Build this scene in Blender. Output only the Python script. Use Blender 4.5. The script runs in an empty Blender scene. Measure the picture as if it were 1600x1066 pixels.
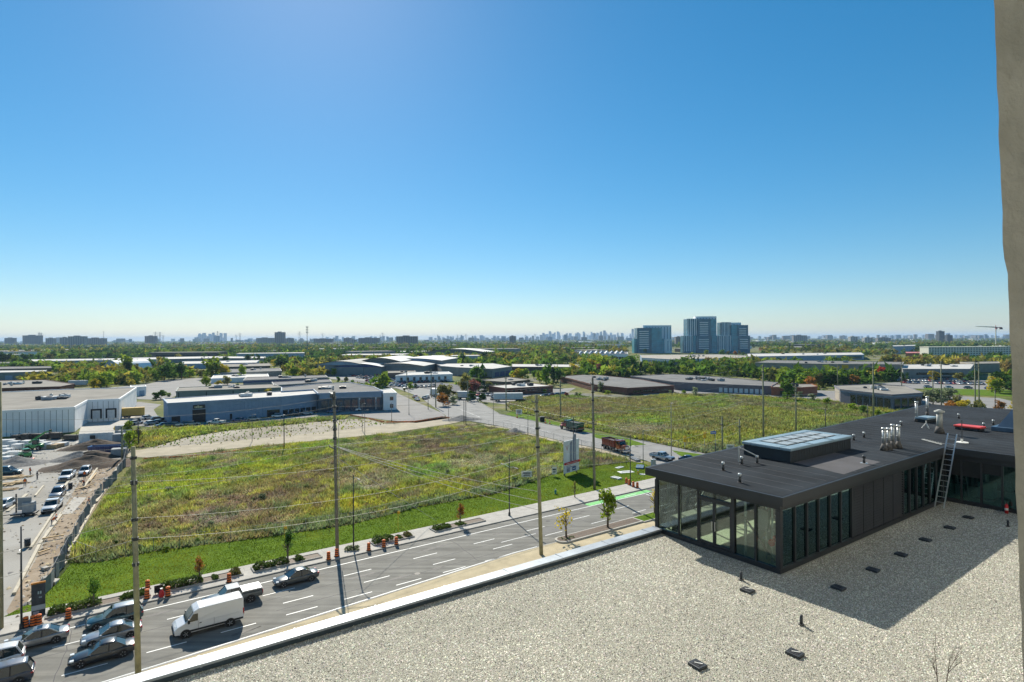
import bpy, bmesh, math, random
import numpy as np
from mathutils import Vector, Matrix

random.seed(7); RNG = np.random.default_rng(11)
S = bpy.context.scene
COL = S.collection
R = math.radians

# ------------------------------------------------------------------ camera
FPX, CAMH, HY, ROLL = 900.0, 28.0, 529.0, R(.25)      # focal length and horizon row at 1600 px, height above the street
XC = Vector((math.cos(ROLL), 0, -math.sin(ROLL))); YC = Vector((math.sin(ROLL), 0, math.cos(ROLL))); EYE = Vector((0, 0, CAMH))
cd = bpy.data.cameras.new('camera'); cam = bpy.data.objects.new('camera', cd); COL.objects.link(cam)
cam.matrix_world = Matrix(((XC.x, YC.x, 0, 0), (XC.y, YC.y, -1, 0), (XC.z, YC.z, 0, CAMH), (0, 0, 0, 1)))
cd.sensor_width = 36; cd.lens = 36 * FPX / 1600; cd.shift_y = -4 / 1600; cd.clip_start = .1; cd.clip_end = 80000
S.camera = cam

# ------------------------------------------------------------------ sky, sun, exposure
SUN_EL, SUN_AZ = R(36.2), R(-19.5)                     # azimuth from +Y towards +X
w = bpy.data.worlds.new('World'); S.world = w; w.use_nodes = True
nt = w.node_tree; bg = nt.nodes['Background']
sk = nt.nodes.new('ShaderNodeTexSky'); sk.sky_type = 'NISHITA'; sk.sun_disc = False
sk.sun_elevation = SUN_EL; sk.sun_rotation = SUN_AZ; sk.altitude = 100; sk.air_density = 1.0; sk.dust_density = .15; sk.ozone_density = 6.0
hs_ = nt.nodes.new('ShaderNodeHueSaturation'); hs_.inputs['Hue'].default_value = .49; hs_.inputs['Saturation'].default_value = 1.38
gm_ = nt.nodes.new('ShaderNodeGamma'); gm_.inputs[1].default_value = .8; nt.links.new(sk.outputs[0], gm_.inputs[0])
nt.links.new(gm_.outputs[0], hs_.inputs['Color']); nt.links.new(hs_.outputs[0], bg.inputs[0]); bg.inputs[1].default_value = .098
sd = bpy.data.lights.new('sun', 'SUN'); sd.energy = 4.6; sd.angle = R(.5); sd.color = (1, .935, .81)
sun = bpy.data.objects.new('sun', sd); COL.objects.link(sun)
SUNV = Vector((math.sin(SUN_AZ) * math.cos(SUN_EL), math.cos(SUN_AZ) * math.cos(SUN_EL), math.sin(SUN_EL)))
sun.rotation_euler = SUNV.to_track_quat('Z', 'Y').to_euler(); sun.location = (0, 0, 90)
S.view_settings.view_transform = 'Standard'; S.view_settings.look = 'None'; S.view_settings.gamma = 1; S.view_settings.use_curve_mapping = False
S.view_settings.exposure = .7
S.cycles.max_bounces = 6; S.cycles.diffuse_bounces = 3; S.cycles.glossy_bounces = 3; S.cycles.transmission_bounces = 5; S.cycles.transparent_max_bounces = 12; S.cycles.volume_bounces = 0
S.cycles.caustics_reflective = False; S.cycles.caustics_refractive = False
S.cycles.use_denoising = True
S.cycles.use_adaptive_sampling = True; S.cycles.adaptive_threshold = .02

# ------------------------------------------------------------------ where things stand: street frame (a along the road, b across it)
B0 = Vector((11.85, 25.62)); TH = R(35.4)
E1 = Vector((math.cos(TH), math.sin(TH))); E2 = Vector((-E1.y, E1.x))
def L(a, b, z=0): p = B0 + E1 * a + E2 * b; return Vector((p.x, p.y, z))
def ray(px, py): return XC * ((px - 800) / FPX) + YC * ((HY - py) / FPX) + Vector((0, 1, 0))
def G(px, py, z=0): d = ray(px, py); return EYE + d * ((z - CAMH) / d.z)      # surveyed point on the level z
def A(px, py, Y): return EYE + ray(px, py) * Y                                # surveyed point at the distance Y
def G2(px, py, z=0): p = G(px, py, z); return (p.x, p.y)

# ------------------------------------------------------------------ materials
MATS = {}
def M(name, col=None, rough=.75, var=.18, scale=.6, metal=0, bump=0, bscale=8, spec=.4, col2=None, detail=5, contrast=1, coord='Object', coat=0):
    if name in MATS: return MATS[name]
    m = bpy.data.materials.new(name); m.use_nodes = True; n = m.node_tree.nodes; l = m.node_tree.links
    b = n['Principled BSDF']; b.inputs['Roughness'].default_value = rough; b.inputs['Metallic'].default_value = metal; b.inputs['Specular IOR Level'].default_value = spec
    b.inputs['Coat Weight'].default_value = coat
    c = Vector(col); c2 = Vector(col2) if col2 else None
    tc = n.new('ShaderNodeTexCoord'); no = n.new('ShaderNodeTexNoise'); no.inputs['Scale'].default_value = scale; no.inputs['Detail'].default_value = detail; no.inputs['Roughness'].default_value = .6
    l.new(tc.outputs[coord], no.inputs['Vector'])
    cr = n.new('ShaderNodeValToRGB'); lo, hi = .5 - .2 / contrast, .5 + .2 / contrast
    cr.color_ramp.elements[0].position = lo; cr.color_ramp.elements[1].position = hi
    a0 = c * (1 - var) if not c2 else c; a1 = c * (1 + var) if not c2 else c2
    cr.color_ramp.elements[0].color = (*a0, 1); cr.color_ramp.elements[1].color = (*a1, 1)
    l.new(no.outputs['Fac'], cr.inputs[0]); l.new(cr.outputs[0], b.inputs['Base Color'])
    if bump:
        nb = n.new('ShaderNodeTexNoise'); nb.inputs['Scale'].default_value = bscale; nb.inputs['Detail'].default_value = 4; l.new(tc.outputs[coord], nb.inputs['Vector'])
        bp = n.new('ShaderNodeBump'); bp.inputs['Strength'].default_value = bump; bp.inputs['Distance'].default_value = .02
        l.new(nb.outputs['Fac'], bp.inputs['Height']); l.new(bp.outputs[0], b.inputs['Normal'])
    MATS[name] = m; return m
def leafy(name, c1, c2, trans=.52):
    """foliage: every leaf clump its own tone between two colours, a part of the light passing through"""
    if name in MATS: return MATS[name]
    m = bpy.data.materials.new(name); m.use_nodes = True; n = m.node_tree.nodes; l = m.node_tree.links; n.remove(n['Principled BSDF'])
    g = n.new('ShaderNodeNewGeometry'); mx = n.new('ShaderNodeMix'); mx.data_type = 'RGBA'; mx.inputs[6].default_value = (*c1, 1); mx.inputs[7].default_value = (*c2, 1)
    l.new(g.outputs['Random Per Island'], mx.inputs[0])
    oi = n.new('ShaderNodeObjectInfo'); hs = n.new('ShaderNodeHueSaturation'); mr = n.new('ShaderNodeMapRange'); mr.inputs[3].default_value = .85; mr.inputs[4].default_value = 1.5
    l.new(oi.outputs['Random'], mr.inputs[0]); l.new(mr.outputs[0], hs.inputs['Value']); l.new(mx.outputs[2], hs.inputs['Color'])
    d = n.new('ShaderNodeBsdfDiffuse'); t = n.new('ShaderNodeBsdfTranslucent'); ms = n.new('ShaderNodeMixShader'); ms.inputs[0].default_value = trans
    for q in (d, t): l.new(hs.outputs[0], q.inputs[0])
    l.new(d.outputs[0], ms.inputs[1]); l.new(t.outputs[0], ms.inputs[2]); l.new(ms.outputs[0], n['Material Output'].inputs[0])
    MATS[name] = m; return m
def attrmat(name, trans=.35):
    """blades coloured by the mesh's own colour attribute (the colour of each plant)"""
    m = bpy.data.materials.new(name); m.use_nodes = True; n = m.node_tree.nodes; l = m.node_tree.links; n.remove(n['Principled BSDF'])
    at = n.new('ShaderNodeAttribute'); at.attribute_name = 'tone'
    d = n.new('ShaderNodeBsdfDiffuse'); t = n.new('ShaderNodeBsdfTranslucent'); ms = n.new('ShaderNodeMixShader'); ms.inputs[0].default_value = trans
    for q in (d, t): l.new(at.outputs[0], q.inputs[0])
    l.new(d.outputs[0], ms.inputs[1]); l.new(t.outputs[0], ms.inputs[2]); l.new(ms.outputs[0], n['Material Output'].inputs[0])
    return m
def glassmat(name, tint, refl=.12, clear=.8, sheen=(.9, .95, .95, 1)):
    """architectural pane: tinted see-through plus a mirror sheen that grows at grazing angles"""
    if name in MATS: return MATS[name]
    m = bpy.data.materials.new(name); m.use_nodes = True; n = m.node_tree.nodes; l = m.node_tree.links; n.remove(n['Principled BSDF'])
    t = n.new('ShaderNodeBsdfTransparent'); t.inputs[0].default_value = (*[c * clear for c in tint], 1)
    g = n.new('ShaderNodeBsdfGlossy'); g.inputs['Roughness'].default_value = .02; g.inputs[0].default_value = sheen
    f = n.new('ShaderNodeFresnel'); f.inputs[0].default_value = 1.45; ad = n.new('ShaderNodeMath'); ad.inputs[1].default_value = refl; l.new(f.outputs[0], ad.inputs[0])
    ms = n.new('ShaderNodeMixShader'); l.new(ad.outputs[0], ms.inputs[0]); l.new(t.outputs[0], ms.inputs[1]); l.new(g.outputs[0], ms.inputs[2]); l.new(ms.outputs[0], n['Material Output'].inputs[0])
    MATS[name] = m; return m

# ------------------------------------------------------------------ mesh building
class MB:
    def __init__(s): s.v = []; s.f = []; s.m = []
    def add(s, vs, fs, m=0):
        b = len(s.v); s.v += [tuple(v) for v in vs]; s.f += [tuple(b + i for i in f) for f in fs]; s.m += [m] * len(fs); return s
    def box(s, x0, y0, z0, x1, y1, z1, m=0, T=None):
        vs = [Vector((x, y, z)) for z in (z0, z1) for x, y in ((x0, y0), (x1, y0), (x1, y1), (x0, y1))]
        if T: vs = [T @ v for v in vs]
        return s.add(vs, [(3, 2, 1, 0), (4, 5, 6, 7), (0, 1, 5, 4), (1, 2, 6, 5), (2, 3, 7, 6), (3, 0, 4, 7)], m)
    def prism(s, pts, z0, z1, m=0, cap=None, bottom=True):
        if sum(pts[i - 1][0] * pts[i][1] - pts[i][0] * pts[i - 1][1] for i in range(len(pts))) < 0: pts = pts[::-1]
        n = len(pts); s.add([(p[0], p[1], z0) for p in pts] + [(p[0], p[1], z1) for p in pts], [(i, (i + 1) % n, n + (i + 1) % n, n + i) for i in range(n)], m)
        s.add([(p[0], p[1], z1) for p in pts], [tuple(range(n))], m if cap is None else cap)
        if bottom: s.add([(p[0], p[1], z0) for p in pts], [tuple(range(n))[::-1]], m)
        return s
    def cyl(s, a, b, r0, r1=None, n=8, m=0, caps=True):
        a = Vector(a); b = Vector(b); r1 = r0 if r1 is None else r1; d = (b - a).normalized(); u = d.orthogonal().normalized(); w_ = d.cross(u)
        ring = lambda c, r: [c + (u * math.cos(t) + w_ * math.sin(t)) * r for t in [2 * math.pi * i / n for i in range(n)]]
        s.add(ring(a, r0) + ring(b, r1), [(i, (i + 1) % n, n + (i + 1) % n, n + i) for i in range(n)] + ([tuple(range(n))[::-1], tuple(range(n, 2 * n))] if caps else []), m); return s
    def tube(s, pts, r, n=5, m=0):
        for p, q in zip(pts, pts[1:]): s.cyl(p, q, r, r, n, m)
        return s
    def loft(s, rings, m=0, close=True, caps=True):
        n = len(rings[0]); b = [v for r in rings for v in r]; fs = []
        for k in range(len(rings) - 1):
            for i in range(n if close else n - 1): fs.append((k * n + i, k * n + (i + 1) % n, (k + 1) * n + (i + 1) % n, (k + 1) * n + i))
        if caps: fs += [tuple(range(n))[::-1], tuple(range((len(rings) - 1) * n, len(rings) * n))]
        return s.add(b, fs, m)
    def slab(s, p, q, width, z0, z1, m=0):
        """a bar lying from p to q (x, y)"""
        p = Vector(p[:2]); q = Vector(q[:2]); d = (q - p).normalized() * width / 2; n_ = Vector((-d.y, d.x)); return s.prism([p + n_, p - n_, q - n_, q + n_], z0, z1, m)
    def mesh(s, name, mats, smooth=False):
        me = bpy.data.meshes.new(name); me.from_pydata(s.v, [], s.f); mats = mats if isinstance(mats, (list, tuple)) else [mats]
        for x in mats: me.materials.append(x)
        if len(mats) > 1: me.polygons.foreach_set('material_index', s.m)
        if smooth: me.polygons.foreach_set('use_smooth', [True] * len(me.polygons))
        me.update(); return me
    def build(s, name, mats, parent=None, smooth=False, **k):
        o = bpy.data.objects.new(name, s.mesh(name, mats, smooth)); COL.objects.link(o); o.parent = parent; tag(o, **k); return o
def tag(o, label=None, cat=None, group=None, kind=None):
    for k, v in (('label', label), ('category', cat), ('group', group), ('kind', kind)):
        if v: o[k] = v
    return o
def thing(name, label, cat, loc=(0, 0, 0), rz=0, group=None):
    o = bpy.data.objects.new(name, None); COL.objects.link(o); o.location = loc; o.rotation_euler = (0, 0, rz); o.empty_display_size = .3
    return tag(o, label, cat, group)
def inst(name, mesh, parent=None, loc=(0, 0, 0), rz=0, sc=1, **k):
    o = bpy.data.objects.new(name, mesh); COL.objects.link(o); o.parent = parent; o.location = loc; o.rotation_euler = (0, 0, rz)
    o.scale = (sc, sc, sc) if not isinstance(sc, (tuple, list)) else sc; return tag(o, **k)
KIDS = {}
def dup(root, loc, rz=0, label=None, group=None, sc=None):
    """a copy of a thing with copies of its parts and sub-parts"""
    r = root.copy(); COL.objects.link(r); r.location = loc; r.rotation_euler = (0, 0, rz)
    if sc: r.scale = (sc, sc, sc)
    if label: r['label'] = label
    if group: r['group'] = group
    for ch in root.children:
        c = ch.copy(); COL.objects.link(c); c.parent = r
        for g in ch.children: d = g.copy(); COL.objects.link(d); d.parent = c
    return r
def bevel(o, w_=.03, seg=2):
    md = o.modifiers.new('edge', 'BEVEL'); md.width = w_; md.segments = seg; md.limit_method = 'ANGLE'; return o
SHEETS = []
def sheet(name, pts, z, mat, kind='structure', parent=None):
    if kind == 'structure': SHEETS.append((name, pts))
    """one level sheet over the outline pts"""
    if sum(pts[i - 1][0] * pts[i][1] - pts[i][0] * pts[i - 1][1] for i in range(len(pts))) < 0: pts = pts[::-1]
    mb = MB().add([(p[0], p[1], z) for p in pts], [tuple(range(len(pts)))]); return mb.build(name, mat, parent, kind=kind)
ORD = 'first second third fourth fifth sixth seventh eighth ninth tenth eleventh twelfth thirteenth fourteenth fifteenth sixteenth seventeenth eighteenth nineteenth twentieth'.split()
def ordw(n): return ORD[n - 1] if n <= 20 else 'twenty-' + ORD[n - 21] if n < 30 else 'thirtieth' if n == 30 else 'thirty-' + ORD[n - 31]
def gp(pix, z=0): return [G2(x, y, z) for x, y in pix]
def lp(ab): return [(L(a, b).x, L(a, b).y) for a, b in ab]
def hashn(ix, iy, s): 
    h = (ix.astype(np.int64) * 374761393 + iy.astype(np.int64) * 668265263 + s * 144665) & 0xffffffff
    h = ((h ^ (h >> 13)) * 1274126177) & 0xffffffff; return ((h ^ (h >> 16)) & 0xffff) / 65535.0
def vnoise(x, y, s=0):
    ix = np.floor(x); iy = np.floor(y); fx = x - ix; fy = y - iy; fx = fx * fx * (3 - 2 * fx); fy = fy * fy * (3 - 2 * fy)
    a = hashn(ix, iy, s); b = hashn(ix + 1, iy, s); c = hashn(ix, iy + 1, s); d = hashn(ix + 1, iy + 1, s)
    return (a * (1 - fx) + b * fx) * (1 - fy) + (c * (1 - fx) + d * fx) * fy
def fbm(x, y, s=0, o=4): return sum(vnoise(x * 2 ** k, y * 2 ** k, s + k) * .5 ** k for k in range(o)) / sum(.5 ** k for k in range(o))
def inside(x, y, poly):
    r = np.zeros(len(x), bool); n = len(poly)
    for i in range(n):
        x0, y0 = poly[i - 1]; x1, y1 = poly[i]
        if y0 == y1: continue
        c = ((y0 > y) != (y1 > y)) & (x < (x1 - x0) * (y - y0) / (y1 - y0) + x0); r ^= c
    return r
def scatter(poly, dens):
    p = np.array(poly); lo = p.min(0); hi = p.max(0); n = int((hi - lo).prod() * dens); x = RNG.uniform(lo[0], hi[0], n); y = RNG.uniform(lo[1], hi[1], n); k = inside(x, y, poly); return x[k], y[k]
def npmesh(name, V, F, mat, tone=None, **k):
    """a mesh from numpy arrays: V n x 3, F m x 3, tone n x 3"""
    me = bpy.data.meshes.new(name); me.vertices.add(len(V)); me.vertices.foreach_set('co', V.astype(np.float32).ravel()); m = len(F)
    me.loops.add(m * 3); me.loops.foreach_set('vertex_index', F.astype(np.int32).ravel()); me.polygons.add(m); me.polygons.foreach_set('loop_start', np.arange(0, m * 3, 3, dtype=np.int32))
    me.update(calc_edges=True)
    if tone is not None:
        at = me.color_attributes.new('tone', 'FLOAT_COLOR', 'POINT'); at.data.foreach_set('color', np.hstack([tone, np.ones((len(V), 1))]).astype(np.float32).ravel())
    me.materials.append(mat); o = bpy.data.objects.new(name, me); COL.objects.link(o); return tag(o, **k)
def blades(x, y, h, wd, tone, z=0, lean=.35, n=3):
    """n thin upright triangles at every point: tufts of grass and weeds; returns V, F, tone"""
    N = len(x); V = np.zeros((N, n, 3, 3)); a0 = RNG.uniform(0, 2 * np.pi, N)
    for k in range(n):
        a = a0 + k * np.pi / n + RNG.uniform(-.4, .4, N); ca, sa = np.cos(a), np.sin(a); lx, ly = RNG.normal(0, lean, N) * h, RNG.normal(0, lean, N) * h; hh = h * RNG.uniform(.6, 1.1, N)
        V[:, k, 0] = np.stack([x - ca * wd, y - sa * wd, np.full(N, z)], 1); V[:, k, 1] = np.stack([x + ca * wd, y + sa * wd, np.full(N, z)], 1)
        V[:, k, 2] = np.stack([x + lx, y + ly, z + hh], 1)
    return V.reshape(-1, 3), np.arange(N * n * 3).reshape(-1, 3), np.repeat(tone, n * 3, 0)
# ------------------------------------------------------------------ ground sheet to the horizon
def ground_mat():
    m = bpy.data.materials.new('land'); m.use_nodes = True; n = m.node_tree.nodes; l = m.node_tree.links; b = n['Principled BSDF']; b.inputs['Roughness'].default_value = .95; b.inputs['Specular IOR Level'].default_value = .1
    tc = n.new('ShaderNodeTexCoord')
    def noise(sc, det=5):
        q = n.new('ShaderNodeTexNoise'); q.inputs['Scale'].default_value = sc; q.inputs['Detail'].default_value = det; q.inputs['Roughness'].default_value = .62; l.new(tc.outputs['Object'], q.inputs[0]); return q.outputs['Fac']
    def ramp(f, st):
        c = n.new('ShaderNodeValToRGB'); e = c.color_ramp.elements
        while len(e) < len(st): e.new(.5)
        for q, (p, col) in zip(e, st): q.position = p; q.color = (*col, 1)
        l.new(f, c.inputs[0]); return c.outputs[0]
    c1 = ramp(noise(.02), [(.36, (.05, .075, .018)), (.46, (.11, .135, .03)), (.54, (.19, .18, .06)), (.62, (.21, .2, .17)), (.72, (.08, .1, .03))])
    c2 = ramp(noise(.35, 6), [(.3, (.5, .5, .5)), (.7, (1.35, 1.35, 1.3))])
    mx = n.new('ShaderNodeMix'); mx.data_type = 'RGBA'; mx.blend_type = 'MULTIPLY'; mx.inputs[0].default_value = 1; l.new(c1, mx.inputs[6]); l.new(c2, mx.inputs[7]); l.new(mx.outputs[2], b.inputs['Base Color']); return m
rings = [0, 60, 120, 240, 480, 900, 1800, 3600, 7200, 14000, 25000]; NS = 64
mb = MB(); vs = [(0, 0, -.06)] + [(r * math.cos(t), r * math.sin(t), -.06) for r in rings[1:] for t in [2 * math.pi * i / NS for i in range(NS)]]
fs = [(0, 1 + i, 1 + (i + 1) % NS) for i in range(NS)] + [(1 + k * NS + i, 1 + (k + 1) * NS + i, 1 + (k + 1) * NS + (i + 1) % NS, 1 + k * NS + (i + 1) % NS) for k in range(len(rings) - 2) for i in range(NS)]
mb.add(vs, fs).build('ground', ground_mat(), kind='structure')

# ------------------------------------------------------------------ main road
asphalt = M('asphalt', (.195, .19, .17), var=.16, scale=.35, rough=.9, bump=.25, bscale=25, spec=.2, detail=8)
def road_mat():
    m = asphalt; n = m.node_tree.nodes; l = m.node_tree.links        # worn wheel tracks along the lanes
    tc = n.new('ShaderNodeTexCoord'); mp = n.new('ShaderNodeMapping'); mp.inputs['Rotation'].default_value = (0, 0, -TH); mp.inputs['Scale'].default_value = (.03, .9, 1); l.new(tc.outputs['Object'], mp.inputs[0])
    q = n.new('ShaderNodeTexNoise'); q.inputs['Scale'].default_value = 1.3; q.inputs['Detail'].default_value = 5; l.new(mp.outputs[0], q.inputs[0])
    r = n.new('ShaderNodeMapRange'); r.inputs[1].default_value = .3; r.inputs[2].default_value = .7; r.inputs[3].default_value = .68; r.inputs[4].default_value = 1.25; l.new(q.outputs['Fac'], r.inputs[0])
    hs = n.new('ShaderNodeHueSaturation'); b = n['Principled BSDF']; src = b.inputs['Base Color'].links[0].from_socket; l.new(src, hs.inputs['Color']); l.new(r.outputs[0], hs.inputs['Value']); l.new(hs.outputs[0], b.inputs['Base Color'])
road_mat()
concrete = M('concrete', (.42, .40, .36), var=.12, scale=.8, bump=.1, bscale=12, rough=.9, spec=.2)
kerbm = M('kerb_concrete', (.36, .35, .32), var=.15, scale=1.2, rough=.9, spec=.2)
white = M('road_paint', (.78, .78, .75), var=.12, scale=3, rough=.6)
near_edge = [(-160, 41), (-45, 42.5), (-24.5, 43.6), (-12.7, 44.4), (.5, 45.4), (8.9, 46.1), (18.9, 46.9), (23, 46.9), (140, 46.9), (420, 46.9)]
FK = 58.6
sheet('road', lp(near_edge + [(420, FK), (-160, FK)]), .0, asphalt)
def kerb(ab, h=.13, wd=.2, name='kerb'):
    mb = MB()
    for p, q in zip(ab, ab[1:]): mb.slab(L(*p), L(*q), wd, -.05, h)
    return mb.build(name, kerbm, kind='structure')
kerb([(-33.2, FK + .1), (63, FK + .1)]); kerb([(a, b - .1) for a, b in near_edge])
SW1 = 63.1
sheet('sidewalk', lp([(-33.2, FK + .2), (66, FK + .2), (66, SW1), (-33.2, SW1)]), .12, concrete)
mb = MB()
for i in range(62): a = -33 + i * 1.6; mb.slab(L(a, SW1 - 1.75), L(a, SW1 - .02), .03, .118, .1225)
mb.slab(L(-33, SW1 - 1.8), L(66, SW1 - 1.8), .05, .118, .1225); mb.build('sidewalk_joint', M('joint', (.22, .21, .19)), kind='structure')
near_walk = M('near_walk_concrete', (.46, .39, .26), var=.16, scale=.5, rough=.95, spec=.15, bump=.2, bscale=10)
sheet('near_sidewalk', lp([(a, b - .2) for a, b in near_edge] + [(420, 30), (-160, 30)]), .115, near_walk)
def mark(pts, name='lane_marking', m=white, z=.006): return sheet(name, pts, z, m)
def dash(a0, a1, b, wd=.14, **k): mark(lp([(a0, b - wd / 2), (a1, b - wd / 2), (a1, b + wd / 2), (a0, b + wd / 2)]), **k)
dash(-160, 56, 56.7, .16)
for k in range(-8, 7): dash(-1.35 + 9 * k, 2.05 + 9 * k, 53.12)
for k in range(-8, 7): dash(-.1 + 8.9 * k, 3.05 + 8.9 * k, 49.95)
for k in range(-10, 4): dash(2.6 + 6 * k, 5.75 + 6 * k, 47.05)
for (a, b), (a2, b2) in zip(near_edge, near_edge[1:8]): mark(lp([(a, b + .28), (a2, b2 + .28), (a2, b2 + .43), (a, b + .43)]))
dash(20, 26, 51.4, .12)
for a in (60.5, 64.5, 62.5): mark(lp([(a, 47.2), (a + .5, 47.2), (a + .5, 58.2), (a, 58.2)]), 'crossing_marking')
for a in (54.6, 55.4): mark(lp([(a, 49.6), (a + .25, 49.6), (a + .25, 56.2), (a, 56.2)]), 'stop_marking')
green = M('green_lane_paint', (.17, .52, .16), var=.12, scale=2)
mark(lp([(41.6, 56.85), (57, 56.85), (57, 58.2), (41.6, 58.2)]), 'bicycle_lane_marking', green)
mark(lp([(50.5, 57.35), (53.5, 57.35), (53.5, 57.5), (50.5, 57.5)]), 'bicycle_lane_marking', white, .011)
# asphalt seams and a repaired trench
tar = M('tar_seam', (.05, .05, .055)); patch = M('asphalt_patch', (.115, .113, .108), var=.12, scale=1.5)
for a0, a1, b in ((-40, 22, 51.55), (-10, 40, 48.55), (-40, 15, 54.9)): mark(lp([(a0, b), (a1, b + .1), (a1, b + .17), (a0, b + .07)]), 'road_seam', tar, .004)
mark(lp([(26, 50.4), (33, 50.4), (33, 52.6), (26, 52.6)]), 'road_patch', patch, .004)

for a, b in ((-14, 51.4), (6, 48.6), (31, 54.8), (-30, 45.2), (44, 49)):
    p = L(a, b, .005); MB().cyl((0, 0, -.004), (0, 0, .006), .36, n=16).build('manhole_cover', M('cast_iron', (.05, .048, .045), rough=.6, metal=.4), kind='structure').location = p
stain = M('oil_stain', (.11, .105, .095), var=.3, scale=1.5); rs = random.Random(8)
for i in range(16):
    a = rs.uniform(-32, 50); b = rs.choice((48.5, 51.6, 54.9, 46.2)) + rs.uniform(-.3, .3); ln = rs.uniform(.5, 2.2)
    mark([(L(a + math.cos(t) * ln * rs.uniform(.7, 1.1), b + math.sin(t) * .32 * rs.uniform(.7, 1.1)).x, L(a + math.cos(t) * ln, b + math.sin(t) * .3).y) for t in [j * .628 for j in range(10)]], 'oil_stain', stain, .0035)
for a0, b0_, a1, b1 in ((-34, 57.6, 20, 57.9), (-8, 53.9, -3, 58.3), (14, 47.6, 15, 58.2), (36, 47.2, 35, 57), (-28, 44.2, -27, 56)):
    n_ = 14; mb = MB(); pts = [L(a0 + (a1 - a0) * i / n_ + rs.uniform(-.15, .15), b0_ + (b1 - b0_) * i / n_ + rs.uniform(-.12, .12), .0045) for i in range(n_ + 1)]
    for u, v in zip(pts, pts[1:]): d_ = (v - u).normalized(); q_ = Vector((-d_.y, d_.x, 0)) * .035; mb.add([u - q_, v - q_, v + q_, u + q_], [(0, 1, 2, 3)])
    mb.build('road_crack', tar, kind='structure')

# ------------------------------------------------------------------ side road through the fields
side = M('side_asphalt', (.27, .265, .25), var=.14, scale=.25, rough=.92, spec=.15, bump=.15, bscale=10, detail=8)
left = [(-150, 450), (-131, 408), (-104, 392), (-72.8, 344.4), (-45, 278.9), (-23, 205.6), (-4.2, 184.1), (13.8, 156.2), (22.5, 145.2), (30.5, 131), (34.5, 121)]
right = [(-160, 478), (-138, 444), (-113, 428), (-74, 372), (-55.9, 334.5), (-34, 300), (-17, 265), (-4.9, 213.7), (14.6, 183.5), (22.5, 169.7), (36.8, 154.7), (46, 140), (52, 130)]
sheet('side_road', left + right[::-1], .012, side)
def rail(pts, h, wd, name, mat):
    mb = MB()
    for p, q in zip(pts, pts[1:]): mb.slab(p, q, wd, -.05, h)
    return mb.build(name, mat, kind='structure')
rail(left[5:10], .13, .22, 'kerb', kerbm); rail(right[6:11], .13, .22, 'kerb', kerbm)
for (p, q) in ((gp([(800, 661)])[0], gp([(860, 676)])[0]), (gp([(750, 652)])[0], gp([(720, 640)])[0])):
    mark([(p[0] - .07, p[1]), (p[0] + .07, p[1]), (q[0] + .07, q[1]), (q[0] - .07, q[1])], z=.018)
sheet('side_road', [(34, 121.5), (53, 131.5)] + lp([(82, FK), (62, FK)]), .016, side)
rng2 = random.Random(3)
def crack(px0, px1, z=.018):
    p, q = Vector(G2(*px0)), Vector(G2(*px1)); pts = [p.lerp(q, i / 9) + Vector((rng2.uniform(-.5, .5), rng2.uniform(-.5, .5))) for i in range(10)]
    mb = MB(); d = (q - p).normalized(); nn = Vector((-d.y, d.x)) * .09
    for u, v in zip(pts, pts[1:]): mb.add([(*(u + nn), z), (*(u - nn), z), (*(v - nn), z), (*(v + nn), z)], [(0, 1, 2, 3)])
    mb.build('road_crack', tar, kind='structure')
for c in (((790, 657), (880, 684)), ((776, 664), (852, 668)), ((890, 674), (960, 690)), ((842, 676), (872, 672)), ((760, 650), (800, 651)), ((735, 640), (770, 646)), ((930, 690), (1000, 708))): crack(*c)

# ------------------------------------------------------------------ service road, lots, yard
dirt = M('pale_dirt', (.40, .35, .26), var=.16, scale=.3, rough=.95, spec=.1, detail=8, bump=.2)
brown = M('brown_dirt', (.22, .165, .11), var=.25, scale=.22, col2=(.40, .33, .25), rough=.95, spec=.1, detail=8, bump=.4)
sheet('service_road', gp([(190, 714), (230, 715), (300, 708), (400, 697), (500, 688), (600, 678), (660, 669), (705, 662), (728, 657), (700, 650), (660, 656), (600, 665), (500, 676), (400, 686), (300, 695), (215, 703), (195, 704)]), .004, dirt)
lot = M('lot_asphalt', (.26, .25, .235), var=.14, scale=.12, rough=.92, spec=.15, detail=8)
darklot = M('dark_lot_asphalt', (.13, .13, .135), var=.18, scale=.12, rough=.92, spec=.15, detail=8)
sheet('parking_lot', gp([(545, 648), (600, 656), (650, 661), (700, 654), (690, 645), (648, 627), (620, 614), (600, 612), (605, 640)]), .004, lot)
sheet('forecourt', gp([(185, 662), (240, 668), (420, 657), (560, 646), (612, 640), (612, 630), (440, 652), (255, 664), (240, 640), (252, 632), (215, 628)]), .004, lot)
sheet('rear_lot', gp([(170, 606), (230, 600), (262, 593), (330, 590), (350, 598), (420, 606), (290, 612), (260, 625), (216, 624)]), .004, lot)
sheet('car_lot', gp([(500, 590), (545, 582), (640, 592), (720, 602), (770, 607), (715, 618), (640, 610), (610, 606), (560, 598)]), .004, darklot)
sheet('truck_lot', gp([(700, 612), (790, 612), (900, 606), (880, 618), (790, 632), (740, 626)]), .004, lot)
sheet('office_car_park', gp([(1352, 600), (1500, 592), (1560, 595), (1560, 612), (1400, 606)]), .004, lot)
sheet('side_street', gp([(1180, 606), (1560, 622), (1640, 640), (1640, 652), (1400, 646), (1180, 618)]), .002, lot)
sheet('loading_yard', gp([(1000, 612), (1110, 606), (1480, 660), (1420, 664), (1100, 620), (1010, 622)]), .001, lot)
yardm = M('yard_gravel', (.27, .25, .215), var=.2, scale=.09, col2=(.40, .385, .35), rough=.95, spec=.1, detail=10, bump=.4)
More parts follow.
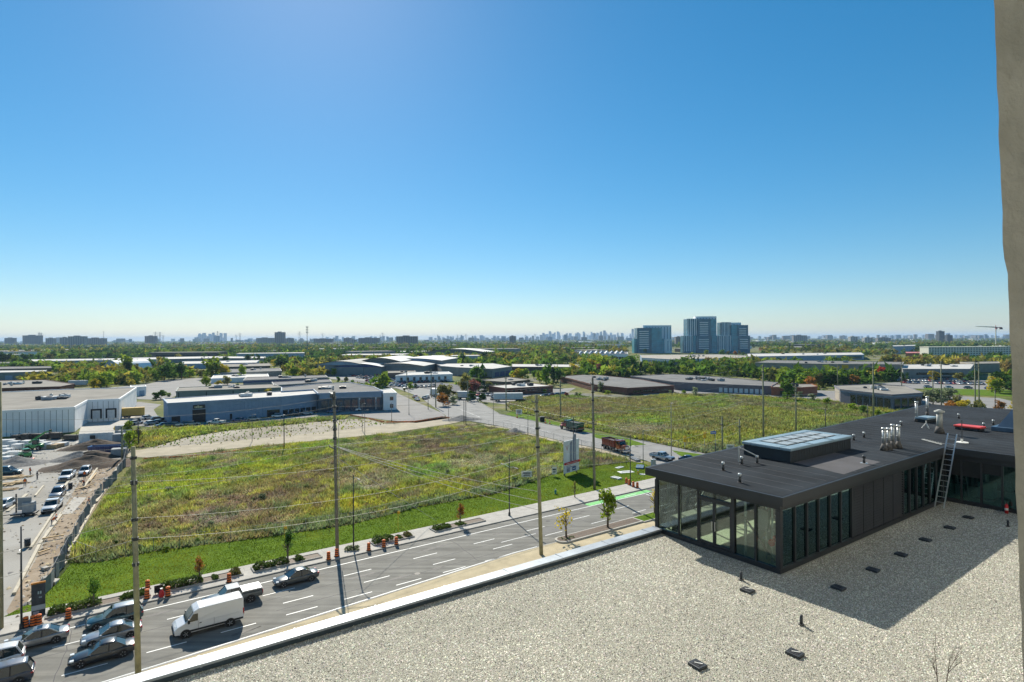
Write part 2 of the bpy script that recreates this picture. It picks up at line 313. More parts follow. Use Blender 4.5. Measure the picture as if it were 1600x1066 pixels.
sheet('yard_ground', gp([(-80, 700), (0, 688), (122, 686), (128, 675), (180, 667), (195, 672), (206, 690), (192, 728), (160, 775), (120, 842), (65, 935), (20, 985), (-60, 1010), (-260, 900)]), .004, yardm)
sheet('formwork_ground', gp([(140, 722), (192, 730), (160, 777), (120, 842), (62, 935), (22, 975), (10, 955), (70, 850), (96, 800), (120, 760)]), .010, brown)
sheet('dirt_patch', gp([(225, 702), (290, 684), (350, 674), (440, 665), (540, 655), (575, 655), (603, 663), (660, 662), (600, 668), (500, 678), (400, 688), (300, 697)]), .001, M('bare_soil', (.22, .19, .14), var=.2, scale=.06, col2=(.40, .36, .29), detail=9, rough=1, bump=.3))
sheet('road_verge', gp([(800, 672), (880, 694), (940, 707), (1000, 724), (1006, 722), (941, 702.5), (881, 690.5), (782, 666.5), (735, 661), (745, 664)]), .008, dirt)
sheet('dirt_patch', gp([(930, 663), (1010, 664), (1060, 670), (1000, 675)]), .002, dirt)

YARD = gp([(-40, 690), (122, 690), (190, 715), (192, 730), (160, 777), (120, 842), (62, 935), (20, 985), (-60, 960)]); FORM = gp([(125, 722), (196, 728), (170, 762), (140, 805), (108, 862), (66, 935), (20, 975), (40, 900), (96, 800)])
x, y = np.concatenate([scatter(YARD, .35), scatter(FORM, 2.2)], 1); N = len(x); r = RNG.uniform(.06, .28, N) * RNG.uniform(.5, 1.2, N); V = np.zeros((N, 4, 3)); a0 = RNG.uniform(0, 6.28, N)
for k in range(3): V[:, k] = np.stack([x + np.cos(a0 + k * 2.1) * r * RNG.uniform(.6, 1.8, N), y + np.sin(a0 + k * 2.1) * r * RNG.uniform(.6, 1.8, N), np.full(N, .008)], 1)
V[:, 3] = np.stack([x, y, r * RNG.uniform(.4, 1.2, N)], 1); tn = np.array([[.42, .40, .36], [.24, .19, .13], [.12, .10, .08], [.5, .42, .28], [.3, .29, .28]])[RNG.integers(0, 5, N)] * RNG.uniform(.6, 1.2, (N, 1))
npmesh('site_rubble', V.reshape(-1, 3), (np.arange(N)[:, None, None] * 4 + np.array([[0, 1, 3], [1, 2, 3], [2, 0, 3]])[None]).reshape(-1, 3), attrmat('rubble_tone', .0), np.repeat(tn, 4, 0), kind='stuff')
# ------------------------------------------------------------------ fields: soil, then every plant a blade of its own tone
FIELD1 = gp([(112, 880), (150, 880), (240, 862), (320, 852), (400, 842), (550, 820), (650, 794), (775, 772), (870, 740), (935, 728), (985, 722), (940, 708), (880, 696), (800, 674), (740, 663), (700, 667), (600, 680), (495, 691), (400, 700), (222, 721), (202, 735), (186, 757), (166, 778), (147, 806), (129, 838), (112, 870)])
FIELD2 = gp([(206, 700), (213, 676), (240, 670), (330, 667), (420, 660), (545, 650), (540, 655), (440, 665), (350, 674), (290, 684), (240, 699)])
FIELD3 = gp([(790, 632), (830, 619), (880, 618), (960, 623), (1050, 616), (1130, 616), (1280, 625), (1440, 640), (1380, 662), (1200, 690), (1120, 712), (1060, 700), (1015, 690), (930, 672), (860, 655), (800, 642)])
soil = M('field_soil', (.10, .095, .035), var=.3, scale=.15, rough=1, spec=.05, col2=(.19, .17, .06), detail=9)
for p in (FIELD1, FIELD2, FIELD3): sheet('field', p, .02, soil)
LAWN = lp([(-33, SW1), (66, SW1)]) + gp([(1034, 739), (1006, 724), (985, 722), (935, 728), (870, 740), (775, 772), (650, 794), (550, 820), (400, 842), (320, 852), (240, 862), (150, 880), (112, 880), (72, 928)])
lawnm = M('lawn_turf', (.07, .13, .012), var=.3, scale=.4, rough=1, spec=.05, col2=(.13, .20, .02), detail=8)
sheet('lawn', LAWN, .03, lawnm)
LAWN2 = gp([(800, 643), (860, 657), (935, 678), (900, 672), (850, 662), (790, 648)]); LAWN3 = gp([(925, 676), (970, 682), (1010, 695), (985, 697), (930, 684)]); LAWN4 = gp([(1050, 704), (1110, 712), (1180, 707), (1100, 724), (1062, 712)])
LAWN5 = gp([(1440, 606), (1640, 612), (1640, 622), (1470, 616)]); LAWN6 = gp([(1480, 655), (1640, 660), (1640, 640), (1500, 640)])
for p in (LAWN2, LAWN3, LAWN4, LAWN5, LAWN6): sheet('lawn', p, .03, lawnm)
PATCH = [((255, 765), 9, (.20, .25, .02)), ((300, 755), 7, (.22, .25, .02)), ((200, 790), 6, (.21, .23, .02)), ((700, 731), 7, (.11, .24, .02)), ((660, 735), 4, (.12, .24, .02)), ((420, 735), 7, (.19, .22, .02)), ((480, 700), 3, (.15, .24, .02)),
         ((560, 790), 8, (.25, .22, .02)), ((720, 768), 8, (.25, .24, .02)), ((800, 755), 9, (.14, .17, .03)), ((330, 830), 8, (.22, .19, .03)), ((390, 785), 9, (.15, .11, .05)), ((300, 800), 8, (.17, .12, .05)), ((480, 755), 10, (.16, .125, .05)),
         ((690, 690), 14, (.12, .10, .05)), ((600, 715), 12, (.16, .14, .05)), ((740, 722), 6, (.32, .27, .15)), ((580, 757), 3, (.38, .33, .22)), ((340, 808), 4, (.3, .24, .16)), ((690, 700), 4, (.13, .085, .055)),
         ((1022, 657), 8, (.13, .25, .02)), ((1000, 633), 25, (.17, .15, .05)), ((1090, 625), 12, (.16, .22, .03)), ((1170, 690), 14, (.23, .24, .03)), ((880, 640), 14, (.17, .12, .06)), ((1000, 668), 7, (.32, .27, .16)), ((850, 632), 10, (.17, .19, .03)), ((1250, 660), 25, (.2, .22, .04)), ((1130, 655), 20, (.16, .15, .045)),
         ((270, 680), 10, (.20, .21, .03)), ((330, 673), 12, (.17, .21, .03)), ((240, 690), 5, (.25, .2, .04)), ((480, 655), 10, (.17, .2, .04))]
PATCH = [(G(*p), r, c) for p, r, c in PATCH]
def weeds(poly, dens, hmul=1, wmul=1, name='field_weeds', seed=0, lump=.75, lum=1.0):
    x, y = scatter(poly, dens); N = len(x)
    base = np.array([[.135, .15, .035], [.225, .215, .025], [.105, .19, .025], [.135, .11, .065], [.29, .25, .12]])
    n1, n2, n3, n4 = (fbm(x / s, y / s, seed + k) for k, s in enumerate((16, 9, 12, 7)))
    wt = np.stack([np.full(N, .45), np.clip((n1 - .5) * 9, 0, 2), np.clip((n2 - .53) * 9, 0, 2), np.clip((n3 - .5) * 9, 0, 2), np.clip((n4 - .58) * 10, 0, 2)], 1)
    tone = (wt[:, :, None] * base[None]).sum(1) / wt.sum(1)[:, None]; h = RNG.uniform(.35, .85, N) * hmul * (1 - .22 * np.clip(wt[:, 4], 0, 2)); h *= .35 + 1.3 * fbm(x / 4, y / 4, 40)
    for p, r, c in PATCH:
        f = np.exp(-(((x - p.x) / r) ** 2 + ((y - p.y) / (r * 1.3)) ** 2) * (.6 + .8 * fbm(x / 3, y / 3, 9)))[:, None] * .85; tone = tone * (1 - f) + np.array(c) * f
        if c[0] > .29: h *= 1 - .8 * f[:, 0]
    k3 = np.clip((fbm(x / 2.6, y / 3.4, seed + 60) - .56) * 9, 0, 1)[:, None]; k4 = np.clip((fbm(x / 3.2, y / 4, seed + 70) - .57) * 9, 0, 1)[:, None]; k5 = np.clip((fbm(x / 2.2, y / 3, seed + 80) - .58) * 9, 0, 1)[:, None]
    k3 = k3 * lump; k4 = k4 * lump; k5 = k5 * lump; tone = tone * (1 - .7 * k3) + .7 * k3 * np.array([.27, .27, .02]); tone = tone * (1 - .75 * k4) + .75 * k4 * np.array([.07, .12, .03]); tone = tone * (1 - .7 * k5) + .7 * k5 * np.array([.13, .09, .06]); h = h * (1 + .5 * k3[:, 0] + .6 * k4[:, 0])
    bb = (x - B0.x) * E2.x + (y - B0.y) * E2.y; nf = (np.clip((78.5 - bb) / 3.5, 0, 1) * (fbm(x / 3, y / 3, 90) > .38))[:, None] * .75; tone = tone * (1 - nf) + nf * np.array([.10, .135, .06])
    tone = 1.8 * lum * tone * np.array([.93, .97, 1.25]) * RNG.uniform(.6, 1.35, (N, 1)) * (.5 + fbm(x / 1.6, y / 2.2, seed + 50))[:, None] * (1 + RNG.normal(0, .08, (N, 3)))
    return npmesh(name, *(lambda r: (r[0], r[1]))(blades_keep(x, y, h, wmul * RNG.uniform(.05, .13, N), tone)), WEED, LAST['tone'], kind='stuff')
LAST = {}
def blades_keep(*a, **k): r = blades(*a, **k); LAST['tone'] = r[2]; return r
WEED = attrmat('weed_blades', .55)
weeds(FIELD1, 15, 1, 1, seed=1); weeds(FIELD2, 4, 1.1, 2.2, seed=21); weeds(gp([(225, 702), (290, 684), (350, 674), (440, 665), (540, 655), (575, 655), (603, 663), (500, 678), (400, 688), (300, 697)]), .35, .7, 2, 'sparse_weeds', seed=44); weeds(FIELD3, 4.5, 1.1, 2, seed=33, lump=.3, lum=.9)
x, y = scatter(LAWN, 40); N = len(x); g = fbm(x / 2, y / 2, 5)[:, None] * .8 + .6
t = (np.array([.115, .185, .016]) * g + np.clip(fbm(x / 7, y / 7, 8) - .42, 0, 1)[:, None] * np.array([.40, .28, .04])) * (.55 + .9 * fbm(x / 1.2, y / 1.2, 18))[:, None] * RNG.uniform(.7, 1.3, (N, 1))
npmesh('lawn_grass', *blades_keep(x, y, RNG.uniform(.06, .16, N), RNG.uniform(.025, .055, N), t, z=.03, n=2)[:2], WEED, LAST['tone'], kind='stuff')
# ------------------------------------------------------------------ our own building: gravel roof of the podium, its parapet, the tower's concrete fin
darkmetal = M('charcoal_cladding', (.024, .027, .031), rough=.45, var=.15, scale=.7, spec=.4)
capmetal = M('parapet_metal', (.30, .33, .36), rough=.52, metal=.45, var=.2, scale=.8, bump=.35, bscale=1.6); parin = M('parapet_cladding', (.028, .045, .058), rough=.5, var=.15)
grav = M('roof_gravel', (.17, .16, .13), rough=1, var=.1, scale=26, col2=(.45, .435, .36), detail=3, contrast=2.2, bump=.9, bscale=40, spec=.1)
wallc = M('podium_wall', (.30, .29, .27), var=.1)
pod = thing('podium_building', 'low podium building with pale gravel roof and metal capped parapet above the road', 'building', L(0, 0, 0), TH)
MB().box(-46, -42, 0, 58, 7.02, 17.3).build('wall', wallc, pod)
MB().box(-46, -42, 17.31, 58, 6.55, 17.5).build('roof_deck', grav, pod)
MB().box(-46, 6.56, 17.31, -.12, 7.03, 17.69).build('parapet', parin, pod)
k = 0; a = -46
while a < -.2:
    a2 = min(a + 3, -.14); mb = MB(); z = 17.7 + .004 * (k % 2)
    mb.loft([[(q, 6.5, z - .03), (q, 7.12, z - .06), (q, 7.12, z + .045), (q, 6.5, z + .06)] for q in (a + .008, a2 - .008)]); bevel(mb.build('parapet_cap', capmetal, pod), .012, 1)
    MB().box(a2 - .03, 6.495, 17.66, a2 + .03, 7.125, 17.768).build('cap_joint', capmetal, pod); a += 3; k += 1
# loose stones on the roof
poly = [(-30, -14), (21, -14), (19.2, -.2), (-.2, -.2), (-.2, 6.53), (-30, 6.53)]
x, y = scatter(poly, 360); keep = (x * .55 + 20 > -y * 1.2) | (x > -16); x, y = x[keep], y[keep]; N = len(x)
r = RNG.uniform(.014, .033, N) * (1 + .3 * RNG.random(N)); V = np.zeros((N, 5, 3)); a0 = RNG.uniform(0, 6.28, N)
for k in range(4):
    rr = r * RNG.uniform(.7, 1.3, N); V[:, k] = np.stack([x + np.cos(a0 + k * 1.57) * rr, y + np.sin(a0 + k * 1.57) * rr, np.full(N, 17.497)], 1)
V[:, 4] = np.stack([x + RNG.normal(0, .3, N) * r, y + RNG.normal(0, .3, N) * r, 17.5 + r * RNG.uniform(.5, 1.1, N)], 1)
F = (np.arange(N)[:, None, None] * 5 + np.array([[0, 1, 4], [1, 2, 4], [2, 3, 4], [3, 0, 4]])[None]).reshape(-1, 3)
c = np.array([.49, .475, .40]) * RNG.uniform(.36, 1.4, (N, 1)) * (1 + RNG.normal(0, .05, (N, 3))); c *= (.66 + .68 * fbm(x / 4, y / 4, 77))[:, None]
stone = bpy.data.materials.new('stone'); stone.use_nodes = True; q = stone.node_tree.nodes.new('ShaderNodeAttribute'); q.attribute_name = 'tone'; stone.node_tree.links.new(q.outputs[0], stone.node_tree.nodes['Principled BSDF'].inputs['Base Color']); stone.node_tree.nodes['Principled BSDF'].inputs['Roughness'].default_value = .85
o = npmesh('gravel_stones', V.reshape(-1, 3), F, stone, np.repeat(c, 5, 0), kind='stuff'); o.parent = pod

# tower's concrete fin beside the window
fin = thing('condominium_tower', 'our concrete tower, its rough grey wall edge rising close at the right', 'building', (2.6, 2.3, 17.5))
cm = M('cast_concrete', (.24, .235, .195), var=.3, col2=(.40, .385, .33), scale=1.6, rough=.95, bump=1.0, bscale=14, spec=.1, detail=9)
zs = np.linspace(0, 16, 260); mb = MB(); n_ = 26; rn = random.Random(5)
def finx(z):        # the cast edge leans and has small steps
    t = (z + 17.5 - 28); x = 1.989 - .0349 * t
    return x + (.0 if t < .25 else -.012) + .0016 * math.sin(z * 31) + .0012 * math.sin(z * 83 + 1) - 2.6
front = []
for z in zs:
    xe = finx(z); row = []
    for i in range(n_):
        u = i / (n_ - 1); xx = xe + u * 1.6; dd =   .035 * (fbm(np.array([xx * 5.0]), np.array([z * 7.0]), 3)[0] - .5) + .05 * abs(vnoise(np.array([xx * 1.7 + z * 2.2]), np.array([z * 5.5]), 8)[0] - .5)
        if abs((z + 17.5 - 28) - .25) < .03: dd += .012
        dd *= min(1, .06 + u * 5)
        row.append((xx, dd, z))
    front.append(row)
for j in range(len(zs) - 1):
    pass
vs = [p for r_ in front for p in r_]; mb.add(vs, [(j * n_ + i, j * n_ + i + 1, (j + 1) * n_ + i + 1, (j + 1) * n_ + i) for j in range(len(zs) - 1) for i in range(n_ - 1)])
vs = [q for r_ in front for q in (r_[0], (r_[0][0] + .46, .45, r_[0][2]))]; mb.add(vs, [(2 * j + 1, 2 * j, 2 * j + 2, 2 * j + 3) for j in range(len(zs) - 1)])
mb.add([(front[0][0][0] + .46, .45, 0), (1.2, .45, 0), (1.2, .45, 16), (front[-1][0][0] + .46, .45, 16)], [(3, 2, 1, 0)])
mb.build('cast_wall', cm, fin, smooth=False)

# the tower's own street front, unseen behind the camera; added to bounce sunlight back
fr = M('unseen_precast', (.54, .53, .50), var=.1, scale=.3); T_ = Matrix.Translation(-Vector((2.6, 2.3, 17.5))) @ Matrix.Translation(L(0, 0, 17.5)) @ Matrix.Rotation(TH, 4, 'Z')
MB().box(-62, -36, 0, 58, -14.9, 62, 0, T_).build('unseen_facade', fr, fin)
for k in range(19): MB().box(-62.2, -14.89, 3.1 * k + 2.75, 58.2, -14.6, 3.1 * k + 3.05, 0, T_).build('floor_band', fr, fin)
mbw = MB()
for k in range(19):
    for j in range(30):
        if (j * 7 + k) % 3: mbw.box(-60 + 4 * j, -14.92, 3.1 * k + .9, -58.2 + 4 * j, -14.86, 3.1 * k + 2.6, 0, T_)
mbw.build('window', M('tower_window', (.03, .05, .06), rough=.1, spec=.8), fin, kind='stuff')
# ------------------------------------------------------------------ glass pavilion on the podium roof
PZ = 17.5
pav = thing('rooftop_pavilion', 'charcoal glass walled pavilion with flat dark roof standing on the gravel podium roof', 'building', L(0, 0, PZ), TH)
glass = glassmat('green_pane', (.9, .97, .92), .04, .93); dglass = glassmat('grey_pane', (.62, .88, .85), .2, .85, (.45, .72, .74, 1))
roofm = M('roof_membrane', (.021, .027, .034), var=.45, scale=.35, rough=.95, bump=.4, bscale=30, spec=.12, detail=9)
roofl = M('roof_membrane_faded', (.075, .073, .078), var=.15, scale=.8, rough=.8, bump=.3, bscale=30, spec=.3)
RP = [(-.6, 7.25), (-.38, -.38), (19.0, -.15), (19.3, -14), (47.5, -14), (46.5, 3.0), (44.9, 9.7)]
mb = MB().prism(RP, 3.1, 3.5); bevel(mb.build('roof', [darkmetal], pav), .02, 1)
ins = [(p[0] + dx, p[1] + dy) for p, (dx, dy) in zip(RP, ((.12, -.15), (.12, .1), (.1, .1), (.1, .1), (-.1, .1), (-.1, -.1), (-.1, -.15)))]
sheet('membrane', ins, 3.506, roofm, 'thing', pav)
seam = M('membrane_seam', (.05, .052, .058), rough=.7)
for i in range(1, 44): 
    b1 = 7.1 + (i * 1.05) * .052; b0_ = .0 if i * 1.05 < 18.9 else -13.9
    MB().box(i * 1.05 - .02, b0_, 3.507, i * 1.05 + .025, b1, 3.512).build('membrane_seam', seam, pav)
sheet('faded_strip', [(6.9, 3.1), (6.2, .1), (10.9, .3), (11.6, 3.1)], 3.514, roofl, 'thing', pav)
# walls: plinth, header, posts, mullions, panes
def bar(n, x0, y0, z0, x1, y1, z1, m=darkmetal): return MB().box(x0, y0, z0, x1, y1, z1).build(n, m, pav)
bar('plinth', -.1, -.1, 0, .12, 7.05, .22); bar('plinth', .13, -.1, 0, 19.4, .12, .22); bar('plinth', 19.42, -14, 0, 19.64, .1, .22); bar('plinth', .13, 6.85, 0, 44, 7.06, .22)
bar('header', -.03, -.05, 2.82, .14, 7.0, 3.097); bar('header', .15, -.05, 2.78, 19.4, .12, 3.097); bar('header', 19.42, -14, 2.72, 19.6, .1, 3.097); bar('header', .15, 6.86, 2.9, 44, 7.0, 3.097)
bar('post', -.06, -.08, .22, .16, .14, 2.82); bar('post', -.05, 6.84, .22, .15, 7.04, 2.82)
ys = [6.84, 5.46, 4.27, 2.30, 1.14, .14]
for q in (5.46, 4.27, 2.30, 1.14): bar('mullion', -.05, q - (.09 if q == 2.3 else .045), .22, .13, q + (.09 if q == 2.3 else .045), 2.82)
for y1, y0 in zip(ys, ys[1:]):
    if y1 == 4.27: continue
    bar('pane', .03, y0 + .046, .221, .05, y1 - .046, 2.819, glass)
bar('transom', -.05, 2.39, 2.46, .12, 4.225, 2.56); bar('transom_pane', .03, 3.36, 2.561, .05, 4.22, 2.819, glass); bar('transom_pane', .03, 2.395, 2.561, .05, 3.32, 2.819, glass); bar('mullion', -.04, 3.321, 2.561, .1, 3.359, 2.819)
for y0, y1 in ((2.395, 3.335), (3.345, 4.22)):
    dr = MB(); 
    for q in ((y0, .225, y1, .36), (y0, 2.36, y1, 2.455), (y0, .36, y0 + .07, 2.36), (y1 - .07, .36, y1, 2.36)): dr.box(-.03, q[0], q[1], .06, q[2], q[3])
    d_ = dr.build('door', darkmetal, pav); MB().box(.01, y0 + .071, .361, .03, y1 - .071, 2.359).build('pane', glass, d_)
    hy = y0 + .85 if y0 < 3 else y0 + .09; MB().cyl((-.09, hy, 1.0), (-.09, hy, 1.45), .018).cyl((-.09, hy, 1.05), (0, hy, 1.05), .014).cyl((-.09, hy, 1.4), (0, hy, 1.4), .014).build('handle', M('bright_steel', (.6, .62, .62), rough=.3, metal=.9), d_)
xs = [.16, 1.27, 2.34, 3.40, 4.51, 5.61, 6.75]
for q in xs[1:] + [13.0, 13.9, 14.9, 15.9, 16.9, 17.9, 18.9]: bar('mullion', q - .045, -.06, .22, q + .045, .1, 2.78)
for x0, x1 in list(zip(xs, xs[1:])) + list(zip([13.0, 13.9, 14.9, 15.9, 16.9, 17.9], [13.9, 14.9, 15.9, 16.9, 17.9, 18.9])): bar('pane', x0 + .046, .02, .221, x1 - .046, .04, 2.779, dglass)
mb = MB()
for i in range(18): z = .25 + i * .14; mb.loft([[(q, -.04, z), (q, .08, z + .085), (q, .08, z + .105), (q, -.04, z + .02)] for q in (6.8, 12.95)])
mb.build('louvre', M('louvre_blade', (.03, .033, .037), rough=.5), pav, kind='stuff')
bar('louvre_back', 6.8, .085, .22, 12.95, .1, 2.78)
for q in (8.0, 9.2, 10.4, 11.6): bar('louvre_rail', q - .02, -.06, .22, q + .02, -.042, 2.78)
wy = [.0, -.86, -1.86, -2.88, -3.55, -4.6, -5.6, -6.6, -7.6]
for q in wy: bar('mullion', 19.4, q - .05, .22, 19.58, q + .05, 2.72)
for y1, y0 in zip(wy, wy[1:]): bar('pane', 19.48, y0 + .051, .221, 19.5, y1 - .051, 2.719, dglass)
bar('dark_panel', 19.43, -1.81, 1.75, 19.47, -.05, 2.715, M('dark_spandrel', (.02, .022, .024), rough=.25, spec=.6)); bar('dark_panel', 19.43, -2.83, 2.1, 19.47, -1.91, 2.715, MATS['dark_spandrel'])
# street side: mullions, panes, low stone wall
sx = [.15] + [1.3 * i for i in range(1, 16)]
for q in sx[1:]: bar('mullion', q - .045, 6.86, .22, q + .045, 7.0, 2.9)
for x0, x1 in zip(sx, sx[1:]): bar('pane', x0 + .046, 6.92, .221, x1 - .046, 6.94, 2.899, glass)
# inside: floor, low wall, columns, braces, back partition, plant
floorm = M('pavilion_floor', (.60, .60, .46), var=.1, scale=1.5, rough=.8)
bar('floor', .13, .13, .01, 19.4, 6.84, .12, floorm); bar('floor', 19.62, -14, .01, 40, 6.84, .12, floorm)
bar('knee_wall', .5, 5.85, .121, 16, 6.35, .85, M('knee_stone', (.085, .085, .08), var=.4, scale=3, bump=.8, bscale=12)); bar('knee_wall_cap', .45, 5.8, .851, 16, 6.4, .9, concrete)
bar('partition', 6.9, .35, .121, 7.0, 5.8, 3.09, M('partition_board', (.05, .055, .055))); bar('partition', 7.01, .3, .121, 12.9, .4, 3.09, MATS['partition_board']); bar('partition', 24.5, -14, .121, 24.6, 6.8, 3.09, MATS['partition_board'])
steel = M('painted_steel', (.10, .11, .11), rough=.5); gal = M('galvanised', (.42, .44, .44), rough=.45, metal=.6)
for p in ((.55, 6.6), (.55, 2.0), (4.4, 6.6), (4.4, .5), (21, -.6), (21, -3.2)): MB().cyl((p[0], p[1], .121), (p[0], p[1], 3.09), .07).build('column', gal if p[1] == 2.0 else steel, pav)
for p, q in (((.5, 2.1, 2.0), (.5, .5, .2)), ((.4, 5.0, 2.4), (.4, 6.7, 1.2)), ((3, 6.7, .9), (5.2, 6.7, 2.9)), ((1.0, 3.5, 3.05), (1.0, 4.6, 2.4)), ((1.2, 2.4, 3.05), (1.2, 1.3, 2.2))): MB().cyl(p, q, .05, n=6).build('brace', steel, pav)
MB().box(.14, 2.9, 3.0, .2, 3.35, 3.07).build('exit_light', M('sign_white', (.7, .72, .68)), pav)
rp = thing('sprinkler_valve', 'red sprinkler valve box with grey pipes inside the pavilion by its front corner', 'valve', L(.7, .75, PZ + .12), TH)
MB().box(-.5, -.45, 1.15, -.2, -.32, 1.38).build('box', M('signal_red', (.55, .03, .03), rough=.5), rp)
mb = MB()
for xx, yy, h in ((0, 0, 2.9), (.2, .1, 2.9), (.1, .35, 2.6)): mb.cyl((xx, yy, 0), (xx, yy, h), .045, n=8)
mb.cyl((0, 0, .9), (.3, .6, .9), .05).cyl((0, 0, 1.6), (-.35, -.38, 1.3), .04); mb.build('pipe', gal, rp)
MB().box(.0, .2, 1.3, .2, .7, 2.3).build('panel', M('panel_grey', (.35, .37, .36)), rp)
MB().cyl((-.05, -.02, .9), (-.12, -.02, .9), .16, n=12).build('wheel', MATS['signal_red'], rp)
for i, (x_, y_) in enumerate(((14.2, 1.2), (15.4, 1.6), (21.5, -1.6))):
    t_ = thing('pump_unit', ['rust coloured pump unit behind the pavilion glass left of the ladder', 'pale grey pump unit behind the pavilion glass left of the ladder', 'teal plant unit inside the wing behind the ladder'][i], 'pump', L(x_, y_, PZ + .12), TH)
    cmat = M(['rust_paint', 'pale_paint', 'teal_paint'][i], [(.4, .09, .04), (.45, .45, .42), (.08, .25, .24)][i]); bevel(MB().box(-.4, -.4, .1, .4, .4, 1.1).build('casing', cmat, t_), .06); MB().cyl((0, 0, 1.1), (0, 0, 1.7), .1).cyl((0, 0, 1.7), (.5, 0, 1.7), .1).build('pipe', gal, t_); MB().box(-.45, -.45, 0, .45, .45, .1).build('base', steel, t_)

# ------------------------------------------------------------------ things standing on the pavilion roof
RZ = PZ + 3.512
sl = thing('roof_skylight', 'long raised skylight with pale blue metal rim and dark curb on the pavilion roof', 'skylight', L(6.65, 3.15, RZ), TH)
curb = M('curb_cladding', (.018, .026, .034), rough=.6, var=.2, scale=2); rim = M('pale_blue_metal', (.21, .30, .36), rough=.5, metal=.1)
MB().box(0, 0, 0, 7.1, 2.85, .62).build('curb', curb, sl)
for i in range(24): MB().box(i * .3, -.012, .02, i * .3 + .02, -.002, .6).build('curb_seam', darkmetal, sl)
rimg = [(-.08, -.08, 7.18, .55), (-.08, 2.4, 7.18, 2.93), (-.08, .56, .75, 2.39), (6.5, .56, 7.18, 2.39)]
for i, q in enumerate(rimg): bevel(MB().box(q[0], q[1], .63, q[2], q[3], .80).build('rim', rim, sl), .05)
MB().box(.76, .57, .64, 6.49, 2.38, .78).build('inner_frame', curb, sl)
for i in range(5):
    for j in range(2): bevel(MB().box(.84 + i * 1.13, .64 + j * .87, .781, .84 + i * 1.13 + .95, .64 + j * .87 + .7, .83).build('pane', M('skylight_pane', (.34, .36, .36), rough=.3, spec=.4, var=.1), sl), .02)
for x_ in (2.3, 4.7): MB().box(x_, -.09, .801, x_ + .06, .56, .815).build('rim_joint', curb, sl)
vent_body = M('vent_dark', (.03, .035, .04), rough=.5); vent_cap = M('vent_cap_grey', (.42, .45, .46), rough=.4, metal=.5)
vents = [((1130, 735), 'dark stub vent nearest the front left corner of the pavilion roof'), ((1159, 726), 'dark stub vent in front of the skylight, middle one of three'), ((1183, 724), 'dark stub vent joined to a slanting pipe by the skylight'), ((1156, 754), 'dark stub vent closest to the front edge of the pavilion roof'), ((1350, 724), 'dark stub vent with pale base near the long roof edge'),
         ((1334, 688), 'short stub vent just beyond the skylight end'), ((1350, 684), 'short stub vent between the skylight and the twin flues'), ((1408, 666), 'short stub vent beyond the twin flues'), ((1498, 654), 'short stub vent at the far edge behind the red hatch'), ((1537, 669), 'short stub vent right beside the red hatch'), ((1552, 664), 'short stub vent between the red hatch and the blue hood')]
for i, (p, lab) in enumerate(vents):
    g = G(*p, RZ); t_ = thing('stub_vent', lab, 'vent pipe', g, TH, 'stub vents on the pavilion roof'); s_ = 1 if i < 5 else .9
    MB().cyl((0, 0, 0), (0, 0, .28 * s_), .075, .06, 10).build('pipe', vent_body if i != 4 else vent_body, t_, True); MB().cyl((0, 0, .28 * s_), (0, 0, .44 * s_), .085, .08, 10).build('cap', vent_cap if i != 4 else vent_body, t_, True)
    MB().cyl((0, 0, 0), (0, 0, .02), .2 if i == 4 else .13, n=12).build('flange', vent_cap if i == 4 else roofl, t_)
    if i == 2: MB().cyl((0, 0, .4), (-.55, .75, .85), .035).cyl((-.55, .75, 0), (-.55, .75, .85), .045).build('slanting_pipe', vent_cap, t_)
fl_steel = M('flue_steel', (.48, .50, .50), rough=.45, metal=.7, var=.12, scale=3); cone = M('flue_boot', (.10, .095, .09), rough=.8)
flues = [((1381, 704), 1.45, 'left flue of the nearer steel twin pair with capped top'), ((1388.5, 703), 1.4, 'right flue of the nearer steel twin pair'), ((1395, 700), 1.55, 'left flue of the second steel twin pair'), ((1404, 700), 1.5, 'right flue of the second steel twin pair'), ((1432, 659), 1.75, 'tall steel flue left of the pale blue roof hatch'), ((1449, 651), 1.85, 'tall steel flue standing behind the pale blue roof hatch')]
for i, (p, h, lab) in enumerate(flues):
    h *= .88; g = G(*p, RZ); t_ = thing('steel_flue', lab, 'flue', g, TH, 'steel flues on the pavilion roof')
    MB().cyl((0, 0, 0), (0, 0, .42), .24 if i < 4 else .16, .11, 12).build('boot', cone, t_, True); MB().cyl((0, 0, .42), (0, 0, h), .095, n=12).build('pipe', fl_steel, t_, True)
    MB().cyl((0, 0, h), (0, 0, h + .12), .13, n=12).build('cap', fl_steel, t_, True)
    for z in (.75, 1.1): MB().cyl((0, 0, z), (0, 0, z + .03), .105, n=12).build('collar', vent_cap, t_, True)
t_ = thing('round_chimney', 'thick pale metal chimney with mushroom cap and dark flared boot near the ladder', 'chimney', G(1468, 677, RZ), TH)
cream = M('chimney_paint', (.46, .46, .42), rough=.5); MB().cyl((0, 0, 0), (0, 0, .5), .34, .2, 14).build('boot', cone, t_, True); MB().cyl((0, 0, .5), (0, 0, 1.5), .19, n=14).build('pipe', cream, t_, True); MB().cyl((0, 0, 1.5), (0, 0, 1.6), .33, .34, 14).cyl((0, 0, 1.6), (0, 0, 1.72), .34, .05, 14).build('cap', cream, t_, True)
def hatch(name, lab, g, w_, d_, c, h=.34):
    t_ = thing(name, lab, 'roof hatch', g, TH - .1); bevel(MB().box(-w_ / 2, -d_ / 2, 0, w_ / 2, d_ / 2, h * .55).build('curb', curb, t_), .03); bevel(MB().box(-w_ / 2 - .08, -d_ / 2 - .08, h * .56, w_ / 2 + .08, d_ / 2 + .08, h).build('lid', c, t_), .06)
hatch('roof_hatch', 'pale blue domed roof hatch between tall steel flues', G(1447, 659, RZ), 1.5, .8, rim, .42)
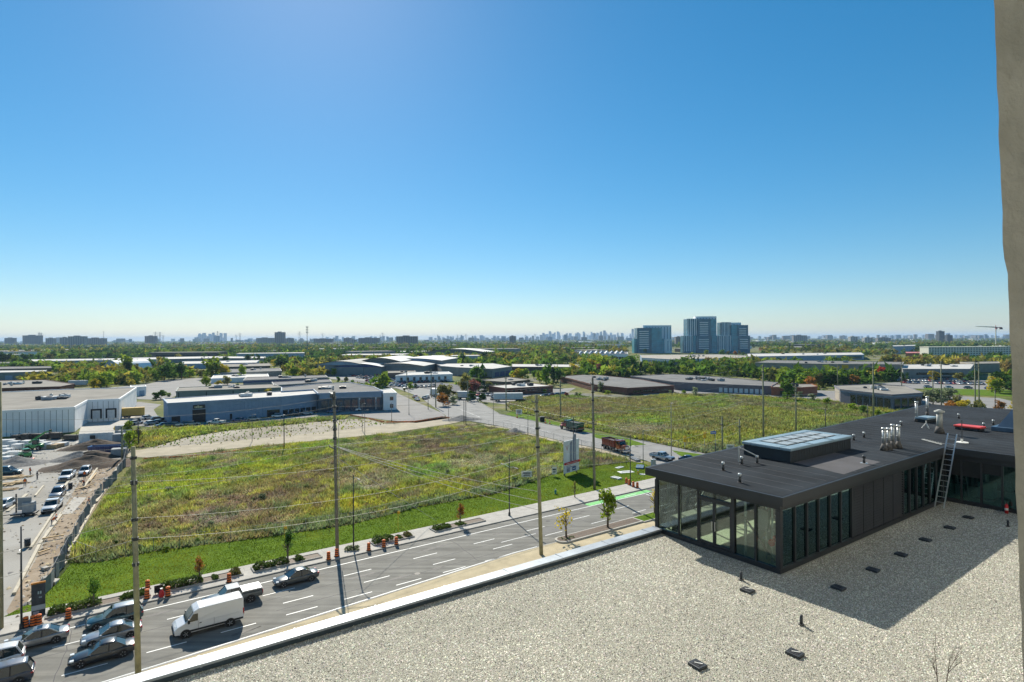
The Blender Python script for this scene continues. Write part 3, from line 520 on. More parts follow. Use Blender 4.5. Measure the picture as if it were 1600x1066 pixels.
hatch('roof_hatch', 'bright red roof hatch lid on the dark pavilion roof', G(1515, 672, RZ), .85, 1.55, M('hatch_red', (.62, .07, .06), rough=.45))
t_ = thing('exhaust_hood', 'dark blue pyramid exhaust hood at the right end of the pavilion roof', 'exhaust hood', G(1592, 674, RZ), TH)
hm = M('hood_blue', (.07, .12, .18), rough=.4, metal=.3); bevel(MB().box(-1.3, -1.3, .0, 1.3, 1.3, .32).build('base', hm, t_), .04); MB().loft([[(s * 1.0, -s2 * 1.0, .32) for s, s2 in ((-1, 1), (1, 1), (1, -1), (-1, -1))], [(s * .3, -s2 * .3, 1.6) for s, s2 in ((-1, 1), (1, 1), (1, -1), (-1, -1))]]).build('pyramid', hm, t_)
t_ = thing('whip_antenna', 'thin black antenna rod on a white round base near the ladder top', 'antenna', G(1503, 692, RZ), TH); MB().cyl((0, 0, .03), (0, 0, 1.5), .025, n=6).build('rod', vent_body, t_); MB().cyl((0, 0, 0), (0, 0, .05), .35, n=14).cyl((0, 0, .05), (0, 0, .25), .07, n=8).build('base', M('white_plastic', (.72, .72, .68)), t_)
t_ = thing('cable_bracket', 'small white tripod bracket in front of the pale blue hatch', 'bracket', G(1447, 669, RZ), TH); mb = MB()
for k in range(3): mb.cyl((math.cos(k * 2.1) * .28, math.sin(k * 2.1) * .28, 0), (0, 0, .4), .03, n=5)
mb.build('leg', MATS['white_plastic'], t_); MB().cyl((0, 0, .38), (0, 0, .55), .04).build('head', MATS['white_plastic'], t_)
t_ = thing('fallen_aerial', 'white television aerial lying flat on the roof beside the ladder', 'aerial', G(1441, 688, RZ), 0); p1 = G(1471, 696, RZ) - G(1441, 688, RZ); wp = MATS['white_plastic']
MB().cyl((0, 0, .06), (p1.x, p1.y, .06), .035, n=6).build('boom', wp, t_); d_ = Vector((p1.x, p1.y, 0)).normalized(); nn = Vector((-d_.y, d_.x, 0))
for k in range(8): c_ = Vector((p1.x, p1.y, .0)) * (k + .5) / 8 + Vector((0, 0, .09)); MB().cyl(c_ - nn * (.12 + .02 * k), c_ + nn * (.12 + .02 * k), .015, n=5).build('element', wp, t_)
# ladder leaning on the roof edge of the wing
t_ = thing('aluminium_ladder', 'long aluminium ladder leaning from the gravel up to the pavilion roof edge', 'ladder', L(17.35, -.12, PZ), TH)
alu = M('aluminium', (.52, .54, .54), rough=.35, metal=.7); top = Vector((1.9, -.1, 4.35))
for y_ in (0, -.47): MB().loft([[(x0 - .03, y_ + yo - .03, z0), (x0 + .03, y_ + yo - .03, z0), (x0 + .03, y_ + yo + .03, z0), (x0 - .03, y_ + yo + .03, z0)] for x0, yo, z0 in ((0, 0, 0), (top.x, top.y, top.z))]).build('rail', alu, t_)
for k in range(1, 14): f = k / 14; MB().cyl((top.x * f, top.y * f - .47, top.z * f), (top.x * f, top.y * f, top.z * f), .022, n=6).build('rung', alu, t_)
t_ = thing('fire_extinguisher', 'red fire extinguisher standing outside the wing glass near the concrete fin', 'extinguisher', L(19.1, -3.15, PZ), TH); MB().cyl((0, 0, 0), (0, 0, .5), .09, n=12).cyl((0, 0, .5), (0, 0, .58), .09, .03, 12).build('cylinder', MATS['signal_red'], t_, True); MB().cyl((0, 0, .58), (0, 0, .68), .03).box(-.1, -.02, .66, .05, .02, .7).build('valve', vent_body, t_); MB().cyl((0, 0, .2), (0, 0, .33), .092, n=12).build('label', MATS['white_plastic'], t_, True)
# roof drains and stub pipes in the gravel
dl = ['first roof drain plate before the ladder foot, farthest along the shaded row', 'second roof drain plate from the ladder in the shaded row', 'third roof drain plate from the ladder in the shaded row', 'fourth roof drain plate from the ladder, beside the louvres', 'fifth roof drain plate from the ladder in the shaded row', 'roof drain plate nearest the pavilion corner in the shaded row', 'roof drain plate in the sun before the pavilion door', 'roof drain plate in open gravel right of the stub pipe', 'roof drain plate in open gravel closest to the parapet']
for i, p in enumerate([(1513, 809), (1484, 825), (1446, 844), (1408, 867), (1364, 891), (1310, 919), (1168, 923), (1242, 1022), (1090, 1040)]):
    t_ = thing('roof_drain', dl[i], 'drain plate', G(*p, PZ + .03), TH + (0, .03, -.05)[i % 3], 'roof drain plates in the gravel'); bevel(MB().box(-.2, -.24, -.03, .2, .24, .07).build('plate', vent_body, t_), .02)
    for k in range(4): MB().box(-.12 + k * .06, -.15, .071, -.09 + k * .06, .12, .085).build('slot', MATS['curb_cladding'] if k % 2 else roofl, t_)
    if i > 5: MB().box(-.02, -.16, .086, .01, .1, .095, T=Matrix.Rotation(.6, 4, 'Z')).build('mark', MATS['white_plastic'], t_)
for i, (p, lab) in enumerate((((1158, 906), 'short black pipe stub in the shade by the pavilion corner'), ((1252, 976), 'black pipe stub standing alone in sunny gravel'), ((1575, 823), 'small dark pipe stub at the right beside the concrete fin'))):
    t_ = thing('pipe_stub', lab, 'pipe', G(*p, PZ + .02), TH, 'pipe stubs in the gravel'); MB().cyl((0, 0, 0), (0, 0, .34), .055, n=10).build('pipe', vent_body, t_, True); MB().cyl((0, 0, 0), (0, 0, .03), .11, n=10).build('flange', cone, t_, True)
bt = thing('twig_reflection', 'leafless twigs at the lower right standing in for a window reflection', 'shrub', G(1472, 1078, PZ + .02), 0); mb = MB(); rb = random.Random(4)  # twigs of a window reflection, added as solid geometry on the gravel
def twig(p, d, l, r, n):
    q = p + d * l; mb.cyl(p, q, r, r * .6, 4)
    if n: 
        for _ in range(3): twig(p.lerp(q, rb.uniform(.45, 1)), (d + Vector((rb.uniform(-.5, .5), rb.uniform(-.5, .5), rb.uniform(-.1, .4)))).normalized(), l * rb.uniform(.5, .75), r * .55, n - 1)
[twig(Vector((o_, 0, 0)), Vector((.05 + o_, 0, 1)).normalized(), .72, .016, 4) for o_ in (-.12, .1)]; mb.build('twigs', M('twig_bark', (.09, .065, .05)), bt)
# ------------------------------------------------------------------ trees: proto crowns and trunks
bark = M('bark', (.13, .10, .075), var=.3, scale=4)
LEAF = {'dark': leafy('leaf_dark', (.030, .074, .019), (.068, .135, .027)), 'green': leafy('leaf_green', (.061, .135, .020), (.135, .230, .034)), 'lime': leafy('leaf_lime', (.135, .230, .024), (.284, .338, .041)),
        'gold': leafy('leaf_gold', (.297, .257, .027), (.486, .378, .041)), 'rust': leafy('leaf_rust', (.216, .108, .034), (.378, .176, .041)), 'red': leafy('leaf_red', (.378, .041, .027), (.567, .108, .041)), 'olive': leafy('leaf_olive', (.121, .128, .034), (.230, .216, .068)),
        'grey': leafy('leaf_grey', (.149, .189, .101), (.257, .284, .162)), 'plum': leafy('leaf_plum', (.135, .047, .041), (.257, .108, .081)), 'pine': leafy('leaf_pine', (.016, .047, .019), (.041, .081, .030), .2)}
CROWN = {}
def crown_mesh(kind, shape, n=620, size=.085, seed=0, form='round'):
    """unit crown: height 1, about .8 wide, from many leaf clumps on uneven lobes with gaps between"""
    key = (kind, shape, n, form)
    if key in CROWN: return CROWN[key]
    r = np.random.default_rng(100 + seed + shape * 17); V = []; lobes = []
    for i in range(11):
        if form == 'cone': z = r.uniform(.02, .95); rad = .36 * (1 - z) + .03; c = np.array([r.normal(0, rad * .5), r.normal(0, rad * .5), z]); s = np.array([rad * .8, rad * .8, .14])
        else:
            t = r.uniform(0, 6.28); q = r.uniform(.0, .27); z = r.uniform(.18, .82); c = np.array([math.cos(t) * q, math.sin(t) * q, z]); f = 1 - abs(z - .45) * .9; s = np.array([.22 * f, .22 * f, .17]) * r.uniform(.75, 1.2)
        lobes.append((c, s))
    for i in range(n):
        c, s = lobes[i % len(lobes)]; d = r.normal(0, 1, 3); d /= np.linalg.norm(d); p = c + d * s * r.uniform(.55, 1.08); sz = size * r.uniform(.55, 1.25)
        u = r.normal(0, 1, 3); u -= d * (u @ d) * .6; u /= np.linalg.norm(u); w = np.cross(d + r.normal(0, .45, 3), u); w /= np.linalg.norm(w)
        V.append([p - u * sz * .5 - w * sz * .2, p + u * sz * .15 - w * sz * .5, p + u * sz * .55 + w * sz * .1, p - u * sz * .1 + w * sz * .5])
    V = np.array(V).reshape(-1, 3); me = bpy.data.meshes.new('crown'); me.from_pydata(V.tolist(), [], [(4 * i, 4 * i + 1, 4 * i + 2, 4 * i + 3) for i in range(n)]); me.materials.append(LEAF[kind]); CROWN[key] = me; return me
TRUNK = []
for k in range(3):
    mb = MB(); r = random.Random(k); mb.loft([[(math.cos(t) * q + ox, math.sin(t) * q, z) for t in [i * 1.047 for i in range(6)]] for q, z, ox in ((.034, 0, 0), (.026, .2, .004), (.02, .45, .01), (.008, .85, .0))])
    for i in range(6): t = r.uniform(0, 6.28); z = r.uniform(.25, .5); mb.cyl((0, 0, z), (math.cos(t) * .24, math.sin(t) * .24, z + r.uniform(.12, .3)), .014, .004, 5)
    TRUNK.append(mb.mesh('trunk', bark))
NT = [0]
def tree(p, h, kind, label, wid=1, group='trees across the district', form='round', low=.12, n=620, name=None, size=.085, cat='tree'):
    i = NT[0]; NT[0] += 1; s = i % 3
    t = thing(name or {'pine': 'conifer'}.get(kind, 'tree'), label, cat, (p.x, p.y, 0), (i * 2.4) % 6.28, group)
    inst('trunk', TRUNK[s], t, sc=(h, h, h)); inst('crown', crown_mesh(kind, s, n, size, 0, form), t, (0, 0, h * low), 0, (h * wid, h * wid, h * (1 - low))); return t
# saplings and young trees along the road
young = [(L(-25.4, 60.4), 3.4, 'green', 'slim young green tree between planting beds near the teal SUV', .55, .3), (L(-15.5, 60.9), 3.2, 'rust', 'young tree with sparse rust leaves behind the white van', .5, .35), (L(-5.8, 60.7), 4.3, 'dark', 'young dark green tree above the shrub bed by the lone grey sedan', .5, .4), (L(19, 60.8), 3.6, 'rust', 'young orange brown tree in the bed right of the lamp post', .5, .25),
         (L(27.9, 46.9), 5.2, 'gold', 'thin yellowing tree at the rounded tip of the kerbed island', .8, .25), (L(35.6, 46.6), 6.2, 'lime', 'fuller green and yellow tree in the middle of the kerbed island', .78, .2), (L(46.5, 47.2), 4.6, 'gold', 'pale yellow young tree on grass beside the pavilion corner', .5, .2), (L(42.9, 62), 3.2, 'olive', 'tiny tree in a square pit beside the green lane', .3, .4)]
for p, h, kd, lab, wd, lw in young: tree(p, h, kd, lab, wd, 'young street trees', low=lw, n=110 if kd == 'gold' else 460, size=.085)
# planting beds along the far kerb
mulch = M('mulch', (.11, .075, .05), var=.35, scale=5, bump=.6, bscale=20); hedge_leaf = leafy('hedge_leaf', (.045, .085, .02), (.12, .16, .045), .3); purple_leaf = leafy('bed_perennial', (.13, .10, .05), (.16, .19, .05), .3)
def shrub_mass(x0, x1, y0, y1, h, n, mat, parent, name, s=.2):
    V = np.zeros((n, 4, 3)); c = np.stack([RNG.uniform(x0, x1, n), RNG.uniform(y0, y1, n), h * (1 - RNG.random(n) ** 2) * .95 + .02], 1); ed = np.minimum(np.minimum(c[:, 0] - x0, x1 - c[:, 0]) * 2, 1) ** .5; c[:, 2] *= .35 + .65 * ed
    c[:, 2] *= .6 + .7 * fbm(c[:, 0] * 1.1, c[:, 1] * 1.5, 31)
    u = RNG.normal(0, 1, (n, 3)); u /= np.linalg.norm(u, axis=1)[:, None]; w = RNG.normal(0, 1, (n, 3)); w = np.cross(u, w); w /= np.linalg.norm(w, axis=1)[:, None]; z = s * RNG.uniform(.5, 1.2, (n, 1)); 
    V[:, 0] = c - u * z; V[:, 1] = c - w * z * .6; V[:, 2] = c + u * z; V[:, 3] = c + w * z * .6; V[:, :, 2] = np.maximum(V[:, :, 2], .01)
    me = bpy.data.meshes.new(name); me.from_pydata(V.reshape(-1, 3).tolist(), [], [(4 * i, 4 * i + 1, 4 * i + 2, 4 * i + 3) for i in range(n)]); me.materials.append(mat); return inst(name, me, parent)
beds = [(-29.3, -20.3, 'long shrub bed with low kerb beside the teal SUV and barrel', [(0, 4.6, .75), (6, 8.6, .5)]), (-19.6, -11, 'shrub bed behind the barrels and the van with a twin hedge', [(0, 4.4, .8), (5.2, 6, .4), (7, 8.4, .6)]), (-9.9, -1.7, 'planting bed by the lone grey sedan, half hedge and half bare mulch', [(0, 4.2, .7), (4.8, 6, .5)]),
        (5.2, 11.2, 'planting bed right of the lamp post behind three barrels', [(0, 3, .9), (3.6, 4.3, .4), (4.7, 6, .55)]), (14.4, 23.1, 'planting bed with orange brown young tree and open mulch', [(0, 2.9, .6), (3.8, 5.4, .3)])]
for a0, a1, lab, sh in beds:
    t = thing('planting_bed', lab, 'planting bed', L(a0, 60.0, .12), TH, 'planting beds along the far kerb'); n_ = a1 - a0
    mb = MB()
    for q in ((0, 0, n_, .14), (0, 1.66, n_, 1.8), (0, .14, .14, 1.66), (n_ - .14, .14, n_, 1.66)): mb.box(q[0], q[1], 0, q[2], q[3], .16)
    mb.build('edging', kerbm, t); MB().box(.14, .14, 0, n_ - .14, 1.66, .1).build('mulch', mulch, t)
    for j, (u, v, h) in enumerate(sh): shrub_mass(u + .2, min(v, n_ - .2), .2, 1.6, h, int((v - u) * 130), purple_leaf if j == 2 else hedge_leaf, t, 'shrub')
t = thing('round_shrub', 'single low grey green shrub at the foot of the lamp post', 'shrub', L(2.3, 60.4, .12), 0); shrub_mass(-.9, .9, -.5, .5, .5, 160, LEAF['grey'], t, 'foliage')
# kerbed island with mulch and small trees, its grass part
t = thing('kerbed_island', 'rounded concrete kerbed planting island with brown mulch beside the near lane', 'island', L(26, 46.1, .0), TH)
def rounded(x0, x1, y0, y1, n=8): r_ = (y1 - y0) / 2; c = (y0 + y1) / 2; return [(x1, y0), (x1, y1)] + [(x0 + r_ + r_ * math.cos(a_), c + r_ * math.sin(a_)) for a_ in [math.pi / 2 + math.pi * i / n for i in range(n + 1)]]
MB().prism(rounded(0, 16, -.55, 1.75), .0, .32).build('kerb_rim', concrete, t); MB().prism(rounded(.3, 15.8, -.25, 1.45), .1, .34).build('mulch', mulch, t); MB().box(16.01, -.8, 0, 26, 1.8, .28).build('kerb_rim', concrete, t)
sheet('turf', [(16.2, -.6), (25.9, -.6), (25.9, 1.6), (16.2, 1.6)], .285, lawnm, 'thing', t); shrub_mass(.6, 3.2, -.1, 1.3, .42, 260, hedge_leaf, t, 'shrub', .12); shrub_mass(11, 15.5, .0, 1.3, .3, 160, purple_leaf, t, 'shrub', .12); shrub_mass(16.3, 25.8, -.5, 1.5, .25, 1500, LEAF['green'], t, 'grass_tuft', .12)
for a in (24.0, 30.2): MB().slab(L(a, 44.6), L(a + 1.6, 44.0), .03, .114, .119).build('walk_joint', MATS['joint'], kind='structure')

# ------------------------------------------------------------------ barrels, hydrant, bollards, small marks
orange = M('barrel_orange', (.85, .19, .035), rough=.55, var=.1, scale=6); black = M('black_rubber', (.018, .018, .018), rough=.7); refl = M('sheeting_white', (.7, .7, .66), rough=.4)
def barrel(p, lab, rz=0):
    t = thing('traffic_barrel', lab, 'traffic barrel', p, rz, 'orange and black construction barrels by the road')
    MB().cyl((0, 0, 0), (0, 0, .08), .36, .34, 10).build('base', black, t)
    z = .08
    for i, h in enumerate((.17, .11, .14, .11, .14, .11, .12)): r0 = .26 - .05 * (z / 1.1); MB().cyl((0, 0, z), (0, 0, z + h), r0, r0 - .008, 12).build('band', black if i % 2 else orange, t, True); z += h
    MB().cyl((0, 0, z), (0, 0, z + .06), .17, .09, 10).build('handle', orange, t); return t
b0 = barrel(L(-30.7, 59.15, .12), 'left barrel of three in front of the dark advertising sign')
bl = [((-30.15, 59.1), 'middle barrel of three in front of the dark advertising sign'), ((-29.7, 59.05), 'right barrel of three in front of the dark advertising sign'), ((-27.4, 58.85), 'single barrel on the kerb before the long shrub bed by the teal SUV'), ((-20.7, 59.5), 'kerbside barrel of the pair just right of the tall near pole'), ((-20.5, 62.2), 'rear barrel of the pair just right of the tall near pole'), ((-18.8, 58.9), 'barrel beside the fallen chair heap above the white van'), ((-12.75, 58.9), 'lone barrel at the kerb above the van roof, by the bed end'),
      ((-1.3, 58.9), 'barrel left of the tall utility pole foot'), ((-.1, 59.4), 'barrel touching the front of the utility pole foot'), ((4, 58.9), 'first barrel right of the lamp post, leftmost of its three'), ((6.1, 58.9), 'middle barrel of the three along the bed right of the lamp post'), ((7.9, 58.9), 'rightmost barrel of the three along the bed right of the lamp post'), ((57.3, 63.4), 'barrel farthest from the kerb in the row by the pavilion corner'), ((56.8, 62.2), 'second barrel of the row by the pavilion corner'), ((56.4, 60.8), 'third barrel of the row by the pavilion corner'), ((56.5, 59.9), 'kerbside barrel of the row by the pavilion corner')]
for ab, lab in bl: dup(b0, L(*ab, .12), random.uniform(0, 3), lab)
def hydrant(p, lab, m):
    t = thing('fire_hydrant', lab, 'hydrant', p, .4); MB().cyl((0, 0, 0), (0, 0, .7), .16, .14, 10).cyl((0, 0, 0), (0, 0, .06), .24, n=10).build('barrel', m, t, True); MB().cyl((0, 0, .7), (0, 0, .9), .19, .05, 10).build('bonnet', M('hydrant_white', (.6, .65, .62)), t, True); MB().cyl((-.26, 0, .5), (.26, 0, .5), .07, n=8).cyl((0, 0, .5), (0, -.24, .5), .09, n=8).build('outlet', m, t)
hydrant(G(868, 772), 'teal fire hydrant on the lawn below the tower advertising sign', M('hydrant_teal', (.04, .25, .22)))
hydrant(G(997, 741), 'yellow topped hydrant on the lawn near the side road corner', M('hydrant_yellow', (.6, .4, .04)))
t = thing('toppled_seat', 'black tipped over seat and red cloth bag between two barrels', 'debris', L(-19.6, 59.9, .12), .6); bevel(MB().box(-.4, -.3, .3, .4, .3, .42).build('seat', black, t), .05); MB().box(-.4, .3, .2, .4, .4, .9).build('backrest', black, t)
for sx_ in (-.3, .3): MB().cyl((sx_, -.2, 0), (sx_, -.1, .3), .03).build('leg', gal, t)
t = thing('red_sack', 'small red and white sack standing at the kerb by the barrels', 'sack', L(-19.4, 59.0, .12), .2); mb = MB(); mb.loft([[(math.cos(a_) * r_, math.sin(a_) * r_, z) for a_ in [i * .785 for i in range(8)]] for r_, z in ((.22, 0), (.3, .25), (.2, .6), (.08, .85))]); mb.build('cloth', MATS['signal_red'], t, True); MB().cyl((0, 0, .8), (0, 0, .95), .09, .14, 8).build('neck', refl, t)
conc0 = M('pale_cabinet', (.42, .43, .42)); yel = M('signal_yellow', (.72, .42, .02), rough=.5); blue = M('sign_blue', (.02, .12, .5), rough=.5)
def signpost(name, lab, p, h, w_, hh, m, cat='sign', rz=0, z0=None, dark=None):
    t = thing(name, lab, cat, p, rz); MB().cyl((0, 0, 0), (0, 0, h), .05, n=6).build('post', gal, t); z0 = h - hh if z0 is None else z0
    bevel(MB().box(-w_ / 2, -.11, z0, w_ / 2, -.052, z0 + hh).build('plate', m, t), .01)
    if dark: MB().box(-w_ * .36, -.116, z0 + hh * .55, w_ * .36, -.111, z0 + hh * .75).box(-w_ * .3, -.116, z0 + hh * .25, w_ * .3, -.111, z0 + hh * .4).build('print', dark, t)
    return t
ink = M('dark_ink', (.05, .06, .08))
signpost('lot_sign', 'white notice sign on two posts low at the field fence by the pavilion', G(1141, 707), 1.9, 1.9, 1.1, refl, dark=ink); signpost('lot_sign', 'white notice panel leaning on the field fence left of the tower sign', G(823, 751), 1.9, 2.1, 1.2, refl, dark=ink); signpost('lot_sign', 'narrow white notice panel at the fence just left of the tower sign', G(866, 745), 2.0, 1.0, 1.5, refl, dark=ink)
signpost('street_notice', 'white square notice facing the side road near the green truck', G(811, 652), 2.8, 2.2, 1.8, refl, dark=ink); t = thing('utility_cabinet', 'pale grey utility cabinet post just behind the pavilion roof corner', 'cabinet', G(1021, 729), .3); bevel(MB().box(-.45, -.35, 0, .45, .35, 1.5).build('body', conc0, t), .05); bevel(MB().box(-.5, -.4, 1.5, .5, .4, 1.6).build('lid', gal, t), .03)
for i, (px, sz, m_, lab) in enumerate((((978, 738), (1.6, .9, .12), refl, 'white board lying flat on the lawn left of the yellow hydrant'), ((968, 731), (1.1, .5, .15), refl, 'small white board on the weeds by the corner lamp post'), ((1000, 731), (1.6, .8, .35), M('tarp_blue', (.05, .12, .2)), 'blue tarp heap on the lawn at the side road corner'), ((992, 719), (1.8, .6, .4), M('tarp_grey', (.14, .16, .19)), 'grey blue barrier lying along the side road fence'), ((963, 748), (1.0, .6, .3), refl, 'white rounded slab lying on the lawn above the green lane'), ((1004, 742), (.6, .5, .15), refl, 'tiny white scrap on the lawn beside the pavilion corner'))):
    t = thing('debris', lab, 'debris', G(*px), .3 + i * .5, 'boards and tarps left on the corner lawn'); bevel(MB().box(-sz[0], -sz[1], .02, sz[0], sz[1], sz[2]).build('sheet', m_, t), .05); MB().box(-sz[0] * .6, -.05, 0, sz[0] * .8, .05, sz[2] + .06).build('batten', gal, t)
for p, top, lab in ((G(1070, 702), 686, 'left yellow signal head above the side road'), (G(1101, 699), 680, 'right yellow signal head beside the blue street sign')):
    zt = A(0, top, p.y).z; t = thing('traffic_signal', lab, 'traffic light', p, 0, 'yellow traffic signals at the junction'); MB().cyl((0, 0, 0), (0, 0, zt), .07, n=7).build('pole', gal, t); bevel(MB().box(-.33, -.3, zt - 1.5, .33, -.08, zt).build('housing', yel, t), .05)
    for k in range(3): MB().cyl((0, .02, zt - .3 - k * .42), (0, .02 - .12, zt - .3 - k * .42), .15, n=8).build('lens', black, t)
t = thing('street_name_sign', 'blue street name blade hanging beside the yellow signal', 'sign', G(1118, 699), .0); zt = A(0, 679, G(1118, 699).y).z; MB().cyl((0, 0, 0), (0, 0, zt), .07, n=7).build('pole', gal, t); bevel(MB().box(-1.3, -.1, zt - .65, .15, -.06, zt).build('blade', blue, t), .02); MB().box(-1.1, -.105, zt - .42, -.05, -.101, zt - .24).build('print', refl, t)
for i, (px, lab) in enumerate((((808, 653), 'small orange marker on the side road verge left of the utility pole'), ((852, 662), 'orange cone nearer the green dump truck'), ((859, 663), 'tall orange marker with white foot beside the green dump truck'))):
    t = thing('road_cone', lab, 'cone', G(*px), 0, 'orange markers on the verge'); MB().box(-.3, -.3, 0, .3, .3, .08).build('base', black, t); MB().cyl((0, 0, .08), (0, 0, 1.4), .25, .1, 8).build('body', orange, t); MB().cyl((0, 0, .6), (0, 0, .85), .2, .17, 8).build('band', refl, t)
t = thing('litter_bin', 'dark bin box standing on the verge of the side road', 'bin', G(847, 659), .3); bevel(MB().box(-.7, -.6, 0, .7, .6, 1.5).build('body', black, t), .05); bevel(MB().box(-.75, -.65, 1.5, .75, .65, 1.7).build('lid', vent_body, t), .05)
for i, px in enumerate((((445, 856), 'left'), ((622, 830), 'right'))):
    t = thing('marker_stake', 'thin yellow marker stake beside the %s' % ('utility pole foot' if i == 0 else 'three kerbside barrels'), 'stake', G(*px[0], .12), 0); MB().cyl((0, 0, 0), (0, 0, 2.9), .025, n=5).build('rod', yel, t); MB().box(-.06, -.02, 2.5, .3, .02, 2.9).build('flag', yel, t)

# ------------------------------------------------------------------ utility poles, lamp posts, wires
wood = M('weathered_wood', (.27, .26, .165), var=.3, scale=1.2, rough=.9, bump=.3, bscale=12, spec=.1); wood2 = M('grey_wood', (.17, .16, .125), var=.25, scale=1.5, rough=.9); lampm = M('lamp_steel', (.03, .035, .04), rough=.45); conc2 = M('spun_concrete', (.28, .27, .24), var=.12)
def upole(base, h, lab, m=wood, r=.2, arms=(), ins=(), lean=0, group='wooden utility poles'):
    t = thing('utility_pole', lab, 'utility pole', base, TH, group); top = (-lean * .8, lean * .5, h)
    mb = MB(); n = 10; mb.loft([[(math.cos(i * .628) * q + top[0] * f, math.sin(i * .628) * q + top[1] * f, h * f) for i in range(n)] for q, f in ((r, 0), (r * .9, .4), (r * .72, 1))]); mb.build('pole', m, t, True)
    for z, w_, off in arms: MB().box(top[0] - .06 - off, top[1] - w_, z - .07, top[0] + .06 - off, top[1] + w_, z + .07).build('crossarm', wood2, t); [MB().cyl((top[0] - off, top[1] + s, z + .07), (top[0] - off, top[1] + s, z + .32), .05, .03, 6).build('insulator', conc2, t) for s in (-w_ + .1, w_ - .1, 0)]
    for z, s in ins: f = z / h; MB().cyl((top[0] * f, top[1] * f, z), (top[0] * f, top[1] * f + s * .55, z + .1), .04, n=5).build('bracket', gal, t); MB().cyl((top[0] * f, top[1] * f + s * .55, z), (top[0] * f, top[1] * f + s * .55, z + .35), .07, .05, 6).build('insulator', conc2, t); MB().cyl((top[0] * f, top[1] * f, z - .12), (top[0] * f, top[1] * f, z + .12), r + .03, n=10).build('band', lampm, t)
    return t
pl = {'L': (L(-32.7, 60.3), 24, 0), 'F': (L(.62, 61.3), 21.1, .35), 'R': (L(49.5, 64), 20.7, .3), 'N1': (L(-22.2, 42.7), 19.2, .35), 'N2': (L(21.5, 44.4), 20.7, .6)}
upole(pl['L'][0], 24, 'thick wooden utility pole cut by the edge of the view left of the dark sign', r=.27)
tf = upole(pl['F'][0], 21.1, 'tall dark utility pole with crossarm standing among kerbside barrels', wood2, .24, [(13.7, 1.4, .2)], [(20.3, 1), (20.2, -1), (19.1, 1), (17.3, 1), (17.2, -1), (16.2, 1), (16.1, -1), (15, 1), (14.9, -1)], .35)
MB().cyl((-.25, 0, 20.9), (-.7, .9, 20.95), .05).build('bracket', gal, tf); bevel(MB().box(-.5, .3, 20.2, -.1, 1.3, 20.8).build('switch_box', lampm, tf), .04); MB().cyl((.25, 0, 5), (.25, 0, 17), .04).build('conduit', gal, tf)
upole(pl['R'][0], 20.7, 'tall dark utility pole right of the tower advertising sign', wood2, .25, [(12.2, 1.2, .2)], [(19.5, 1), (18, -1), (16.5, 1)], .3)
upole(pl['N1'][0], 19.2, 'closest greenish wooden pole rising behind the parapet left of the van', wood, .23, [], [(18.3, 1), (16.3, 1), (16.2, -1), (13.2, 1), (11.6, 1), (9.5, -1)], .35)
upole(pl['N2'][0], 20.7, 'pale greenish wooden pole rising behind the parapet left of the kerbed island', wood, .25, [(19.8, .7, .2)], [(18.6, 1), (16.4, -1), (14, 1)], .6)
wire_m = M('wire_metal', (.42, .41, .38), rough=.45, metal=.4); NW = [0]
def wire(p, q, sag, lab, r=.02, n=14):
    p = Vector(p); q = Vector(q); pts = [p.lerp(q, i / n) - Vector((0, 0, sag * 4 * (i / n) * (1 - i / n))) for i in range(n + 1)]
    o = MB().tube([v - p for v in pts], r, 4).build('overhead_wire', wire_m, label=lab, cat='wire', group='overhead wires'); o.location = p; return o
far_l = [(L(-90, 60.5), 24)] + [(pl[k][0], pl[k][1]) for k in 'LFR'] + [(L(98, 66), 21)]
for j, (z, off, nm) in enumerate(((20.3, .5, 'topmost'), (19.1, .5, 'second'), (17.3, -.5, 'third'), (14.0, 1.3, 'upper crossarm'), (13.0, -1.2, 'lower crossarm'))):
    for i, (u, v) in enumerate(zip(far_l, far_l[1:])): wire(Vector((u[0].x, u[0].y, z)) + Vector((E2.x, E2.y, 0)) * off, Vector((v[0].x, v[0].y, z)) + Vector((E2.x, E2.y, 0)) * off, .9 + .1 * j, '%s far line wire, %s' % (nm, ('span left of the thick edge pole', 'span from the edge pole to the barrel pole', 'span from the barrel pole to the sign pole', 'span beyond the sign pole towards the junction')[i]), .018)
near_l = [(L(-66, 41), 19), (pl['N1'][0], 19.2), (pl['N2'][0], 20.7), (L(66, 45), 20)]
for j, (z, nm) in enumerate(((18.4, 'top'), (16.3, 'middle'), (13.3, 'low'), (11.6, 'lowest'))):
    for i, (u, v) in enumerate(zip(near_l, near_l[1:])): wire((u[0].x, u[0].y, z), (v[0].x, v[0].y, z), 1.1 + .2 * j, '%s near line wire, %s' % (nm, ('span left of the van pole', 'span over the road between the two near poles', 'span right of the island pole')[i]), .018)
for k, (off, z1) in enumerate(((1.3, 8.2), (0, 7.0), (-1.3, 5.8))):
    p = pl['F'][0]; wire(Vector((p.x, p.y, 13.8)) + Vector((E2.x, E2.y, 0)) * off, Vector((pl['N2'][0].x, pl['N2'][0].y, z1)), .5, '%s of three wires slanting down from the crossarm across the road' % ('upper', 'middle', 'lower')[k], .032)
p = pl['F'][0]; wire((p.x, p.y, 12.4), L(17, 64.5, .2), .1, 'guy wire slanting from the barrel pole down to the lawn edge', .03)
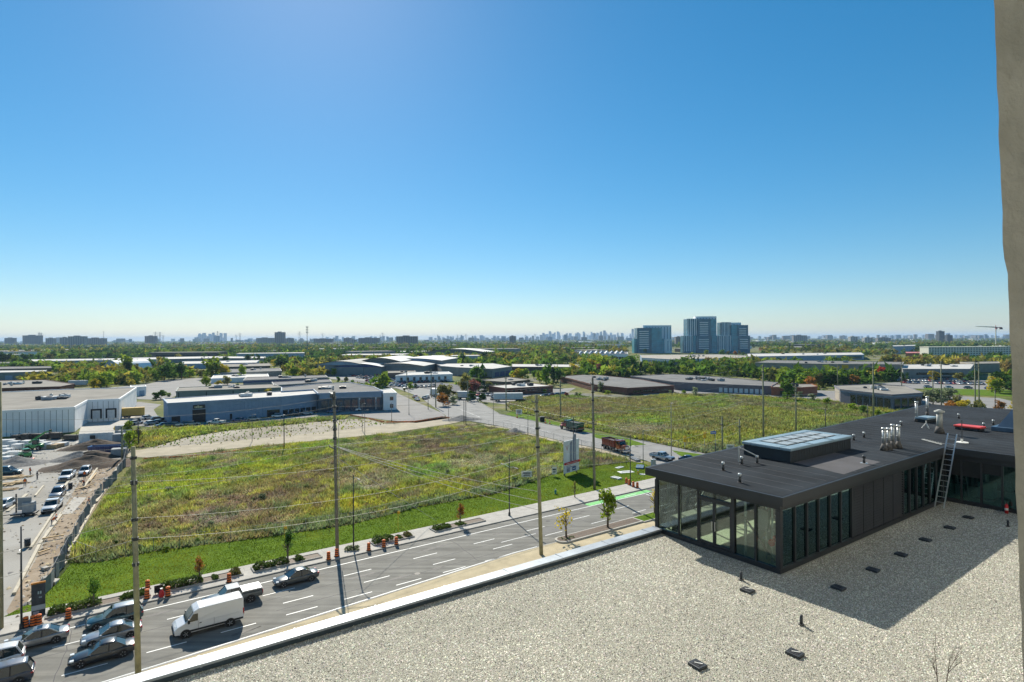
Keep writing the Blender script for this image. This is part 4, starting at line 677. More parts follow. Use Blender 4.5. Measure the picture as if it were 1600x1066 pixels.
def lamp(base, h, lab, arm=1.8, rz=TH, m=lampm, arms=1, zarm=None, ped=True):
    t = thing('lamp_post', lab, 'lamp post', base, rz, 'street lamps'); 
    MB().cyl((0, 0, 0), (0, 0, h), .1 if ped else .08, .06, 8).build('post', m, t, True)
    if ped: MB().cyl((0, 0, 0), (0, 0, .5), .2, .17, 8).build('base', m, t)
    za = zarm or h * .78
    for k in range(arms):
        s = -1 if k == 0 else 1; MB().tube([(0, 0, za), (0, s * arm * .6, za + .25), (0, s * arm, za + .2)], .035, 6).build('arm', gal, t); bevel(MB().box(-.12, s * arm - .35, za + .14, .12, s * arm + .35, za + .26).build('lamp_head', conc2, t), .03)
    return t
lamp(L(-31, 58.95, .12), 9.9, 'dark steel lamp post beside the dark advertising sign', arms=1)
lamp(L(2.5, 60.4, .12), 9.9, 'dark lamp post rising from the round shrub right of the barrel pole', 2.0, arms=1, zarm=9.5)
lamp(L(27.6, 60.2, .12), 9.6, 'dark lamp post on the sidewalk below the tower sign field', 2.0, arms=2, zarm=7.6)
lamp(L(56.9, 62, .12), 9.5, 'dark lamp post among the barrel row by the pavilion corner', 1.6)
PO = [  # surveyed: x, base row, top row, kind, label
 (876, 655, 595, 'w', 'wooden pole just behind the green dump truck'), (1193, 686, 570, 'w', 'grey pole with meter box seen behind the skylight left end'), (1049, 720, 628, 'c', 'pale stepped pole beside the silver pickup at the junction'), (1129, 707, 651, 'w', 'dark short pole behind the front roof edge, left of two'), (1156, 697, 655, 'w', 'thin pole with box behind the front roof edge, right of two'), (1118, 710, 694, 's', 'stubby dark post close behind the roof edge'), (1005, 726, 672, 'l', 'thin grey lamp at the side road corner left of the silver pickup'),
 (1244, 676, 601, 'w', 'thick wooden pole behind the skylight'), (1290, 676, 640, 's', 'dark short post at the right of the skylight'), (1356, 661, 632, 's', 'dark short post before the glazed office building'), (1365, 660, 566, 'w', 'tall pole in front of the glazed office building'), (1309, 606, 570, 'w', 'pole at the left corner of the glazed office building'), (1409, 606, 566, 'w', 'pole at the left end of the office car park'), (1458, 627, 580, 'w', 'pole among the grey willows'), (1471, 638, 564, 'w', 'tall pole behind the round chimney'), (1499, 637, 616, 's', 'small post in the orange shrubs'), (1524, 645, 566, 'w', 'left one of the two paired thick poles'), (1530, 645, 566, 'w', 'right one of the two paired thick poles'), (1555, 645, 610, 's', 'thin post beside the far sidewalk'),
 (636, 609, 579, 'w', 'pole at the far corner of the crowded car lot'), (674, 621, 577, 'w', 'pole near the parked box trucks'), (681, 637, 595, 'w', 'dark pole at the bend of the side road'), (639, 648, 610, 'c', 'concrete lamp in the empty lot beside the white block'), (612, 658, 629, 'c', 'short concrete lamp in the empty lot'), (566, 673, 630, 'l', 'left one of two close lamps by the dirt track'), (570, 681, 640, 'l', 'right one of two close lamps by the dirt track'), (444, 702, 649, 's', 'dark pole at the edge of the dirt track below the long shed'), (701, 658, 625, 'l', 'pale lamp at the mouth of the dirt track'), (725, 663, 626, 's', 'left one of two twin posts on the road edge'), (728, 664, 626, 's', 'right one of two twin posts on the road edge'), (771, 665, 627, 'l', 'lamp on the near edge of the side road'), (791, 641, 589, 'w', 'wooden pole at the white trailer'), (731, 628, 595, 'w', 'pole beside the red leafed trees'), (669, 640, 620, 's', 'short post in front of the box truck'),
 (216, 698, 660, 's', 'thin dark post at the yard corner by the track'), (191, 721, 667, 'w', 'dark pole at the site fence corner'), (228, 615, 594, 's', 'post behind the white warehouse roof'), (394, 690, 647, 'l', 'thin lamp with bright globe on the dirt track'), (825, 683, 640, 'l', 'thin lamp between the tall near pole and the green truck'), (896, 684, 652, 's', 'thin post in front of the green dump truck')]
for x_, yb, yt, k, lab in PO:
    p = G(x_, yb); h = A(x_, yt, p.y).z
    if k == 'w': upole(p, h, lab, wood, .25, [(h - .6, .9, .15)] if h > 9 else [], [(h - 2, 1)], .1)
    elif k == 'c': lamp(p, h, lab, 1.2, 0, conc2, 1, h - .4, True)
    elif k == 'l': lamp(p, h, lab, 1.0, 1.2, M('thin_lamp_steel', (.16, .16, .15)), 1, h - .3, False)
    else: t = thing('metal_post', lab, 'post', p, 0, 'dark metal posts'); MB().cyl((0, 0, 0), (0, 0, h), .13, .1, 7).build('post', lampm, t, True); MB().box(-.2, -.2, h - .01, .2, .2, h + .12).build('cap', lampm, t); MB().cyl((0, -.1, h * .7), (0, -.45, h * .7), .05, n=5).build('bracket', lampm, t)
for i, ((x0, y0), (x1, y1), z) in enumerate((((636, 609), (876, 655), 9), ((674, 621), (876, 655), 10), ((876, 655), (1049, 720), 11), ((1193, 686), (1365, 660), 12), ((1244, 676), (1471, 638), 11), ((1365, 660), (1524, 645), 13))):
    p = G(x0, y0); q = G(x1, y1); wire((p.x, p.y, z), (q.x, q.y, z), .8, ['wire from the car lot corner to the green truck pole', 'wire from the box trucks to the green truck pole', 'wire from the green truck pole to the junction pole', 'wire from the meter box pole to the office building pole', 'wire from the skylight pole to the chimney pole', 'wire from the office building pole to the paired poles'][i], .025)

# ------------------------------------------------------------------ chain link fences, posts one by one
fence_m = M('fence_wire', (.20, .215, .21), rough=.5, metal=.5); privacy = M('fence_privacy', (.17, .18, .185), rough=.8)
def fence(name, lab, pts, h=1.9, gap=3.0, wiregap=.35, m=fence_m, screen=None, zwob=0):
    pts = [Vector(p[:2]) for p in pts]; o = pts[0]; t = thing(name, lab, 'fence', (o.x, o.y, 0)); mesh = MB(); rail_ = MB(); post = MB().cyl((0, 0, 0), (0, 0, h), .035, n=6).mesh('post', m); sc_ = MB(); r_ = random.Random(len(pts))
    for p, q in zip(pts, pts[1:]):
        ln = (q - p).length; d = (q - p) / ln; n = max(1, round(ln / gap)); 
        for i in range(n + (q is pts[-1])): c = p + d * ln * i / n - o; inst('post', post, t, (c.x + r_.uniform(-1, 1) * zwob, c.y + r_.uniform(-1, 1) * zwob, 0))
        a = p - o; b = q - o; rail_.cyl((*a, h - .03), (*b, h - .03), .02, n=5)
        if screen:
            k = max(2, int(ln / 1.2)); cs = [a.lerp(b, i / k) + Vector((r_.uniform(-1, 1), r_.uniform(-1, 1))) * zwob for i in range(k + 1)]; hs = [h * r_.uniform(.85, 1) for _ in cs]
            for i in range(k): sc_.add([(*cs[i], .05), (*cs[i + 1], .05), (*cs[i + 1], hs[i + 1]), (*cs[i], hs[i])], [(0, 1, 2, 3)])
        if wiregap:
            s = 0; u = Vector((d.x, d.y)); nn = Vector((-u.y, u.x)) * .0
            while s < ln:
                for sg in (1, -1):
                    e = s + sg * h
                    if e < 0 or e > ln: s_e = min(max(e, 0), ln); zz = abs(s_e - s)
                    else: s_e, zz = e, h
                    if zz < .1: continue
                    A_ = a + d * s; B_ = a + d * s_e; w_ = .006; mesh.add([(A_.x - d.x * w_, A_.y - d.y * w_, .03), (A_.x + d.x * w_, A_.y + d.y * w_, .03), (B_.x + d.x * w_, B_.y + d.y * w_, zz), (B_.x - d.x * w_, B_.y - d.y * w_, zz)], [(0, 1, 2, 3)])
                s += wiregap
    rail_.build('top_rail', m, t)
    if wiregap: mesh.build('wire_mesh', m, t, kind='stuff')
    if screen: sc_.build('mesh_screen', screen, t, kind='stuff')
    return t
fence('chain_link_fence', 'long chain link fence between the mown lawn and the weedy field', gp([(118, 868), (150, 880), (240, 862), (320, 852), (400, 842), (550, 820), (650, 794), (775, 772), (870, 740), (935, 728), (1000, 727)]), 1.9, 3, .3)
fence('chain_link_fence', 'chain link fence along the side road beside the front field', gp([(1000, 727), (940, 707), (880, 693), (800, 673), (740, 662)]), 2.0, 4, .5)
fence('chain_link_fence', 'chain link fence along the far side of the side road', gp([(790, 636), (850, 653), (930, 671), (1010, 690), (1060, 702), (1130, 712), (1200, 700)]), 2.0, 4, .6)
fence('site_fence', 'grey screened temporary fence snaking between construction yard and field', gp([(205, 668), (196, 690), (197, 715), (193, 732), (178, 752), (158, 772), (140, 800), (122, 832), (104, 868), (86, 905), (70, 930)]), 2.0, 2.4, 0, M('temporary_fence_steel', (.3, .31, .31), metal=.5), privacy, .35)
fence('chain_link_fence', 'dark fence with vehicles behind it below the long blue shed', gp([(222, 672), (262, 672), (330, 668), (420, 660), (545, 648)]), 1.8, 4, .6)
saf = M('safety_orange', (.85, .27, .10), rough=.7)
fence('safety_netting', 'orange safety netting edging the empty lot beside the white block', gp([(548, 650), (575, 655), (602, 661), (650, 660), (690, 653), (703, 654)]), .55, 5, 0, saf, saf, .3)
fence('safety_netting', 'orange silt netting along the near edge of the dirt track', gp([(222, 719), (260, 717), (320, 713), (400, 702), (470, 694)]), .5, 6, 0, saf, saf, .4)
# ------------------------------------------------------------------ the two advertising signs
def text(body, size, mat, parent, loc, rot, name='lettering', ext=.01):
    cu = bpy.data.curves.new(name, 'FONT'); cu.body = body; cu.size = size; cu.extrude = ext; cu.align_x = 'CENTER'; cu.align_y = 'CENTER'; cu.materials.append(mat); cu.resolution_u = 2
    o = bpy.data.objects.new(name, cu); COL.objects.link(o); o.parent = parent; o.location = loc; o.rotation_euler = rot
    me = bpy.data.meshes.new_from_object(o); bpy.data.objects.remove(o); return inst(name, me, parent, loc) if not rot else mesh_rot(name, me, parent, loc, rot)
def mesh_rot(name, me, parent, loc, rot): o = inst(name, me, parent, loc); o.rotation_euler = rot; return o
def strokes(t, x0, x1, z0, z1, y, m):
    mb = MB(); r_ = random.Random(int(x1 * 100)); x_ = x0                        # lettering too far away to read: rows of small upright marks
    while x_ < x1: w_ = (z1 - z0) * r_.uniform(.2, .6); mb.box(x_, y, z0, min(x_ + w_, x1), y + .004, z1 if r_.random() < .4 else z0 + (z1 - z0) * .7); x_ += w_ + (z1 - z0) * r_.choice([.15, .2, .5])
    return mb.build('lettering', m, t)
p0 = G(881.5, 745); p1 = G(904.5, 738); d = (p1 - p0); t = thing('tower_sign', 'tall white development sign showing two grey towers with red band on the lawn', 'billboard', p0, math.atan2(d.y, d.x)); W = d.length
sw = M('sign_panel_white', (.62, .64, .66), rough=.5); red = M('sign_red', (.55, .03, .025)); gr = M('print_grey', (.24, .25, .30), var=.3, scale=1.5); navy = M('print_navy', (.03, .08, .2)); pink = M('print_pink', (.5, .3, .28))
MB().box(0, -.05, .55, W, .15, 7.1).build('panel', sw, t)
for x_ in (.5, W - .5): MB().box(x_ - .12, .16, 0, x_ + .12, .4, 6.6).build('post', wood2, t)
def tprof(x0, w_, z0, z1): return [(x0, z0), (x0 + w_, z0), (x0 + w_, z1 - .3), (x0 + w_ * .7, z1), (x0 + w_ * .25, z1 - .2), (x0, z1 - .5)]
for pr, m in ((tprof(1.9, .75, 2.75, 6.9), gr), (tprof(2.95, 1.1, 2.75, 8.3), gr)):
    mb = MB(); mb.loft([[(x_, y_, z_) for x_, z_ in pr] for y_ in (-.11, -.055)]); mb.build('tower_print', m, t)
    x0, x1 = pr[0][0], pr[1][0]
    for k in range(4): xx = x0 + (x1 - x0) * (k + .5) / 4; MB().box(xx - .05, -.118, 2.9, xx + .05, -.112, pr[4][1] - .6).build('tower_stripe', sw if k % 2 else navy, t)
MB().box(-.05, -.14, 2.25, W + .35, -.052, 2.7).build('red_band', red, t)
text('V', 1.6, pink, t, (.95, -.06, 5.6), (math.pi / 2, 0, 0)); strokes(t, .5, W - .4, 2.4, 2.55, -.146, sw)
for z_, w_ in ((1.95, 1.6), (1.65, 3.2)): MB().box(.7, -.056, z_ - .09, .7 + w_, -.051, z_ + .09).build('print_line', gr, t)
MB().box(.8, -.06, .75, 1.9, -.051, 1.5).build('plan_print', gr, t); MB().box(2.7, -.06, .75, 4.0, -.051, 1.55).build('photo_print', navy, t); MB().box(2.9, -.066, 1.05, 3.8, -.061, 1.2).build('print_line', sw, t)
p0 = G(49, 967); p1 = G(71, 962); d = p1 - p0; t = thing('dark_sign', 'dark upright sign board with orange top edge behind the kerbside barrels', 'billboard', p0, math.atan2(d.y, d.x)); W = d.length; dk = M('print_dark', (.04, .05, .06), var=.5, scale=1.2)
MB().box(0, -.06, .1, W, .06, 3.4).build('panel', dk, t); MB().box(-.03, -.08, 3.4, W + .03, .08, 3.55).build('top_edge', M('print_orange', (.5, .2, .03)), t); MB().box(.0, -.066, .75, W, -.061, 1.25).build('print_band', M('print_steel', (.3, .36, .4)), t); MB().box(.12, -.066, .25, W - .5, -.061, .65).build('print_line', gr, t)
teal_ = M('print_teal', (.3, .42, .45)); strokes(t, .5, W - .25, 2.35, 2.75, -.066, teal_); strokes(t, .6, W - .25, 1.95, 2.12, -.066, teal_)
for x_ in (.1, W - .1): MB().box(x_ - .06, .07, 0, x_ + .06, .2, 3.3).build('post', wood2, t)
# ------------------------------------------------------------------ vehicles: x forward, y left, origin on the road under the middle
def paint(name, c, met=.3): return M('paint_' + name, c, rough=.28, metal=met, var=.03, spec=.6, coat=.5)
vglass = M('vehicle_glass', (.012, .022, .024), rough=.06, spec=.9, var=.02); tyre = M('tyre_rubber', (.014, .014, .014), rough=.85); rimm = M('alloy', (.42, .43, .44), rough=.3, metal=.8); lampw = M('headlamp', (.72, .74, .74), rough=.1, spec=.9); lampr = M('tail_lamp', (.35, .01, .012), rough=.2, spec=.8); trim = M('black_trim', (.015, .015, .017), rough=.5); chrome = M('chrome', (.6, .62, .64), rough=.15, metal=1)
WHEEL = {}
def wheel(t, x, y, r, w_=.22, rim=rimm):
    k = (round(r, 2), w_)
    if k not in WHEEL:
        a = MB(); n = 18; prof = [(-w_ / 2, r * .66), (-w_ / 2, r * .94), (-w_ * .36, r), (w_ * .36, r), (w_ / 2, r * .94), (w_ / 2, r * .66)]; a.loft([[(math.cos(i * 2 * math.pi / n) * q, y_, math.sin(i * 2 * math.pi / n) * q) for i in range(n)] for y_, q in prof], caps=True)
        b = MB().cyl((0, -w_ * .42, 0), (0, w_ * .42, 0), r * .64, n=14)
        for s in (-1, 1):
            for i in range(5): g = i * 1.2566; c, s_ = math.cos(g), math.sin(g); b.loft([[(c * q - s_ * .035, y_, s_ * q + c * .035), (c * q + s_ * .035, y_, s_ * q - c * .035)] [::s] + [(c * q + s_ * .035, y_ * .8, s_ * q - c * .035), (c * q - s_ * .035, y_ * .8, s_ * q + c * .035)][::s] for q, y_ in ((.04, s * w_ * .5), (r * .66, s * w_ * .54))])
        WHEEL[k] = (a.mesh('tyre', tyre), b.mesh('rim', rim))
    e = inst('wheel', WHEEL[k][0], t, (x, y, r)); inst('rim', WHEEL[k][1], e); return e
def ring(x, zb, zt, hw, tuck=.9, crown=.03):
    m = zb + (zt - zb) * .42; return [(x, -hw * tuck, zb), (x, -hw, zb + .12), (x, -hw * 1.0, m), (x, -hw * .97, zt - .1), (x, -hw * .86, zt), (x, 0, zt + crown), (x, hw * .86, zt), (x, hw * .97, zt - .1), (x, hw, m), (x, hw, zb + .12), (x, hw * tuck, zb)]
def car(name, label, cat, p, rz, col, L_=4.75, W_=1.83, H_=1.45, style='sedan', group='cars on the main road', sunroof=False, rim=rimm, roofc=None):
    t = thing(name, label, cat, p, rz, group); h = L_ / 2; hw = W_ / 2
    tall = style in ('suv', 'hatch'); belt = .98 if tall else .88; hood = belt - .04; deck = belt + .02; r = .35 if tall else .325; xf, xr = h - .88, -h + .95
    st = [(-h, .42, belt - .12, hw * .80), (-h + .08, .30, belt - .03, hw * .90), (-h + .45, .22, deck, hw * .97), (-h + 1.2, .20, belt, hw), (0, .19, belt - .02, hw), (h - 1.55, .20, belt - .02, hw), (h - .7, .22, hood - .07, hw * .97), (h - .2, .26, hood - .17, hw * .88), (h - .04, .34, hood - .27, hw * .74)]
    b = MB().loft([ring(*s) for s in st]).build('body', col, t, True); bevel(b, .02, 1)
    if style == 'sedan': xs = (-h + .62, -h + 1.42, h - 2.25, h - 1.35)
    elif style == 'hatch': xs = (-h + .12, -h + .5, h - 2.2, h - 1.3)
    else: xs = (-h + .1, -h + .45, h - 2.2, h - 1.35)
    x0, x1, x2, x3 = xs; zr = H_; bw, tw = hw * .93, hw * .74; xm = (x1 + x2) / 2
    gl = [[(x0, -bw * .9, belt - .03), (x0, bw * .9, belt - .03), (x3, bw * .92, belt - .05), (x3, -bw * .92, belt - .05)]]
    v = [(x0, -bw * .92, belt - .04), (x0 + .05, bw * -.92, belt - .04)]
    mb = MB(); low = [(x0, bw * .9), (xm, bw), (x3, bw * .93), (x3, -bw * .93), (xm, -bw), (x0, -bw * .9)]; up = [(x1, tw * .95), (xm, tw), (x2, tw * .95), (x2, -tw * .95), (xm, -tw), (x1, -tw * .95)]
    mb.loft([[(x, y, belt - .05) for x, y in low], [(x, y, zr - .05) for x, y in up]]).build('glasshouse', vglass, t, False)
    rf = MB(); rr = [(x1 - .04, .82, zr - .045), (x1 + .25, .98, zr - .005), (xm, 1.02, zr + .03), (x2 - .2, .98, zr + .005), (x2 + .06, .86, zr - .045)]
    rf.loft([[(x, -tw * f, z - .04), (x, -tw * f * .98, z), (x, -tw * f * .6, z + .035), (x, tw * f * .6, z + .035), (x, tw * f * .98, z), (x, tw * f, z - .04)] for x, f, z in rr]).build('roof', roofc or col, t, True)
    for s in (-1, 1):
        for (xa, ya, xb, yb, w_) in ((x3, bw * .93, x2, tw * .95, .05), (x0, bw * .9, x1, tw * .95, .07)): MB().loft([[(xa - w_, s * (ya + .012), belt - .06), (xa + w_, s * (ya + .012), belt - .06), (xa + w_, s * (ya - .05), belt - .06), (xa - w_, s * (ya - .05), belt - .06)][::s], [(xb - w_, s * (yb + .012), zr - .04), (xb + w_, s * (yb + .012), zr - .04), (xb + w_, s * (yb - .05), zr - .04), (xb - w_, s * (yb - .05), zr - .04)][::s]]).build('pillar', col, t)
    for s in (-1, 1): MB().loft([[(xm - .08, s * (bw + .01), belt - .05), (xm + .02, s * (bw + .01), belt - .05), (xm + .02, s * (bw - .04), belt - .05), (xm - .08, s * (bw - .04), belt - .05)][::s], [(xm - .08, s * (tw + .01), zr - .04), (xm, s * (tw + .01), zr - .04), (xm, s * (tw - .04), zr - .04), (xm - .08, s * (tw - .04), zr - .04)][::s]]).build('door_pillar', trim, t)
    if sunroof: MB().box(xm - .05, -tw * .55, zr + .045, x2 - .25, tw * .55, zr + .068).build('sunroof', vglass, t)
    for x in (xf, xr):
        for s in (-1, 1): wheel(t, x, s * (hw - .11), r, rim=rim); MB().cyl((x, s * (hw * .55), r), (x, s * (hw + .004), r), r + .06, n=16).build('wheel_arch', trim, t)
    MB().box(-h + .6, -hw - .005, .19, h - .9, -hw * .9, .27).build('sill', trim, t); MB().box(-h + .6, hw * .9, .19, h - .9, hw + .005, .27).build('sill', trim, t); bevel(MB().box(h - .3, -hw * .62, .36, h + .02, hw * .62, .55).build('grille', trim, t), .04)
    for s in (-1, 1):
        bevel(MB().box(h - .42, s * hw * .5 if s > 0 else -hw * .88, .62, h - .12, hw * .88 if s > 0 else s * hw * .5, .74).build('headlight', lampw, t), .03)
        bevel(MB().box(-h - .01, s * hw * .5 if s > 0 else -hw * .9, .7, -h + .25, hw * .9 if s > 0 else s * hw * .5, .86).build('tail_light', lampr, t), .03)
        bevel(MB().box(x3 - .25, s * (hw + .0) if s > 0 else -hw - .17, belt - .02, x3 - .08, hw + .17 if s > 0 else -hw, belt + .12).build('mirror', col, t), .03)
        for xd in (xm - .35, xm + .75): MB().box(xd - .1, s * (hw - .01) - .012, belt - .2, xd + .1, s * (hw - .01) + .012, belt - .17).build('door_handle', chrome, t)
        for xd in (x0 + .75, xm, x3 - .2): MB().box(xd - .006, s * (hw - .002) - .004, .3, xd + .006, s * (hw - .002) + .004, belt - .12).build('door_gap', trim, t)
    MB().box(-h - .02, -.26, .56, -h + .05, .26, .68).build('number_plate', refl, t); return t
HL = TH + math.pi
car('sedan', 'lone dark grey sedan driving in the far lane behind the pickup', 'car', L(-6.4, 54.75, .008), HL, paint('graphite', (.055, .065, .07)), 4.9, 1.86, 1.43)
car('suv', 'dark teal suv in the far lane behind the silver sedan', 'car', L(-23.6, 55.3, .008), HL, paint('teal', (.02, .07, .09)), 4.7, 1.86, 1.68, 'suv', roofc=paint('silver_roof', (.38, .4, .41), .5))
car('sedan', 'silver grey sedan in the second lane partly hidden by the near pole', 'car', L(-23.9, 51.75, .008), HL, paint('silver', (.30, .32, .34), .6), 4.75, 1.82, 1.43)
car('sedan', 'black sedan in the middle lane closest to the near pole', 'car', L(-24.6, 48.3, .008), HL, paint('black', (.022, .026, .03)), 4.85, 1.84, 1.43)
car('sedan', 'silver sedan with sunroof at the queue end beside the dark sign', 'car', L(-29.6, 54.8, .008), HL, paint('grey_silver', (.25, .265, .28), .6), 4.85, 1.84, 1.43, sunroof=True, rim=M('dark_alloy', (.1, .1, .11), rough=.35, metal=.7))
car('hatchback', 'white hatchback cut off at the left edge of the road', 'car', L(-32.4, 52.0, .008), HL, paint('white', (.62, .63, .64), .05), 4.5, 1.82, 1.62, 'hatch')
car('suv', 'dark blue suv nearest the camera at the lower left corner', 'car', L(-31.6, 48.2, .008), HL, paint('midnight', (.015, .028, .055)), 4.75, 1.88, 1.66, 'suv', roofc=paint('grey_roof', (.20, .21, .23), .5))
def rbox(t, n, x0, y0, z0, x1, y1, z1, m, b=.05): return bevel(MB().box(x0, y0, z0, x1, y1, z1).build(n, m, t), b)
def pickup(label, p, rz, col, L_=5.7, W_=1.95, H_=1.85, group='pickup trucks', low=None, cargo=None):
    t = thing('pickup_truck', label, 'pickup', p, rz, group); h = L_ / 2; hw = W_ / 2; belt = 1.12
    st = [(-h + .02, .50, 1.0, hw * .92), (-h + .1, .45, belt, hw), (-.2, .42, belt, hw), (h - 1.5, .42, belt, hw), (h - .5, .45, belt - .05, hw * .97), (h - .1, .48, belt - .14, hw * .9), (h, .55, belt - .25, hw * .82)]
    bevel(MB().loft([ring(*s, crown=.02) for s in st]).build('body', col, t, True), .02, 1)
    x0, x1, x2, x3 = -.75, -.62, h - 2.35, h - 1.65; bw, tw = hw * .93, hw * .78
    MB().loft([[(x0, -bw, belt - .05), (x3, -bw, belt - .05), (x3, bw, belt - .05), (x0, bw, belt - .05)], [(x1, -tw, H_ - .06), (x2, -tw, H_ - .06), (x2, tw, H_ - .06), (x1, tw, H_ - .06)]]).build('glasshouse', vglass, t)
    rbox(t, 'roof', x1 - .06, -tw - .02, H_ - .08, x2 + .08, tw + .02, H_, col, .04)
    for s in (-1, 1):
        for xa, xb, w_ in ((x0, x1, .1), (x3, x2, .05), ((x0 + x3) / 2, (x1 + x2) / 2, .05)): MB().loft([[(xa - w_, s * (bw + .01), belt - .05), (xa + w_, s * (bw + .01), belt - .05), (xa + w_, s * (bw - .06), belt - .05), (xa - w_, s * (bw - .06), belt - .05)][::s], [(xb - w_, s * (tw + .01), H_ - .07), (xb + w_, s * (tw + .01), H_ - .07), (xb + w_, s * (tw - .06), H_ - .07), (xb - w_, s * (tw - .06), H_ - .07)][::s]]).build('pillar', col, t)
    MB().box(-h + .12, -hw * .8, belt + .003, x0 - .1, hw * .8, belt + .04).build('bed_floor', trim, t)
    for s in (-1, 1): MB().box(-h + .06, s * hw * .82 if s > 0 else -hw * .98, belt, x0 - .05, hw * .98 if s > 0 else -hw * .82, belt + .16).build('bed_side', col, t)
    MB().box(-h + .03, -hw * .9, .6, -h + .1, hw * .9, belt + .16).build('tailgate', low or col, t)
    for x in (h - 1.0, -h + 1.25):
        for s in (-1, 1): wheel(t, x, s * (hw - .13), .39, .26); MB().cyl((x, s * hw * .5, .39), (x, s * (hw + .004), .39), .47, n=16).build('wheel_arch', trim, t)
    rbox(t, 'grille', h - .3, -hw * .6, .62, h + .03, hw * .6, .9, trim, .03); rbox(t, 'bumper', h - .35, -hw * .9, .42, h + .06, hw * .9, .58, low or trim, .04)
    for s in (-1, 1):
        rbox(t, 'headlight', h - .3, min(s * hw * .62, s * hw * .92), .72, h - .02, max(s * hw * .62, s * hw * .92), .9, lampw, .03); MB().box(-h - .01, min(s * hw * .8, s * hw * .95), .7, -h + .1, max(s * hw * .8, s * hw * .95), 1.1).build('tail_light', lampr, t); rbox(t, 'mirror', x3 - .3, min(s * hw, s * (hw + .22)), belt + .02, x3 - .14, max(s * hw, s * (hw + .22)), belt + .2, trim, .03)
    if cargo: rbox(t, 'bed_cover', -h + .1, -hw * .9, belt + .16, x0 - .1, hw * .9, belt + .22, cargo, .03)
    return t
silv = paint('bright_silver', (.42, .44, .46), .5); whitep = paint('pickup_white', (.66, .67, .67), .05)
pickup('dark slate pickup with pale bed cover half hidden behind the white van', L(-13.4, 53.1, .008), HL, paint('slate', (.07, .085, .095)), 5.8, group='pickup trucks', low=trim, cargo=silv)
def van(label, p, rz):
    t = thing('cargo_van', label, 'van', p, rz); col = paint('van_white', (.64, .65, .66), .02); hw = 1.03
    prof = [(-3.0, .42), (2.55, .38), (2.95, .45), (3.0, .85), (2.72, 1.12), (2.05, 1.38), (1.32, 2.28), (.9, 2.47), (-2.85, 2.52), (-2.98, 2.4)]
    n = len(prof); mb = MB(); ys = [(-hw * .93, .97), (-hw, .985), (-hw, 1), (hw, 1), (hw, .985), (hw * .93, .97)]
    sec = lambda y_, tk: [(x, y_ * (1 - .10 * max(0, (z - 1.3) / 1.2)), z) for x, z in prof]
    mb.loft([sec(-hw, 1), sec(-hw * .94, 1), sec(hw * .94, 1), sec(hw, 1)]); b = mb.build('body', col, t); bevel(b, .07, 3)
    def q(name, pts, m, off):                                    # plates that follow the body side and nose
        m_ = MB(); m_.loft([[Vector(p_) for p_ in pts], [Vector(p_) + Vector(off) for p_ in pts]]); return m_.build(name, m, t)
    q('windscreen', [(2.02, -.86, 1.43), (2.02, .86, 1.43), (1.40, .84, 2.2), (1.40, -.84, 2.2)], vglass, (.03, 0, .03))
    for s in (-1, 1):
        y_ = lambda z: s * (hw * (1 - .10 * max(0, (z - 1.3) / 1.2)) + .004)
        q('side_window', [(1.85, y_(1.4), 1.4), (1.02, y_(1.4), 1.4), (1.02, y_(2.05), 2.05), (1.42, y_(2.05), 2.05)][::s], vglass, (0, s * .012, 0))
        for x_ in (1.0, -.35): MB().box(x_ - .01, y_(1) - .006, .5, x_ + .01, y_(1) + .006, 1.3).build('door_gap', trim, t)
        MB().box(-2.9, y_(.6) - .012, .48, 2.2, y_(.6) + .012, .66).build('rub_strip', trim, t); MB().box(-2.6, y_(1.2) - .012, 1.16, .8, y_(1.2) + .006, 1.22).build('side_crease', col, t); rbox(t, 'mirror', 1.72, min(s * 1.0, s * 1.34), 1.35, 1.9, max(s * 1.0, s * 1.34), 1.72, trim, .04)
        MB().box(.72, y_(1.15) - .02, 1.1, .9, y_(1.15) + .02, 1.15).build('door_handle', trim, t); q('headlight', [(2.86, s * .62, .82), (2.62, s * .95, .9), (2.5, s * .95, 1.15), (2.74, s * .62, 1.06)][::s], lampw, (.05, 0, .04)); MB().box(-3.02, min(s * .88, s * 1.0), .9, -2.9, max(s * .88, s * 1.0), 1.5).build('tail_light', lampr, t)
        for x_ in (2.05, -1.75): MB().cyl((x_, s * .6, .36), (x_, s * (hw + .008), .36), .46, n=18).build('wheel_arch', trim, t); wheel(t, x_, s * .92, .36, .24)
    rbox(t, 'bumper', 2.7, -.98, .36, 3.06, .98, .66, trim, .06); rbox(t, 'grille', 2.8, -.55, .72, 2.99, .55, .86, trim, .02); MB().box(-3.02, -.012, .6, -2.97, .012, 2.3).box(-3.03, -.8, 1.45, -2.985, -.15, 2.1).box(-3.03, .15, 1.45, -2.985, .8, 2.1).build('rear_window', vglass, t); MB().box(-2.2, -.7, 2.53, .4, -.66, 2.56).box(-2.2, .66, 2.53, .4, .7, 2.56).build('roof_rib', col, t); return t
van('white high roof cargo van driving left in the middle lane', L(-16.2, 48.85, .008), HL)
